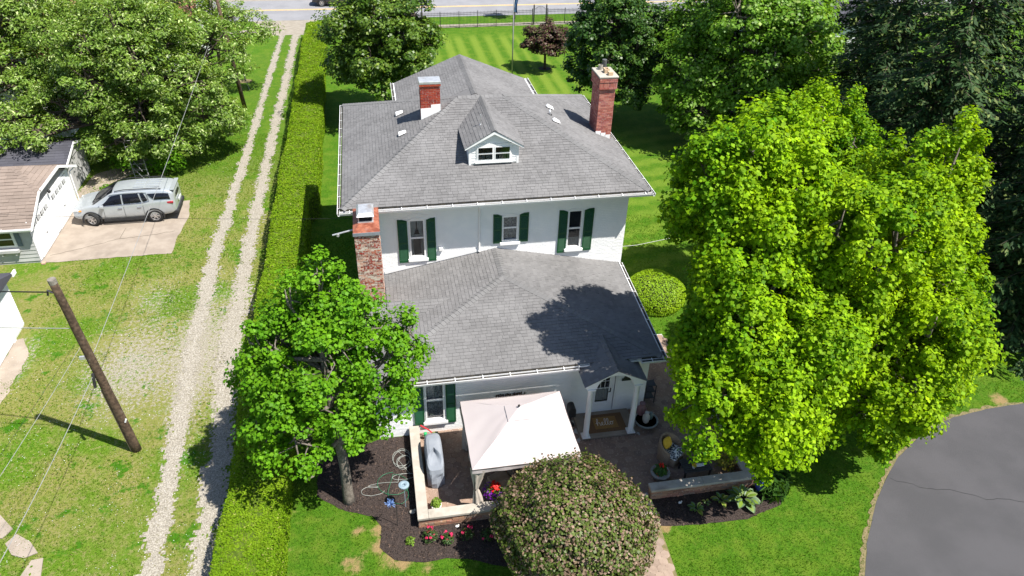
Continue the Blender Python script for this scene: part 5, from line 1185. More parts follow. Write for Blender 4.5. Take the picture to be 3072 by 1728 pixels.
# ---- doormat with its greeting
DM = thing('doormat', 'brown coir doormat with hello written in pale script on the porch', 'doormat', (7.42, 18.5, .15))
MB().bevbox(6.70, 8.14, 18.10, 19.0, .152, .166, .005).build('mat_border', 'coir_edge', DM); MB().bevbox(6.98, 7.86, 18.26, 18.84, .1665, .180, .004).build('mat_field', 'coir', DM)
def script(paths, ox, oy, sx_, sy_, z_, r):
    mb = MB()
    for p in paths:
        q_ = []
        for i in range(len(p) - 1):
            p0, p1, p2, p3 = p[max(i - 1, 0)], p[i], p[i + 1], p[min(i + 2, len(p) - 1)]
            for j in range(6):
                t_ = j / 6; f = lambda a, b2, c, d: .5 * (2 * b2 + (c - a) * t_ + (2 * a - 5 * b2 + 4 * c - d) * t_ ** 2 + (3 * b2 - a - 3 * c + d) * t_ ** 3)
                q_.append((ox + sx_ * f(p0[0], p1[0], p2[0], p3[0]), oy + sy_ * f(p0[1], p1[1], p2[1], p3[1]), z_))
        q_.append((ox + sx_ * p[-1][0], oy + sy_ * p[-1][1], z_)); mb.tube(q_, r, 5)
    return mb
hello = [[(-.25, .55), (0, .75), (.28, 1.25), (.30, 1.75), (.15, 1.7), (.05, 1.0), (0, 0), (.12, .55), (.38, .8), (.52, .55), (.5, .1), (.62, 0), (.85, .25), (1.1, .55), (1.12, .8), (.92, .8), (.82, .4), (1.0, .02), (1.3, .1), (1.55, .6), (1.75, 1.3), (1.70, 1.75), (1.52, 1.5), (1.5, .5), (1.62, .02), (1.85, .15), (2.1, .7), (2.25, 1.35), (2.18, 1.75), (2.0, 1.5), (1.98, .5), (2.1, .02), (2.3, .1), (2.45, .45), (2.65, .78), (2.45, .7), (2.4, .3), (2.6, 0), (2.88, .2), (2.85, .62), (2.66, .78), (2.95, .72), (3.15, .85)]]
script(hello, 7.10, 18.42, .205, .185, .186, .0085).build('lettering', 'mat_letter', DM)
# ---- gazebo
M('canopy', (.455, .405, .402), (.475, .425, .42), scale=1.2, rough=.9, spec=.1)
M('curtain_beige', (.42, .36, .31), (.50, .44, .385), scale=6, rough=.95)
M('dark_metal', (.03, .028, .026), (.045, .042, .04), rough=.5)
M('rust_patch', (.50, .18, .10), (.58, .24, .14), rough=.9)
GZ = thing('gazebo', 'pale pink canopy gazebo with tied curtains on the patio', 'gazebo', (3.75, 16.85, PZ))
X0, X1, Y0, Y1, ZE = 2.0, 5.5, 15.30, 18.36, 2.20
PK = Vector((3.74, 16.86, 3.10))
def canopy_patch(a, b2, k_, n_=14):
    """one side of the canopy, slightly sagging between the ribs"""
    vs = []
    a, b2 = Vector(a), Vector(b2)
    for j in range(n_ + 1):
        t_ = j / n_ * k_
        for i in range(n_ + 1):
            u = i / n_; e_ = a.lerp(b2, u); p = e_.lerp(PK, t_); sg = -.07 * (4 * u * (1 - u)) * (1 - t_) * (4 * (t_ + .15) * (1 - t_)) * .6
            vs.append(p + Vector((0, 0, sg + .006 * math.sin(17 * u + 9 * t_))))
    return vs, [(j * (n_ + 1) + i, j * (n_ + 1) + i + 1, (j + 1) * (n_ + 1) + i + 1, (j + 1) * (n_ + 1) + i) for j in range(n_) for i in range(n_)]
cs_ = [(X0, Y0, ZE), (X1, Y0, ZE), (X1, Y1, ZE), (X0, Y1, ZE)]
cm = MB()
for i in range(4): cm.add(*canopy_patch(cs_[i], cs_[(i + 1) % 4], .86))
cm.build('canopy', 'canopy', GZ, smooth=True)
vm = MB(); vv = [Vector(c).lerp(PK, .76) + Vector((0, 0, .022)) for c in cs_]
PK2 = PK + Vector((0, 0, .03))
for i in range(4): vm.add([vv[i], vv[(i + 1) % 4], PK2], [(0, 1, 2)])
vm.build('vent_flap', 'canopy', GZ)
for i in range(4):
    a, b2 = Vector(cs_[i]), Vector(cs_[(i + 1) % 4]); va = MB(); n_ = 24; vs = []
    for j, z_ in enumerate((0, -.09, -.19)):
        for k_ in range(n_ + 1):
            p = a.lerp(b2, k_ / n_); o_ = (Vector(((a + b2).x / 2, (a + b2).y / 2, 0)) - Vector((3.75, 16.83, 0))).normalized(); vs.append(p + o_ * (.004 + .012 * j * math.sin(k_ * 1.1) * .5) + Vector((0, 0, z_)))
    va.add(vs, [(j * (n_ + 1) + k_, j * (n_ + 1) + k_ + 1, (j + 1) * (n_ + 1) + k_ + 1, (j + 1) * (n_ + 1) + k_) for j in range(2) for k_ in range(n_)]); va.build('valance', 'canopy', GZ)
    MB().tube([a + Vector((0, 0, -.03)), PK - Vector((0, 0, .06))], .018, 6).build('rib', 'dark_metal', GZ)
    MB().tube([a + Vector((0, 0, -.03)), b2 + Vector((0, 0, -.03))], .018, 6).build('beam', 'dark_metal', GZ)
MB().lathe([(.02, 0), (.045, .03), (.03, .07), (.001, .10)], (PK.x, PK.y, PK.z + .04), 10).build('finial', 'dark_metal', GZ)
for x_, y_, sx_, sy_ in ((X0, Y0, 1, 1), (X1, Y0, -1, 1), (X1, Y1, -1, -1), (X0, Y1, 1, -1)):
    lx, ly = x_ + sx_ * .10, y_ + sy_ * .10 
    MB().box(lx - .03, lx + .03, ly - .03, ly + .03, PZ, ZE - .03).build('leg', 'dark_metal', GZ)
    # gathered curtain: wide at the top, tied in the middle, flaring to the floor
    cu = MB(); n_ = 24; prof = [(ZE - .10, .26), (1.85, .21), (1.5, .13), (1.22, .075), (1.15, .06), (1.05, .085), (.7, .14), (.3, .17), (PZ + .03, .18)]; vs = []
    for z_, r_2 in prof:
        for k_ in range(n_):
            a = 2 * math.pi * k_ / n_; q_ = r_2 * (1 + .22 * math.sin(a * 6 + z_)); vs.append((lx + sx_ * r_2 * .6 + q_ * math.cos(a), ly + sy_ * r_2 * .35 + q_ * .75 * math.sin(a), z_))
    cu.add(vs, [(j * n_ + k_, j * n_ + (k_ + 1) % n_, (j + 1) * n_ + (k_ + 1) % n_, (j + 1) * n_ + k_) for j in range(len(prof) - 1) for k_ in range(n_)]); cu.build('curtain', 'curtain_beige', GZ, smooth=True)
for x_, y_ in ((2.75, 18.05), (3.3, 18.12)): MB().bevbox(x_, x_ + .20, y_, y_ + .05, 2.29 - (y_ - 18) * .25, 2.302 - (y_ - 18) * .25, .003).build('rust_stain', 'rust_patch', GZ)
# ---- furniture below and beside it
M('wicker', (.25, .18, .125), (.34, .25, .18), scale=40, rough=.8, bump=1, bscale=90, lo=.45, hi=.55)
M('cushion_tan', (.36, .27, .19), (.42, .32, .23), scale=8, rough=.95)
M('cushion_yellow', (.60, .36, .03), (.68, .42, .05), scale=8, rough=.95)
M('cushion_print', (.05, .06, .08), (.62, .62, .60), scale=14, rough=.95, lo=.49, hi=.52)
def armchair(label, x_, y_, rz, cushions=()):
    A = thing('wicker_armchair', label, 'armchair', (x_, y_, PZ), rz, 'wicker armchairs on the patio')
    # curved back and arms: swept horseshoe, open towards -y (local)
    n_ = 20; vs = []; mb = MB()
    for k_ in range(n_ + 1):
        a = math.radians(-28 + 236 * k_ / n_); h = .60 + .28 * math.sin(max(0, min(1, (k_ / n_))) * math.pi) ** 1.4
        for r_2, z_ in ((.44, .05), (.46, .35), (.455, h), (.43, h + .035), (.39, h + .02), (.375, .40), (.36, .05)): vs.append((r_2 * math.cos(a), r_2 * math.sin(a) * .95, z_))
    m_ = 7; mb.add(vs, [(k_ * m_ + i, k_ * m_ + i + 1, (k_ + 1) * m_ + i + 1, (k_ + 1) * m_ + i) for k_ in range(n_) for i in range(m_ - 1)] + [tuple(range(m_)), tuple(range(n_ * m_ + m_ - 1, n_ * m_ - 1, -1))])
    mb.build('shell', 'wicker', A, world=False, smooth=True)
    MB().bevbox(-.37, .37, -.40, .32, .04, .34, .05).build('seat_base', 'wicker', A, world=False)
    MB().bevbox(-.34, .34, -.40, .28, .345, .45, .05).build('seat_cushion', 'cushion_tan' if not cushions else 'cushion_print', A, world=False)
    for sx_ in (-.3, .3):
        for sy_ in (-.34, .28): MB().tube([(sx_, sy_, 0), (sx_, sy_, .06)], .03, 6).build('leg', 'wicker', A, world=False)
    return A
armchair('wicker armchair holding a yellow pillow, right of the porch', 9.22, 16.62, math.radians(38), ('print',))
def pillow(label, mat, c, rx, rz, s_=.2):
    bm = bmesh.new(); bmesh.ops.create_uvsphere(bm, u_segments=18, v_segments=10, radius=1)
    for v in bm.verts:
        x_, y_, z_ = v.co; q_ = max(abs(x_), abs(y_), .001); f = (abs(x_) ** 3 + abs(y_) ** 3) ** (1 / 3) if (x_ or y_) else 1
        k_ = math.hypot(x_, y_) / max(f, .001); v.co = Vector((x_ * k_ * s_, y_ * k_ * s_, z_ * s_ * .32))
    o = MB().bm(bm).build('pillow', mat, None, smooth=True); o.location = c; o.rotation_euler = (rx, 0, rz); return tag(o, label, 'pillow')
pillow('yellow pillow leaning in the wicker armchair', 'cushion_yellow', (9.10, 16.72, .74), math.radians(62), math.radians(30), .21)
pillow('black and white patterned pillow on the wicker armchair seat', 'cushion_print', (9.36, 16.42, .56), math.radians(15), math.radians(38), .2)
for x_, y_, rz, lb in ((3.1, 16.2, 25, 'wicker armchair under the front of the gazebo'), (4.7, 16.2, -25, 'wicker armchair under the gazebo beside the round shrub'), (3.0, 17.6, 160, 'wicker armchair under the rear of the gazebo')): armchair(lb, x_, y_, math.radians(rz + 180))
TB = thing('patio_table', 'dark round table under the gazebo canopy', 'table', (3.9, 16.9, PZ))
MB().lathe([(.001, .70), (.55, .70), (.56, .72), (.55, .735), (.001, .735)], (3.9, 16.9, PZ), 28).build('table_top', 'dark_metal', TB)
MB().lathe([(.28, 0), (.26, .03), (.05, .06), (.045, .69)], (3.9, 16.9, PZ), 16).build('pedestal', 'dark_metal', TB)
# covered grill: a draped cover, dented at the front
M('grill_cover', (.20, .22, .255), (.235, .255, .29), scale=2.5, rough=.85, bump=.4, bscale=12)
gcv = MB(); n_ = 28; prof = [(PZ + .02, .98), (PZ + .25, 1.0), (.55, .97), (.85, .96), (1.0, .90), (1.08, .74), (1.12, .45), (1.13, .02)]; vs = []
for z_, q_ in prof:
    for k_ in range(n_):
        a = 2 * math.pi * k_ / n_; sx_, sy_ = math.copysign(abs(math.cos(a)) ** .42, math.cos(a)), math.copysign(abs(math.sin(a)) ** .42, math.sin(a))
        w_ = 1 + (.05 * math.sin(a * 7 + z_ * 3) if z_ < .8 else .008 * math.sin(a * 5)); yy = 17.42 + .86 * sy_ * q_ * w_
        zz_ = z_ if not (sy_ < -.55 and z_ > .8) else z_ - .16 * (-.55 - sy_) / .45
        vs.append((.97 + .31 * sx_ * q_ * w_, yy, zz_))
gcv.add(vs, [(j * n_ + k_, j * n_ + (k_ + 1) % n_, (j + 1) * n_ + (k_ + 1) % n_, (j + 1) * n_ + k_) for j in range(len(prof) - 1) for k_ in range(n_)] + [tuple((len(prof) - 1) * n_ + k_ for k_ in range(n_))])
tag(gcv.build('grill_cover', 'grill_cover', smooth=False), 'grey fabric cover draped over a long grill by the patio wall', 'grill cover')
# pots with plants
M('pot_white', (.62, .62, .60), (.70, .70, .68), rough=.5)
M('pot_grey', (.22, .215, .20), (.30, .29, .27), scale=6, rough=.9)
M('pot_brown', (.085, .06, .045), (.12, .085, .065), rough=.7)
M('potting_soil', (.02, .015, .012), (.04, .03, .022), rough=1, scale=30)
LEAF('pot_leaf', (.030, .085, .012), (.06, .14, .02), trans=.3)
LEAF('lime_leaf', (.11, .20, .02), (.17, .26, .03), trans=.35)
LEAF('petal_red', (.55, .010, .012), (.70, .03, .02), trans=.25, tcol=(1.2, 1, 1), val=.15)
LEAF('petal_purple', (.16, .008, .30), (.26, .02, .42), trans=.25, tcol=(1.2, 1, 1), val=.2)
LEAF('petal_pink', (.60, .02, .10), (.72, .05, .16), trans=.25, tcol=(1.2, 1, 1), val=.15)
LEAF('petal_yellow', (.65, .45, .02), (.72, .55, .04), trans=.25, tcol=(1.2, 1, 1), val=.15)
KITE = np.array([[0, 0, 0], [.34, .42, .10], [0, 1, .0], [-.34, .42, .10]])
STAR = []
for k_ in range(10):
    a = math.radians(-90 + 36 * k_ + 18) if False else math.radians(-90 + 36 * k_)
    q_ = (.40, .55, .34, .95, .32, 1.05, .32, .95, .34, .55)[k_] if k_ else .12
    STAR.append([q_ * math.cos(a) * .62, .45 + q_ * math.sin(a) * .62, .10 * (k_ % 2)])
STAR = np.array(STAR)
BLADE = np.array([[-.06, 0, 0], [.06, 0, 0], [.02, 1, .15]])
def leaves(cen, nrm, size, tmpl, R, spin=None, jit=.35):
    """cen (n,3), nrm (n,3) -> vertices of leaf polygons facing roughly nrm"""
    n_ = len(cen); nr = nrm + R.normal(0, jit, (n_, 3)); nr /= np.linalg.norm(nr, axis=1, keepdims=True) + 1e-9
    d = R.normal(0, 1, (n_, 3)) + np.array([0, 0, -.35]) if spin is None else spin + R.normal(0, .25, (n_, 3))
    d -= nr * (d * nr).sum(1, keepdims=True); d /= np.linalg.norm(d, axis=1, keepdims=True) + 1e-9
    s_ = np.cross(d, nr)
    T = tmpl * 1.0
    V = cen[:, None, :] + size[:, None, None] * (T[None, :, 0:1] * s_[:, None, :] + (T[None, :, 1:2] - .5) * d[:, None, :] + T[None, :, 2:3] * nr[:, None, :])
    return V.reshape(-1, 3)
def blob(c, rad, n_, R, flat=1.0):
    v = R.normal(0, 1, (n_, 3)); v /= np.linalg.norm(v, axis=1, keepdims=True); v[:, 2] = np.abs(v[:, 2]) * flat
    q_ = v * (R.random((n_, 1)) ** .35) * np.array(rad); return np.array(c) + q_, v
def potplant(name, label, cat, pot_mat, prof, loc, parts, rad, ztop):
    P_ = thing(name, label, cat, loc)
    MB().lathe(prof, loc, 20).build('pot', pot_mat, P_, smooth=True)
    MB().lathe([(.001, prof[-1][1] - .02), (prof[-2][0] * .88, prof[-1][1] - .02)], loc, 16).build('soil', 'potting_soil', P_)
    for i, (pn, pm, num, sz, ra, zc) in enumerate(parts):
        R = np.random.default_rng(40 + i + int(abs(loc[0] * 10))); cpt, v = blob((loc[0], loc[1], loc[2] + zc), ra, num, R)
        tag(npmesh(pn, leaves(cpt, v + np.array([0, 0, .5]), R.uniform(sz * .7, sz * 1.3, num), KITE, R), 4, pm, P_), kind='stuff')
    return P_
tallp = [(.16, 0), (.20, .15), (.25, .42), (.26, .46), (.23, .46)]
potplant('flower_pot', 'dark pot overflowing with red and purple flowers by the gazebo post', 'flower pot', 'pot_brown', tallp, (2.80, 15.75, PZ), [('foliage', 'lime_leaf', 420, .08, (.34, .34, .30), .45), ('flowers', 'petal_purple', 260, .075, (.42, .42, .26), .46), ('flowers', 'petal_red', 150, .08, (.20, .20, .30), .62)], .3, .5)
potplant('flower_pot', 'small white pot with green leaves at the wall corner', 'flower pot', 'pot_white', [(.10, 0), (.16, .08), (.18, .22), (.16, .22)], (.86, 15.72, PZ), [('foliage', 'lime_leaf', 160, .09, (.18, .18, .30), .2)], .2, .3)
potplant('flower_pot', 'round grey bowl with orange-red canna beside the wall gap', 'flower pot', 'pot_grey', [(.18, 0), (.28, .12), (.34, .28), (.34, .32), (.30, .32)], (8.56, 15.80, PZ), [('foliage', 'pot_leaf', 160, .16, (.22, .22, .38), .3), ('flowers', 'petal_red', 40, .06, (.10, .1, .12), .62), ('flowers', 'petal_red', 50, .05, (.26, .26, .08), .34)], .3, .3)
LT = thing('side_table', 'low dark slatted table behind the bluish wall cap', 'table', (9.85, 15.85, PZ))
for k_ in range(7): MB().bevbox(9.35, 10.35, 15.55 + k_ * .088, 15.55 + k_ * .088 + .078, PZ + .36, PZ + .385, .006).build('slat', 'dark_metal', LT)
for a in (9.40, 10.30):
    for c in (15.6, 16.1): MB().box(a - .025, a + .025, c - .025, c + .025, PZ, PZ + .359).build('leg', 'dark_metal', LT)
potplant('flower_pot', 'tiny white pot of yellow flowers on the low dark table', 'flower pot', 'pot_white', [(.045, 0), (.06, .10), (.065, .13), (.055, .13)], (9.72, 15.72, PZ + .386), [('flowers', 'petal_yellow', 60, .05, (.09, .09, .10), .14), ('foliage', 'lime_leaf', 30, .06, (.07, .07, .08), .12)], .1, .1)
tag(MB().bevbox(9.84, 10.14, 15.74, 15.86, PZ + .387, PZ + .42, .03).build('serving_tray', 'pot_white'), 'white oval tray on the low dark table', 'tray')
LEAF('gold_leaf', (.10, .14, .015), (.36, .30, .03), trans=.3)
R = np.random.default_rng(77); cpt, v = blob((11.0, 15.95, .2), (.42, .42, .62), 420, R)
SHB = thing('golden_shrub', 'green and gold variegated shrub inside the patio wall corner', 'shrub', (11.0, 15.95, PZ))
npmesh('foliage', leaves(cpt, v + np.array([0, 0, .4]), R.uniform(.07, .12, 420), KITE, R), 4, 'gold_leaf', SHB)['kind'] = 'stuff'
MB().tube([(11.0, 15.95, PZ), (11.02, 15.96, .5)], .02, 5).build('stem', 'pole_wood', SHB)
# fountain with urns
M('fountain_stone', (.20, .22, .22), (.30, .32, .31), scale=6, rough=.7)
M('urn_plum', (.20, .10, .115), (.26, .14, .15), scale=5, rough=.35, spec=.5)
M('urn_cream', (.46, .44, .40), (.54, .51, .46), scale=5, rough=.4, spec=.5)
M('urn_teal', (.10, .15, .14), (.15, .20, .19), scale=5, rough=.35, spec=.5)
M('dark_water', (.02, .03, .032), (.03, .045, .045), rough=.08, spec=.6)
FN = thing('fountain', 'shallow round stone fountain bowl beside the porch column', 'fountain', (8.92, 18.32, PZ))
MB().lathe([(.20, 0), (.22, .05), (.40, .16), (.45, .24), (.45, .28), (.40, .28), (.38, .23)], (8.92, 18.32, PZ), 28).build('bowl', 'fountain_stone', FN, smooth=True)
MB().lathe([(.001, .24), (.39, .24)], (8.92, 18.32, PZ), 24).build('water', 'dark_water', FN)
urn = [(.07, 0), (.13, .10), (.17, .28), (.16, .42), (.09, .54), (.07, .58), (.10, .62), (.10, .65), (.07, .64)]
def urn_at(lb, mat, x_, y_, z_, s_): tag(MB().lathe([(a * s_, c * s_) for a, c in urn], (x_, y_, z_), 20).build('urn', mat, smooth=True), lb, 'urn')
urn_at('plum glazed urn standing behind the fountain bowl', 'urn_plum', 8.86, 18.72, PZ, 1.12); urn_at('cream urn standing in the fountain bowl', 'urn_cream', 8.86, 18.22, PZ + .2, .82); urn_at('small dark teal jar in the fountain bowl', 'urn_teal', 9.10, 18.36, PZ + .2, .55)
# black pedestal mailbox, shelf rack, wall hooks
PB = thing('pedestal_mailbox', 'black pedestal mailbox beside the left porch column', 'mailbox', (6.12, 18.75, PZ))
MB().lathe([(.16, 0), (.16, .03), (.05, .08), (.04, .55), (.06, .58)], (6.12, 18.75, PZ), 14).build('pedestal', 'cast_black', PB)
n_ = 8; arcp = [(6.12 + .13 * math.cos(math.pi * i / n_), .95 + .13 * math.sin(math.pi * i / n_)) for i in range(n_ + 1)]
MB().prism([(5.99, 18.55, .64), (6.25, 18.55, .64)] + [(a, 18.55, c) for a, c in arcp], (0, .36, 0)).build('box', 'cast_black', PB)
RK = thing('plant_rack', 'black metal plant rack against the side of the house', 'rack', (9.42, 19.55, PZ))
for a in (9.22, 9.62):
    for c in (19.4, 19.75): MB().box(a - .015, a + .015, c - .015, c + .015, PZ, .95).build('upright', 'cast_black', RK)
for z_ in (.3, .62, .93): MB().box(9.23, 9.61, 19.41, 19.74, z_, z_ + .02).build('shelf', 'cast_black', RK)
M('sign_letters', (.035, .02, .015), (.07, .04, .03), scale=8, rough=.7)
SG = thing('wall_sign', 'dark cut-out letter sign on the white wall above the gazebo', 'sign', (3.9, FY, 1.5))
for k_, (a, wd) in enumerate(((3.38, .13), (3.53, .09), (3.64, .12), (3.78, .10), (3.90, .13), (4.05, .09), (4.16, .12), (4.30, .16))):
    mb = MB(); mb.box(a, a + .03, FY - .045, FY - .012, 1.42, 1.55 + .03 * (k_ % 2)); mb.box(a + wd - .03, a + wd, FY - .045, FY - .012, 1.42, 1.55); mb.box(a + .03, a + wd - .03, FY - .044, FY - .013, 1.42 if k_ % 3 else 1.52, 1.45 if k_ % 3 else 1.55); mb.build('letter', 'sign_letters', SG)
# wheeled garden tool, watering can, hoses, ornaments
M('tool_red', (.45, .02, .03), (.5, .03, .04), rough=.5); M('olive_plastic', (.12, .15, .06), (.16, .19, .08), rough=.5); M('tool_green', (.02, .30, .10), (.03, .36, .12), rough=.5)
TL = thing('garden_tool', 'red and green wheeled garden sprayer against the white wall', 'garden tool', (.85, 18.9, PZ))
MB().tube([(.62, 19.02, .62), (.90, 18.92, .45), (1.12, 18.85, .22)], .025, 6).build('handle', 'tool_red', TL); MB().bevbox(1.0, 1.25, 18.68, 18.92, PZ, .36, .05).build('tank', 'olive_plastic', TL); MB().bevbox(.72, .84, 18.80, 18.92, .22, .38, .03).build('grip', 'tool_green', TL)
wh = MB(); [wh.tube([(.86 + .09 * math.cos(k_ * .35), y_, .15 + .09 * math.sin(k_ * .35)) for k_ in range(19)], .025, 6) for y_ in (18.62, 18.76)]; wh.build('wheel', 'cast_black', TL)
M('hose_white', (.24, .25, .23), (.30, .31, .285), rough=.4); M('hose_green', (.02, .12, .06), (.03, .16, .08), rough=.4)
def hose(lb, mat, seed, loops, r=.009):
    R_ = random.Random(seed); path = []
    for cx1, cy1, r1x, r1y, turns, a0 in loops:
        n_ = int(20 * turns)
        for k_ in range(n_ + 1):
            a = a0 + 2 * math.pi * k_ / 20; q_ = 1 + .12 * math.sin(a * 1.7 + seed); path.append((cx1 + r1x * q_ * math.cos(a), cy1 + r1y * q_ * math.sin(a), .03 + .03 * R_.random()))
    return tag(MB().tube(path, r, 6).build('garden_hose', mat, smooth=True), lb, 'hose')
hose('white garden hose coiled on the dark mulch', 'hose_white', 3, [(-.12, 18.1, .30, .40, 2.3, 0.2), (-.05, 17.9, .24, .30, 2.2, 1.4), (-.1, 17.25, .36, .14, 1.2, .8), (-.75, 17.0, .5, .10, .6, .4), (-1.15, 16.8, .36, .22, .8, 1.0)])
hose('green garden hose looping over the mulch', 'hose_green', 5, [(-.5, 17.0, .55, .45, 1.0, 1.5), (-.35, 16.55, .35, .4, .8, 2.6)])
SK = thing('garden_spinner', 'thin garden stake topped with a blue wind spinner', 'garden ornament', (-.42, 15.31, 0))
M('spinner_blue', (.05, .10, .28), (.14, .22, .40), scale=20, rough=.4)
MB().tube([(-.42, 15.31, 0), (-.40, 15.32, 1.25)], .010, 5).tube([(-.40, 15.32, 1.25), (-.24, 15.34, 1.42)], .008, 5).build('stake', 'cast_black', SK)
sb = MB(); R_ = random.Random(2)
for k_ in range(34):
    a = R_.random() * 6.28; e_ = R_.uniform(-1, 1); q_ = .20 * R_.uniform(.5, 1); c0 = Vector((-.58, 15.30, 1.12)); dv = Vector((math.cos(a) * (1 - e_ * e_) ** .5, math.sin(a) * (1 - e_ * e_) ** .5, e_)); sd = dv.orthogonal().normalized() * .018
    sb.add([c0 - sd, c0 + sd, c0 + dv * q_ + sd * .5, c0 + dv * q_ - sd * .5], [(0, 1, 2, 3)])
sb.build('spinner', 'spinner_blue', SK)
M('pale_blue', (.20, .27, .32), (.25, .32, .37), rough=.5)
tag(MB().lathe([(.05, 1.0), (.14, 1.02), (.17, 1.06), (.17, 1.10), (.10, 1.12), (.05, 1.10), (.045, 1.04)], (-.12, 16.0, 0), 18).tube([(-.12, 16.0, 0), (-.12, 16.0, 1.0)], .012, 6).build('hose_reel', 'pale_blue'), 'round pale blue hose reel on a thin stake above the mulch', 'hose reel')
def statue(lb, loc, s_, mat):
    bm = bmesh.new(); bmesh.ops.create_icosphere(bm, subdivisions=2, radius=1)
    for v in bm.verts: v.co = Vector((loc[0] + v.co.x * s_ * 1.3, loc[1] + v.co.y * s_ * .9, loc[2] + s_ * .8 + v.co.z * s_ * .8))
    mb = MB().bm(bm); bm = bmesh.new(); bmesh.ops.create_icosphere(bm, subdivisions=2, radius=s_ * .5)
    for v in bm.verts: v.co += Vector((loc[0] + s_ * 1.0, loc[1], loc[2] + s_ * 1.7))
    mb.bm(bm); return tag(mb.build('garden_statue', mat, smooth=True), lb, 'statue')
statue('small pale stone statue on the mulch by the wall corner', (.08, 15.72, 0), .085, 'limestone'); statue('tiny pale figurine in front of the stone wall', (1.45, 14.95, 0), .05, 'pot_white'); statue('tiny pale figurine in the shaded mulch before the bluish wall', (8.9, 14.7, 0), .05, 'pot_white')
M('glaze_blue', (.02, .03, .18), (.05, .07, .32), scale=8, rough=.15, spec=.6)
tag(MB().lathe([(.06, 0), (.09, .05), (.16, .2), (.17, .3), (.10, .42), (.001, .46)], (11.75, 14.75, 0), 18).build('gazing_ball', 'glaze_blue', smooth=True), 'glossy blue glazed garden globe behind the large hosta', 'ornament')
# bedding plants
LEAF('rose_leaf', (.025, .060, .012), (.05, .10, .018), trans=.3)
def rose(lb, x_, y_, s_, nf, seed):
    R = np.random.default_rng(seed); P_ = thing('rose_bush', lb, 'rose bush', (x_, y_, 0), group='rose bushes in the front bed')
    cpt, v = blob((x_, y_, .12), (s_, s_, s_ * 1.1), 170, R); npmesh('foliage', leaves(cpt, v + np.array([0, 0, .5]), R.uniform(.05, .09, 170), KITE, R), 4, 'rose_leaf', P_)['kind'] = 'stuff'
    for k_ in range(nf):
        p, v = blob((x_, y_, .15), (s_, s_, s_ * 1.15), 1, R); fp, fv = blob(p[0] + v[0] * s_ * .1, (.05, .05, .05), 16, R)
        npmesh('rose', leaves(fp, fv, R.uniform(.05, .07, 16), KITE, R), 4, 'petal_pink', P_)['kind'] = 'stuff'
    MB().tube([(x_, y_, 0), (x_, y_, .25)], .012, 5).build('stem', 'pole_wood', P_)
rose('leftmost rose bush with pink-red blooms in the sunlit mulch', .55, 14.62, .27, 7, 1); rose('sunlit rose bush second along the stone wall', 1.08, 14.42, .22, 6, 2); rose('shaded rose bush third along the stone wall', 1.72, 14.50, .24, 4, 3); rose('shaded rose bush nearest the round shrub', 2.34, 14.38, .24, 3, 4)
LEAF('hosta_leaf', (.10, .17, .09), (.16, .24, .12), (.42, .42, .10), amt3=.72, trans=.25, rough=.4)
def hosta(lb, x_, y_, r_h, nl, seed, name='hosta'):
    R = np.random.default_rng(seed); P_ = thing(name, lb, 'hosta', (x_, y_, 0), group='hostas in the shaded bed')
    for k_ in range(nl):
        a = k_ * 2.4 + R.uniform(-.3, .3); el = .15 + .75 * (k_ / nl); L = r_h * (1.15 - .5 * k_ / nl); w_ = L * .62; mb = MB(); rows = []
        d = np.array([math.cos(a), math.sin(a)]); s_ = np.array([-d[1], d[0]]); n1 = 6
        for j in range(n1 + 1):
            t_ = j / n1; rr2 = .25 * r_h + L * t_; z_ = .05 + r_h * (.55 * el + .5 * t_ - .75 * t_ * t_ * (1.1 - el)); ww = w_ * .5 * math.sin(math.pi * min(1, t_ * .93 + .07)) ** .8
            for e_ in (-1, -.45, .45, 1): rows.append((x_ + d[0] * rr2 + s_[0] * ww * e_, y_ + d[1] * rr2 + s_[1] * ww * e_, max(.03, z_ + .05 * abs(e_))))
        mb.add(rows, [(j * 4 + i, j * 4 + i + 1, (j + 1) * 4 + i + 1, (j + 1) * 4 + i) for j in range(n1) for i in range(3)])
        lf = mb.build('leaf', 'hosta_leaf', P_, smooth=True)
        md = MB(); md.add([(v[0], v[1], v[2] + .006) for i, v in enumerate(rows) if i % 4 in (1, 2)][:12], [(2 * j, 2 * j + 1, 2 * j + 3, 2 * j + 2) for j in range(5)]); md.build('leaf_heart', 'lime_leaf', lf, smooth=True)
hosta('large blue-green hosta at the right end of the shaded bed', 11.0, 14.42, .46, 16, 3); hosta('small variegated hosta nearest the path in the shaded bed', 9.3, 14.3, .24, 9, 4); hosta('medium variegated hosta beside the large one', 10.25, 14.5, .26, 9, 5); hosta('tiny hosta between the two variegated ones', 9.75, 14.5, .13, 6, 6)
def sprout(lb, x_, y_, seed, mat='lime_leaf', rad=.16, num=90, sz=.09, name='bedding_plant', tm=None):
    R = np.random.default_rng(seed); P_ = thing(name, lb, 'plant', (x_, y_, 0))
    cpt, v = blob((x_, y_, .03), (rad, rad, rad * 1.2), num, R); T = KITE if tm is None else tm
    npmesh('foliage', leaves(cpt, v + np.array([0, 0, .6]), R.uniform(sz * .7, sz * 1.3, num), T, R), len(T), mat, P_)['kind'] = 'stuff'
    MB().tube([(x_, y_, 0), (x_, y_, rad * .8)], .012, 5).build('stem', 'pole_wood', P_)
sprout('small lime green plant at the edge of the sunlit mulch', -.06, 14.6, 9)
for k_, (x_, y_) in enumerate(((12.1, 14.6), (12.5, 14.9), (12.7, 15.4))):
    sprout(('daylily clump just right of the blue globe', 'daylily clump at the lawn edge below the big tree', 'daylily clump half under the big tree branches')[k_], x_, y_, 20 + k_, 'pot_leaf', .42, 110, .5, 'daylily', np.array([[-.04, 0, 0], [.04, 0, 0], [.03, .6, .25], [0, 1, .12]]))
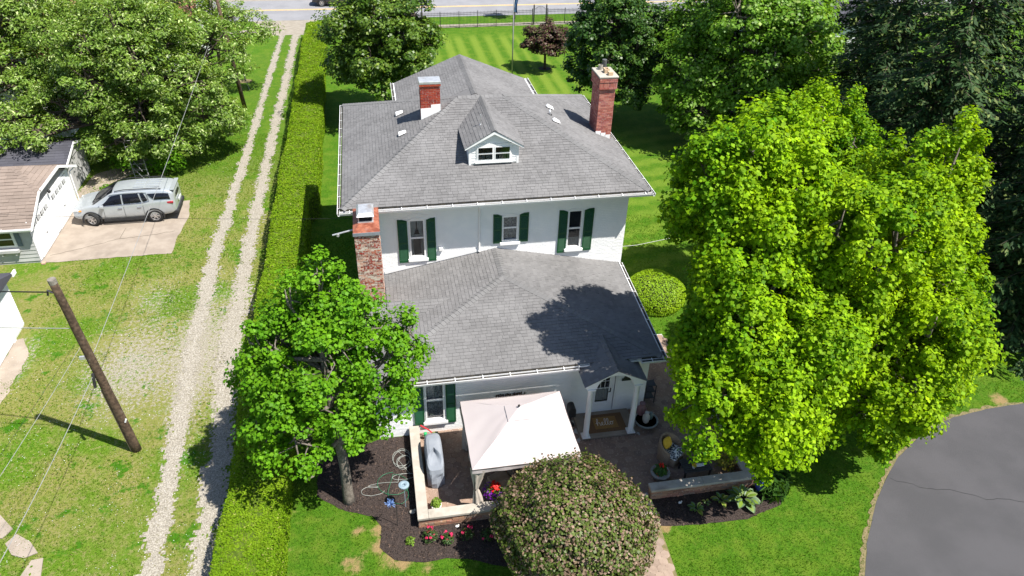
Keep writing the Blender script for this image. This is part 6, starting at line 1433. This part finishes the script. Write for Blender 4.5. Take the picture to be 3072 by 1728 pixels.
# ---------------------------------------------------------------- trees, hedge, shrubs, grass
M('bark_grey', (.10, .085, .070), (.19, .165, .14), scale=14, rough=.95, bump=1, bscale=30)
M('bark_brown', (.055, .042, .033), (.11, .085, .065), scale=14, rough=.95, bump=1, bscale=30)
M('twig_pale', (.20, .17, .14), (.28, .245, .20), scale=10, rough=.9)
LEAF('gum_leaf', (.056, .178, .003), (.300, .465, .005), trans=.38, val=.34, rough=.6, spec=.14, nscale=.30)
LEAF('gum_leaf_gold', (.060, .182, .003), (.325, .475, .005), trans=.38, val=.34, nscale=.30, rough=.6, spec=.14)
LEAF('maple_leaf', (.055, .185, .004), (.150, .320, .010), trans=.36, val=.26, rough=.55, spec=.18, nscale=.6)
LEAF('cotton_leaf', (.078, .195, .012), (.195, .350, .030), (.36, .47, .13), amt3=.92, trans=.40, rough=.45, spec=.3, val=.28)
LEAF('silver_leaf', (.066, .145, .012), (.220, .330, .050), (.44, .53, .22), amt3=.87, trans=.34, rough=.5, spec=.3, val=.34, nscale=1.2)
LEAF('pear_leaf', (.020, .066, .007), (.062, .135, .016), (.14, .23, .04), amt3=.90, trans=.28, rough=.4, spec=.35, val=.3)
LEAF('pear_leaf_light', (.040, .100, .008), (.115, .190, .018), (.22, .30, .05), amt3=.88, trans=.32, rough=.4, spec=.35, val=.3)
LEAF('maroon_leaf', (.050, .022, .018), (.105, .055, .040), (.09, .11, .03), amt3=.72, trans=.2, tcol=(1.3, .9, .8), val=.3)
LEAF('shrub_leaf', (.052, .088, .012), (.120, .160, .028), (.235, .160, .110), amt3=.62, trans=.25, tcol=(1.3, 1.2, .7), val=.32)
LEAF('hedge_leaf', (.105, .215, .006), (.195, .300, .012), (.30, .32, .08), amt3=.95, trans=.36, val=.22, rough=.7, spec=.1, nscale=1.0)
LEAF('bush_leaf', (.20, .36, .006), (.28, .42, .008), trans=.3, val=.15)
LEAF('spruce_needle', (.020, .052, .016), (.046, .092, .026), (.13, .17, .05), amt3=.84, trans=.15, rough=.6, spec=.15, val=.3)
LEAF('grass_blade', (.048, .130, .005), (.100, .205, .010), (.20, .22, .05), amt3=.95, trans=.5, rough=.7, spec=.1, val=.22)
LEAF('weed_blade', (.085, .190, .008), (.170, .270, .024), (.30, .29, .10), amt3=.90, trans=.5, rough=.7, spec=.1, val=.2)
OVAL = np.array([[0, 0, 0], [.26, .25, .07], [.30, .55, .09], [0, 1, 0], [-.30, .55, .09], [-.26, .25, .07]])
LOBE = np.array([[0, .02, 0], [.46, .30, .10], [.20, .52, .03], [0, 1, .06], [-.20, .52, .03], [-.46, .30, .10]])
FAT = np.array([[0, 0, 0], [.46, .50, .12], [0, 1, 0], [-.46, .46, .12]])
LONG = np.array([[0, 0, 0], [.20, .40, .08], [0, 1, -.12], [-.20, .40, .08]])
def tree(name, label, base_, trunk_r, lobes, leafmat, bark, nclump, per, csize, lsize, tmpl, seed, twig=.3, bend=.0, fork=.35, inner=.62, cat='tree', top=None, extra_mat=None, upw=.75, group=None, tall=.78, jit=.38):
    """lobes: (x,y,z,rx,ry,rz) ellipsoids of the crown; leaves stand in clumps on and in them, each clump on a twig"""
    R = np.random.default_rng(seed); T = thing(name, label, cat, base_, group=group); b0 = Vector(base_)
    lob = np.array(lobes, float); vol = (lob[:, 3] * lob[:, 4] * lob[:, 5]) ** (2 / 3); nl = np.maximum(3, (nclump * vol / vol.sum()).astype(int))
    cl = []; outv = []; lid = []
    for i, (L, n_) in enumerate(zip(lob, nl)):
        got = 0
        while got < n_:
            v = R.normal(0, 1, 3); v /= np.linalg.norm(v)
            if v[2] < -.75: continue
            rf = inner + (1.04 - inner) * R.random() ** .6
            p = L[:3] + v * L[3:6] * rf
            # drop clumps buried deep inside another lobe
            dep = min([((p - q_[:3]) / q_[3:6] @ ((p - q_[:3]) / q_[3:6])) ** .5 for j, q_ in enumerate(lob) if j != i] + [9])
            if dep < .55: got += .34; continue
            cl.append(p); outv.append(v * np.array([1, 1, 1.0])); lid.append(i); got += 1
    cl = np.array(cl); outv = np.array(outv)
    # trunk and limbs
    zc = lob[:, 2].mean(); cen = lob[:, :3].mean(0); tm = MB()
    ftop = Vector((cen[0] * .7 + b0.x * .3, cen[1] * .7 + b0.y * .3, top or zc))
    fk = b0.lerp(ftop, fork)
    pth = [b0 + Vector((0, 0, -.1)), b0 + Vector((0, 0, .25)), b0.lerp(ftop, fork * .5) + Vector((bend, 0, 0)), fk, fk.lerp(ftop, .5) + Vector((-bend, bend * .5, 0)), ftop]
    tm.tube(pth, [trunk_r * 1.35, trunk_r * 1.05, trunk_r * .92, trunk_r * .8, trunk_r * .5, trunk_r * .22], 10)
    tr_o = tm.build('trunk', bark, T, smooth=True)
    bm_ = MB()
    ends = []
    for L in lob:
        c = Vector(L[:3]); s0 = fk.lerp(ftop, min(.85, max(0.0, (c.z - L[5] * .6 - fk.z) / max(.1, ftop.z - fk.z)))); mid = s0.lerp(c, .5) + Vector((R.normal(0, .15), R.normal(0, .15), -.15 * L[5]))
        bm_.tube([s0, mid, c, c + Vector((0, 0, L[5] * .55))], [trunk_r * .5, trunk_r * .36, trunk_r * .22, trunk_r * .06], 7); ends.append((s0, mid, c))
    for p, i in zip(cl, lid):
        if R.random() > twig: continue
        s0, mid, c = ends[i]; f = R.random(); st_ = mid.lerp(c, f) if R.random() < .6 else c + Vector((0, 0, lob[i][5] * .4 * R.random())); e_ = Vector(p); m_ = st_.lerp(e_, .55) + Vector((R.normal(0, .12), R.normal(0, .12), R.normal(.08, .12)))
        rr2 = trunk_r * .13 + .006; bm_.tube([st_, m_, e_], [rr2 * 1.3, rr2 * .8, rr2 * .25], 4)
    tag(bm_.build('branches', bark, T, smooth=True), kind='stuff')
    # leaves
    n_ = len(cl); pos_ = np.repeat(cl, per, 0); ov = np.repeat(outv, per, 0); sc = np.repeat(csize * R.uniform(.65, 1.35, n_), per)
    g_ = R.normal(0, 1, pos_.shape); g_ /= np.linalg.norm(g_, axis=1, keepdims=True) + 1e-9; g_ *= (R.random((len(pos_), 1)) ** .45)
    g_[:, 2] = np.where(g_[:, 2] < 0, g_[:, 2] * .55, g_[:, 2]); pos_ = pos_ + g_ * sc[:, None] * np.array([1, 1, tall])
    nm = ov * .45 + g_ * .75 + np.array([0, 0, upw]); sz = R.uniform(lsize * .65, lsize * 1.35, len(pos_))
    npmesh('crown', leaves(pos_, nm, sz, tmpl, R, jit=jit), len(tmpl), leafmat, T)
    return T
def lobes_on(c, r, n, rl, seed, zb=-.5):
    """main ellipsoid broken into n overlapping lobes"""
    R = np.random.default_rng(seed); out = [(*c, r[0] * .72, r[1] * .72, r[2] * .78)]
    for k_ in range(n):
        a = 2.4 * k_ + R.uniform(-.4, .4); e_ = zb + (1.0 - zb) * (k_ + .5) / n; h = (1 - e_ * e_) ** .5 if abs(e_) < 1 else 0; f = 1 - rl * .85
        out.append((c[0] + r[0] * f * h * math.cos(a), c[1] + r[1] * f * h * math.sin(a), c[2] + r[2] * f * e_, r[0] * rl * R.uniform(.85, 1.2), r[1] * rl * R.uniform(.85, 1.2), r[2] * rl * R.uniform(.85, 1.15)))
    return out
# the two bright sweet gums right of the house
A_lobes = lobes_on((10.6, 15.8, 5.0), (2.15, 2.1, 3.5), 9, .42, 1) + lobes_on((11.1, 18.4, 8.7), (2.25, 2.2, 3.6), 9, .42, 2, -.3) + lobes_on((12.8, 17.6, 6.2), (2.2, 2.2, 3.6), 5, .45, 4) + [(9.2, 14.7, 4.5, 1.25, 1.2, 1.8), (10.9, 14.0, 4.1, 1.3, 1.2, 2.0), (11.6, 14.7, 3.2, 1.2, 1.1, 1.5), (12.4, 14.9, 5.4, 1.3, 1.2, 2.4), (9.6, 18.0, 9.7, 1.25, 1.3, 2.1), (9.9, 16.2, 7.4, 1.3, 1.3, 1.8)]
tree('sweet_gum', 'tall bright green star-leaved tree shading the porch roof', (12.3, 17.4, 0), .24, A_lobes, 'gum_leaf', 'bark_grey', 1450, 125, .36, .126, FAT, 11, twig=.12, top=9.0, tall=1.5, jit=.6, inner=.58)
B_lobes = lobes_on((16.0, 15.7, 4.5), (2.45, 2.3, 3.7), 9, .42, 5) + lobes_on((17.4, 19.0, 6.9), (2.3, 2.4, 4.2), 10, .42, 6, -.4) + lobes_on((17.9, 17.2, 5.0), (1.8, 1.9, 2.9), 6, .45, 7) + lobes_on((14.6, 17.8, 7.4), (1.6, 1.8, 2.6), 5, .45, 8) + [(14.6, 14.7, 3.3, 1.35, 1.2, 1.8), (15.8, 14.9, 2.9, 1.3, 1.1, 1.6), (18.0, 18.6, 9.6, .9, .8, 1.9), (18.7, 18.8, 6.6, 1.2, 1.3, 2.2), (17.6, 15.8, 4.2, 1.4, 1.2, 2.2), (13.4, 15.8, 5.6, 1.3, 1.2, 2.4), (14.2, 16.4, 8.0, 1.4, 1.3, 2.0), (15.4, 17.0, 8.6, 1.4, 1.4, 2.0), (13.2, 16.8, 8.8, 1.3, 1.3, 1.9)]
tree('sweet_gum', 'broad yellow-green star-leaved tree between the drive circle and the conifers', (17.2, 17.6, 0), .26, B_lobes, 'gum_leaf_gold', 'bark_grey', 1300, 125, .36, .126, FAT, 12, twig=.12, top=7.5, tall=1.5, jit=.6, inner=.58)
tree('sweet_gum', 'third bright green star-leaved tree, rearmost, before the tall light green tree', (17.6, 25.6, 0), .2, lobes_on((17.5, 25.5, 7.1), (2.9, 2.7, 2.9), 9, .42, 3, -.5), 'gum_leaf', 'bark_grey', 440, 120, .36, .126, FAT, 10, top=6.8, tall=1.5, jit=.6, inner=.58)
tree('cottonwood', 'tall light green tree behind the bright star-leaved trees', (23.7, 43.0, 0), .30, lobes_on((23.7, 43, 5.6), (5.7, 5.2, 6.0), 15, .35, 9, -.7) + [(20.2, 41.6, 2.6, 1.9, 1.8, 1.9), (25.0, 41.0, 3.2, 2.0, 1.8, 2.2)], 'cotton_leaf', 'bark_grey', 680, 120, .76, .20, FAT, 13, twig=.6, top=11.5)
# the pale trees upper left
tree('silver_maple', 'largest pale silvery green tree behind the garage', (-13.6, 46.4, 0), .32, lobes_on((-13.2, 45.6, 5.1), (4.9, 4.6, 4.6), 16, .34, 14, -.6) + [(-16.5, 44.6, 3.2, 2.2, 2.0, 1.8), (-10.2, 44.6, 3.0, 2.0, 1.9, 1.9), (-13.4, 42.8, 3.0, 2.2, 1.5, 1.7), (-17.2, 47.5, 6.2, 2.6, 2.4, 2.4), (-9.6, 47.8, 5.5, 2.1, 2.0, 2.2), (-14.6, 41.9, 2.3, 1.7, 1.2, 1.3), (-11.9, 42.6, 2.2, 1.9, 1.3, 1.4), (-9.4, 44.9, 2.4, 1.5, 1.4, 1.4), (-17.6, 44.0, 3.6, 1.8, 1.5, 1.5), (-19.8, 43.0, 3.3, 2.3, 1.2, 1.1), (-22.6, 43.2, 3.4, 1.8, 1.2, 1.1), (-18.4, 41.9, 3.0, 1.6, .9, .8), (-20.8, 41.7, 3.0, 1.6, .9, .8)], 'silver_leaf', 'bark_brown', 860, 105, .58, .205, LONG, 15, twig=.4, top=8.5, upw=.75)
tree('silver_maple', 'pale green tree at the upper left corner of the picture', (-20.6, 51.5, 0), .28, lobes_on((-20.4, 51.0, 5.6), (4.4, 4.2, 4.0), 11, .36, 16) + [(-24.5, 47.5, 5.0, 2.8, 2.6, 2.4), (-21.0, 46.2, 4.4, 2.4, 2.0, 2.2), (-18.8, 46.4, 3.6, 1.8, 1.6, 1.9), (-23.0, 45.8, 2.6, 2.0, 1.5, 1.6)], 'silver_leaf', 'bark_brown', 500, 95, .68, .235, LONG, 17, twig=.4, top=8.2, upw=.75)
tree('silver_maple', 'sparse pale tree beside the far utility pole', (-11.2, 56.8, 0), .16, lobes_on((-10.3, 55.8, 5.0), (2.9, 2.7, 2.4), 8, .36, 18) + [(-8.1, 56.0, 4.6, 1.5, 1.2, 1.1), (-12.8, 57, 6.2, 2.2, 2.0, 1.9)], 'silver_leaf', 'bark_brown', 150, 60, .55, .22, LONG, 19, twig=.8, top=6.8, upw=.75)
tree('silver_maple', 'pale tree near the road behind the white neighbour houses', (-16.5, 59.5, 0), .24, lobes_on((-16.5, 59.0, 5.2), (3.4, 3.2, 3.2), 9, .38, 20), 'silver_leaf', 'bark_brown', 190, 60, .7, .30, LONG, 21, twig=.5, top=7.5, upw=.75)
# trees round the back lawn
tree('pear_tree', 'dense dark green tree behind the left end of the house', (.6, 50.2, 0), .22, lobes_on((.6, 49.8, 5.2), (3.85, 3.7, 4.0), 18, .30, 22, -.85), 'pear_leaf_light', 'bark_brown', 560, 84, .56, .175, FAT, 23, inner=.7, top=8)
tree('pear_tree', 'dense rounded dark tree behind the right chimney', (16.2, 47.6, 0), .2, lobes_on((16.2, 47.4, 5.0), (3.45, 3.3, 4.5), 18, .28, 24, -.85), 'pear_leaf', 'bark_brown', 580, 86, .48, .165, FAT, 25, inner=.75, top=8)
tree('plum_tree', 'small maroon-leaved tree beside the flagpole', (14.1, 59.2, 0), .12, lobes_on((13.95, 58.9, 2.35), (1.9, 1.85, 1.5), 12, .30, 26, -.7), 'maroon_leaf', 'bark_brown', 230, 60, .36, .15, FAT, 27, inner=.7, top=2.8)
sheet('mulch_ring', [(14.1 + .55 * math.cos(a), 59.2 + .5 * math.sin(a)) for a in np.linspace(0, 6.0, 14)], .01, 'mulch')
sheet('mulch_ring', [(-9.8 + .5 * math.cos(a), 58.6 + .45 * math.sin(a)) for a in np.linspace(0, 6.0, 14)], .01, 'dry_soil')
tree('young_tree', 'small street tree on the verge behind the dense left tree', (5.12, 74.4, 0), .07, lobes_on((5.12, 74.3, 3.1), (1.25, 1.2, 1.05), 6, .4, 28), 'pear_leaf', 'bark_brown', 46, 45, .36, .17, OVAL, 29, top=3.2)
tree('young_tree', 'small street tree on the verge behind the flagpole', (14.43, 74.7, 0), .07, lobes_on((14.43, 74.6, 3.5), (1.15, 1.1, 1.0), 6, .4, 30), 'pear_leaf', 'bark_brown', 46, 45, .36, .17, OVAL, 31, top=3.6)
tree('young_tree', 'young staked tree under the sparse pale tree', (-9.8, 58.6, 0), .05, lobes_on((-9.9, 58.6, 2.2), (.7, .7, .8), 4, .45, 32), 'silver_leaf', 'bark_brown', 20, 40, .3, .16, OVAL, 33, top=2.2)
# foreground: maple by the hedge, round shrub, clipped bush
tree('maple_tree', 'green maple with a grey trunk between the hedge and the patio', (-1.95, 16.55, 0), .17, [(-2.18, 17.14, 5.95, 1.35, 1.35, 2.02), (-1.66, 17.5, 7.16, 0.99, 0.99, 1.38), (-3.64, 16.6, 4.74, 1.12, 1.08, 1.2), (-3.9, 17.5, 5.02, 0.95, 0.9, 1.1), (-3.3, 17.77, 6.14, 0.99, 0.99, 1.2), (-0.71, 16.69, 4.46, 1.08, 0.99, 1.29), (-0.28, 17.59, 5.11, 0.9, 0.9, 1.29), (-0.89, 18.04, 5.95, 0.99, 0.9, 1.2), (-1.83, 16.24, 4.0, 1.08, 0.9, 0.92), (-3.12, 15.88, 3.63, 1.08, 0.9, 0.92), (-2.44, 18.4, 6.51, 0.99, 0.9, 1.2), (-2.78, 16.6, 5.39, 1.08, 1.08, 1.29), (-0.24, 16.96, 3.81, 0.63, 0.72, 0.74), (-3.98, 16.24, 3.81, 0.72, 0.72, 0.74), (-1.97, 17.5, 8.0, 0.6, 0.6, 1.1), (-2.92, 17.6, 7.4, 0.45, 0.45, 0.9), (0.43, 17.7, 5.5, 0.5, 0.5, 1.15), (-4.12, 17.4, 6.3, 0.5, 0.5, 0.8)], 'maple_leaf', 'bark_grey', 330, 118, .37, .112, FAT, 35, jit=.55, tall=.95, twig=.85, bend=.05, fork=.42, top=7.2, inner=.35)
dead = MB(); dead.tube([(-2.0, 16.4, 3.0), (-2.35, 15.9, 3.0), (-2.6, 15.75, 2.85), (-2.75, 15.55, 2.5), (-3.0, 15.45, 2.45)], [.075, .06, .05, .04, .025], 7).tube([(-2.6, 15.75, 2.85), (-2.85, 15.7, 2.95)], [.035, .015], 5)
dead.build('bare_limb', 'twig_pale', [o for o in bpy.data.objects if o.name.startswith('maple_tree')][0], smooth=True)
def ball(name, label, c, r, n_, lsize, mat, seed, cat='shrub', tm=OVAL, stem=True, shell=.80):
    R = np.random.default_rng(seed); T = thing(name, label, cat, (c[0], c[1], 0))
    v = R.normal(0, 1, (n_, 3)); v /= np.linalg.norm(v, axis=1, keepdims=True); v = v[v[:, 2] > -.8]
    bump_ = 1 + (.055 if stem else .02) * np.sin(v[:, 0] * 5 + seed) * np.cos(v[:, 1] * 4.3 + 1) + (.06 if stem else .01) * np.sin(v[:, 2] * 11 + v[:, 0] * 5)
    f = shell + (1.03 - shell) * R.random((len(v), 1)) ** .5; p = np.array(c) + v * np.array(r) * f * bump_[:, None]
    k = p[:, 2] > .03; p, v = p[k], v[k]
    npmesh('crown', leaves(p, v * .9 + np.array([0, 0, .35]), R.uniform(lsize * .6, lsize * 1.4, len(p)), tm, R, jit=.5), len(tm), mat, T)
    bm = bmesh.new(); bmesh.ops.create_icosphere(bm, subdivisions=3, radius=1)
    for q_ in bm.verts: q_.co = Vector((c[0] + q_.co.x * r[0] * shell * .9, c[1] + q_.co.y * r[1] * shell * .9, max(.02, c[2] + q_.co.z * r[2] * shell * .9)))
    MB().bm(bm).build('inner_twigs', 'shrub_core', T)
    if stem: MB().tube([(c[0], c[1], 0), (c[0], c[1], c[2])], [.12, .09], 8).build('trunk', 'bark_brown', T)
    return T
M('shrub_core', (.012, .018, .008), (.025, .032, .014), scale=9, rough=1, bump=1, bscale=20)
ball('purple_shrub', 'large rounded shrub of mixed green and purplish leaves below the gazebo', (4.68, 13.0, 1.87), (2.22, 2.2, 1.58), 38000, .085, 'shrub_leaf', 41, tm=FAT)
R = np.random.default_rng(91); sp_ = [o for o in bpy.data.objects if o.name == 'purple_shrub'][0]
v = R.normal(0, 1, (160, 3)); v /= np.linalg.norm(v, axis=1, keepdims=True); v = v[v[:, 2] > -.2]; shm = []; shn = []
for q_ in v:
    p0 = np.array((4.68, 13.0, 1.87)) + q_ * np.array((2.22, 2.2, 1.58)); d_ = q_ * .5 + np.array((0, 0, .8)); L = R.uniform(.12, .38)
    for j in range(9): shm.append(p0 + d_ * L * j / 8 + R.normal(0, .025, 3)); shn.append(q_ * .3 + R.normal(0, .5, 3))
npmesh('new_shoots', leaves(np.array(shm), np.array(shn), R.uniform(.06, .12, len(shm)), OVAL, R), 6, 'shrub_leaf', sp_)['kind'] = 'stuff'
ball('clipped_bush', 'smooth lime green clipped bush beside the right house corner', (11.95, 26.0, .38), (1.40, 1.35, .98), 18000, .05, 'bush_leaf', 42, tm=FAT, cat='bush', stem=False, shell=.93)
# hedge
HD = thing('hedge', 'long clipped yellow-green hedge running the length of the driveway', 'hedge', (-4.7, 40, 0))
def hprof(y_):
    l = -5.52 - .12 * np.interp(y_, [9, 20, 26, 34, 50, 72], [0, .6, 1.2, .4, .3, .0]) + .10 * (vn(y_, y_ * 0, .45, 2) - .5) * 2
    r_2 = np.interp(y_, [9, 35.2, 36.2, 52, 72], [-3.80, -3.86, -3.42, -3.62, -3.85]) + .09 * (vn(y_, y_ * 0, .5, 7) - .5) * 2
    h = 1.50 + .10 * (vn(y_, y_ * 0, .3, 4) - .5) * 2
    e_ = np.clip((71.9 - y_) / 2.4, 0, 1) ** .5
    return l * e_ + (1 - e_) * (l + r_2) / 2, r_2 * e_ + (1 - e_) * (l + r_2) / 2, h * (.35 + .65 * e_)
ys_ = np.linspace(9, 71.8, 240); l_, r_2, h_ = hprof(ys_); vs = []
for y_, a, c, h in zip(ys_, l_, r_2, h_):
    i_ = .09; vs += [(a + i_, y_, 0), (a + i_ * .8, y_, h * .8), (a + .22, y_, h - .05), ((a + c) / 2, y_, h - .03), (c - .22, y_, h - .05), (c - i_ * .8, y_, h * .8), (c - i_, y_, 0)]
cmb = MB(); cmb.add(vs, [(j * 7 + i, j * 7 + i + 1, (j + 1) * 7 + i + 1, (j + 1) * 7 + i) for j in range(len(ys_) - 1) for i in range(6)] + [tuple(range(7)), tuple(range(len(vs) - 1, len(vs) - 8, -1))])
M('hedge_core', (.045, .075, .005), (.085, .125, .010), scale=14, rough=1, bump=1, bscale=25)
cmb.build('branches', 'hedge_core', HD)
R = np.random.default_rng(55); N = 125000; u = R.random(N); yy = 11.0 + 60.6 * u ** 1.9; a, c, h = hprof(yy); face = R.random(N); w_ = c - a
t_ = R.random(N); top_ = face < .66; rgt = (face >= .66) & (face < .9); 
px = np.where(top_, a + w_ * t_, np.where(rgt, c, a)); pz = np.where(top_, h, h * t_); nx_ = np.where(top_, 0, np.where(rgt, 1.0, -1.0)); nz_ = np.where(top_, 1.0, .25)
edge = np.minimum(px - a, c - px); pz = np.where(top_ & (edge < .16), h - (.16 - edge) ** 2 * 3, pz)
lump = (vn(px * 1.0, yy, 2.2, 3) - .5) * .07 + (vn(px, yy, 6, 5) - .5) * .05
P3 = np.stack([px + nx_ * (lump - .02) + R.normal(0, .02, N), yy + R.normal(0, .02, N), pz + np.where(top_, lump - .015, 0) + R.normal(0, .018, N)], -1); k = P3[:, 2] > .03
N3 = np.stack([nx_, np.zeros(N), nz_], -1)
sz = R.uniform(.038, .070, N) * (1 + 1.1 * u)
npmesh('foliage', leaves(P3[k], N3[k], sz[k], KITE, R, jit=.42), 4, 'hedge_leaf', HD)['kind'] = 'stuff'
# conifers on the right
def spruce(label, x_, y_, h, rb, seed, n_w=34, dens=1.0):
    R = np.random.default_rng(seed); T = thing('spruce_tree', label, 'spruce', (x_, y_, 0), group='dark conifers along the right side')
    MB().tube([(x_, y_, -.1), (x_, y_, h * .5), (x_, y_, h)], [.26, .16, .03], 8).build('trunk', 'bark_brown', T, smooth=True)
    bm_ = MB(); P_ = []; Nn = []; D = []
    for k_ in range(n_w):
        f = k_ / n_w; z_ = .9 + (h - 1.2) * f; rad = rb * (1 - f) ** .8 * R.uniform(.85, 1.1); nb = int(9 - 4 * f)
        for j in range(nb):
            a = j * 6.283 / nb + k_ * .7 + R.uniform(-.25, .25); L = rad * R.uniform(.7, 1.1); dr_ = R.uniform(.15, .42)
            pts = [Vector((x_ + math.cos(a) * L * s_, y_ + math.sin(a) * L * s_, z_ + .15 * L * s_ - dr_ * L * s_ * s_)) for s_ in (0, .35, .7, 1)]
            bm_.tube(pts, [.035, .026, .018, .006], 4, cap=False)
            m_ = int(45 * L * dens); s_ = R.random(m_) ** .7; lat = R.normal(0, .16, m_) * L * (1 - s_ * .5) * .9
            q_ = np.stack([x_ + np.cos(a) * L * s_ - np.sin(a) * lat, y_ + np.sin(a) * L * s_ + np.cos(a) * lat, z_ + .15 * L * s_ - dr_ * L * s_ * s_ - np.abs(lat) * .35 + R.normal(-.06, .07, m_)], -1)
            P_.append(q_); Nn.append(np.tile([math.cos(a) * .25, math.sin(a) * .25, 1.0], (m_, 1))); sg = np.sign(lat)[:, None] * np.array([-math.sin(a), math.cos(a), -.3]) + np.array([math.cos(a), math.sin(a), -.35]); D.append(sg)
    tag(bm_.build('branches', 'bark_brown', T), kind='stuff')
    P_ = np.concatenate(P_); Nn = np.concatenate(Nn); D = np.concatenate(D)
    npmesh('crown', leaves(P_, Nn, R.uniform(.20, .42, len(P_)), np.array([[0, 0, 0], [.20, .5, -.08], [0, 1, -.12], [-.20, .5, -.08]]), R, spin=D, jit=.35), 4, 'spruce_needle', T)
for i, (x_, y_, h, rb, lb) in enumerate(((27.2, 21.5, 16, 4.4, 'dark conifer nearest the asphalt circle'), (25.0, 28.0, 19, 4.8, 'dark conifer directly behind the yellow-green star-leaved tree'), (31.0, 26.8, 20, 5.0, 'dark conifer at the right picture edge, second from the drive'), (27.6, 35.0, 20, 5.0, 'dark conifer behind the second row on the right'), (33.5, 35.0, 20, 5.2, 'dark conifer in the upper right corner'), (29.6, 50.5, 18, 4.6, 'dark conifer right of the tall light green tree'), (32.0, 43.5, 20, 5.0, 'farthest dark conifer before the pale house'), (36.5, 29.0, 19, 5.0, 'dark conifer cut off by the right picture edge'))):
    spruce(lb, x_, y_, h, rb, 60 + i)
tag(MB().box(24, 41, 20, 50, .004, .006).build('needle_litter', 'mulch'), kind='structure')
# undergrowth by the garage
R = np.random.default_rng(88)
for lb, c, rad, n_ in (('tangled undergrowth behind the ladder frame', (-12.6, 42.9, .3), (1.3, .9, 1.3), 900), ('low lime green plant at the front of the parked car', (-15.2, 40.3, .05), (.5, .4, .55), 260), ('undergrowth patch left of the ladder frame', (-15.0, 43.6, .2), (.9, .8, 1.0), 500)):
    T = thing('undergrowth', lb, 'undergrowth', (c[0], c[1], 0)); cp3, v = blob(c, rad, n_, R); npmesh('foliage', leaves(cp3, v + np.array([0, 0, .6]), R.uniform(.10, .22, n_), OVAL, R), 6, 'maple_leaf', T)['kind'] = 'stuff'
    MB().tube([(c[0], c[1], 0), (c[0] + .1, c[1], rad[2])], [.03, .012], 5).build('stem', 'bark_brown', T)
# grass blades and weeds
def blades(name, label, mat, N, xr, yr, hmin, hmax, wid, cond, seed, pw=1.5):
    R = np.random.default_rng(seed); x_ = R.uniform(*xr, N); y_ = yr[0] + (yr[1] - yr[0]) * R.random(N) ** pw; k = cond(x_, y_); x_, y_ = x_[k], y_[k]; n_ = len(x_)
    cl_ = fbm(x_, y_, 1.4, seed); h = (hmin + (hmax - hmin) * R.random(n_)) * (.5 + cl_); a = R.uniform(0, 6.283, n_); w_ = wid * R.uniform(.6, 1.4, n_) * (1 + (y_ - 12) * .03); ln = R.normal(0, .55, (n_, 2)) * h[:, None]
    V = np.stack([np.stack([x_ - np.cos(a) * w_, y_ - np.sin(a) * w_, np.zeros(n_)], -1), np.stack([x_ + np.cos(a) * w_, y_ + np.sin(a) * w_, np.zeros(n_)], -1), np.stack([x_ + ln[:, 0], y_ + ln[:, 1], h], -1)], 1).reshape(-1, 3)
    return tag(npmesh(name, V, 3, mat), label, 'grass', kind='stuff')
offwalk = lambda x_, y_: ~(inpoly(x_, y_, BED_L) | inpoly(x_, y_, BED_R) | inpoly(x_, y_, PATIO) | inpoly(x_, y_, WALK) | inpoly(x_, y_, CIR)) & ~((x_ > -1) & (x_ < 9.2) & (y_ > 15) & (y_ < 40)) & ~((x_ > .2) & (x_ < 11.7) & (y_ > 14.95) & (y_ < 19.3))
deadm = lambda x_, y_: np.all([((x_ - a) ** 2 + (y_ - c) ** 2) > (r_3 * .8) ** 2 for a, c, r_3 in DEAD], 0)
blades('lawn_grass', 'short mown lawn grass around the white house', 'grass_blade', 150000, (-3.9, 25), (10.5, 34), .025, .07, .012, lambda x_, y_: offwalk(x_, y_) & deadm(x_, y_), 101, 1.4)
blades('rough_grass', 'patchy weedy grass on the neighbour side of the driveway', 'weed_blade', 110000, (-19, -5.6), (12.5, 48), .02, .065, .013, lambda x_, y_: (rutw(x_, y_) + (fbm(x_, y_, 1.6, 3) - .5) * 1.5 < .05) & (barew(x_, y_) + (fbm(x_, y_, 1.1, 9) - .5) * 1.3 < .55) & ~inpoly(x_, y_, PAD) & (x_ > -15.4 - 3 * (y_ > 40)), 102, 1.5)
R = np.random.default_rng(120); N = 6000; x_ = R.uniform(-19, -5.7, N); y_ = 13 + 35 * R.random(N) ** 1.4; k = (fbm(x_, y_, .55, 12) > .54) & (rutw(x_, y_) < -.1) & ~inpoly(x_, y_, PAD) & (x_ > -15.4 - 3 * (y_ > 40)); x_, y_ = x_[k], y_[k]
cpt = np.stack([x_ + R.normal(0, .05, len(x_)), y_ + R.normal(0, .05, len(x_)), R.uniform(.02, .05, len(x_))], -1)
tag(npmesh('clover', leaves(cpt, np.tile([0, 0, 1.0], (len(x_), 1)), R.uniform(.06, .12, len(x_)), KITE, R, jit=.3), 4, 'weed_blade'), 'broad weed leaves and clover in the neighbour grass', 'clover', kind='stuff')

R = np.random.default_rng(130); N = 5200; x_ = R.uniform(-18, -5.7, N); y_ = 13 + 32 * R.random(N) ** 1.4; k = (fbm(x_, y_, .8, 22) > .50) & (rutw(x_, y_) < -.1) & ~inpoly(x_, y_, PAD) & (x_ > -15.4 - 3 * (y_ > 40)); x_, y_ = x_[k], y_[k]
cpt = np.stack([x_, y_, R.uniform(.05, .08, len(x_))], -1)
tag(npmesh('clover_flowers', leaves(cpt, np.tile([0, 0, 1.0], (len(x_), 1)), R.uniform(.018, .034, len(x_)), KITE, R, jit=.3), 4, 'pot_white'), 'tiny white clover flowers dotted over the neighbour grass', 'flowers', kind='stuff')
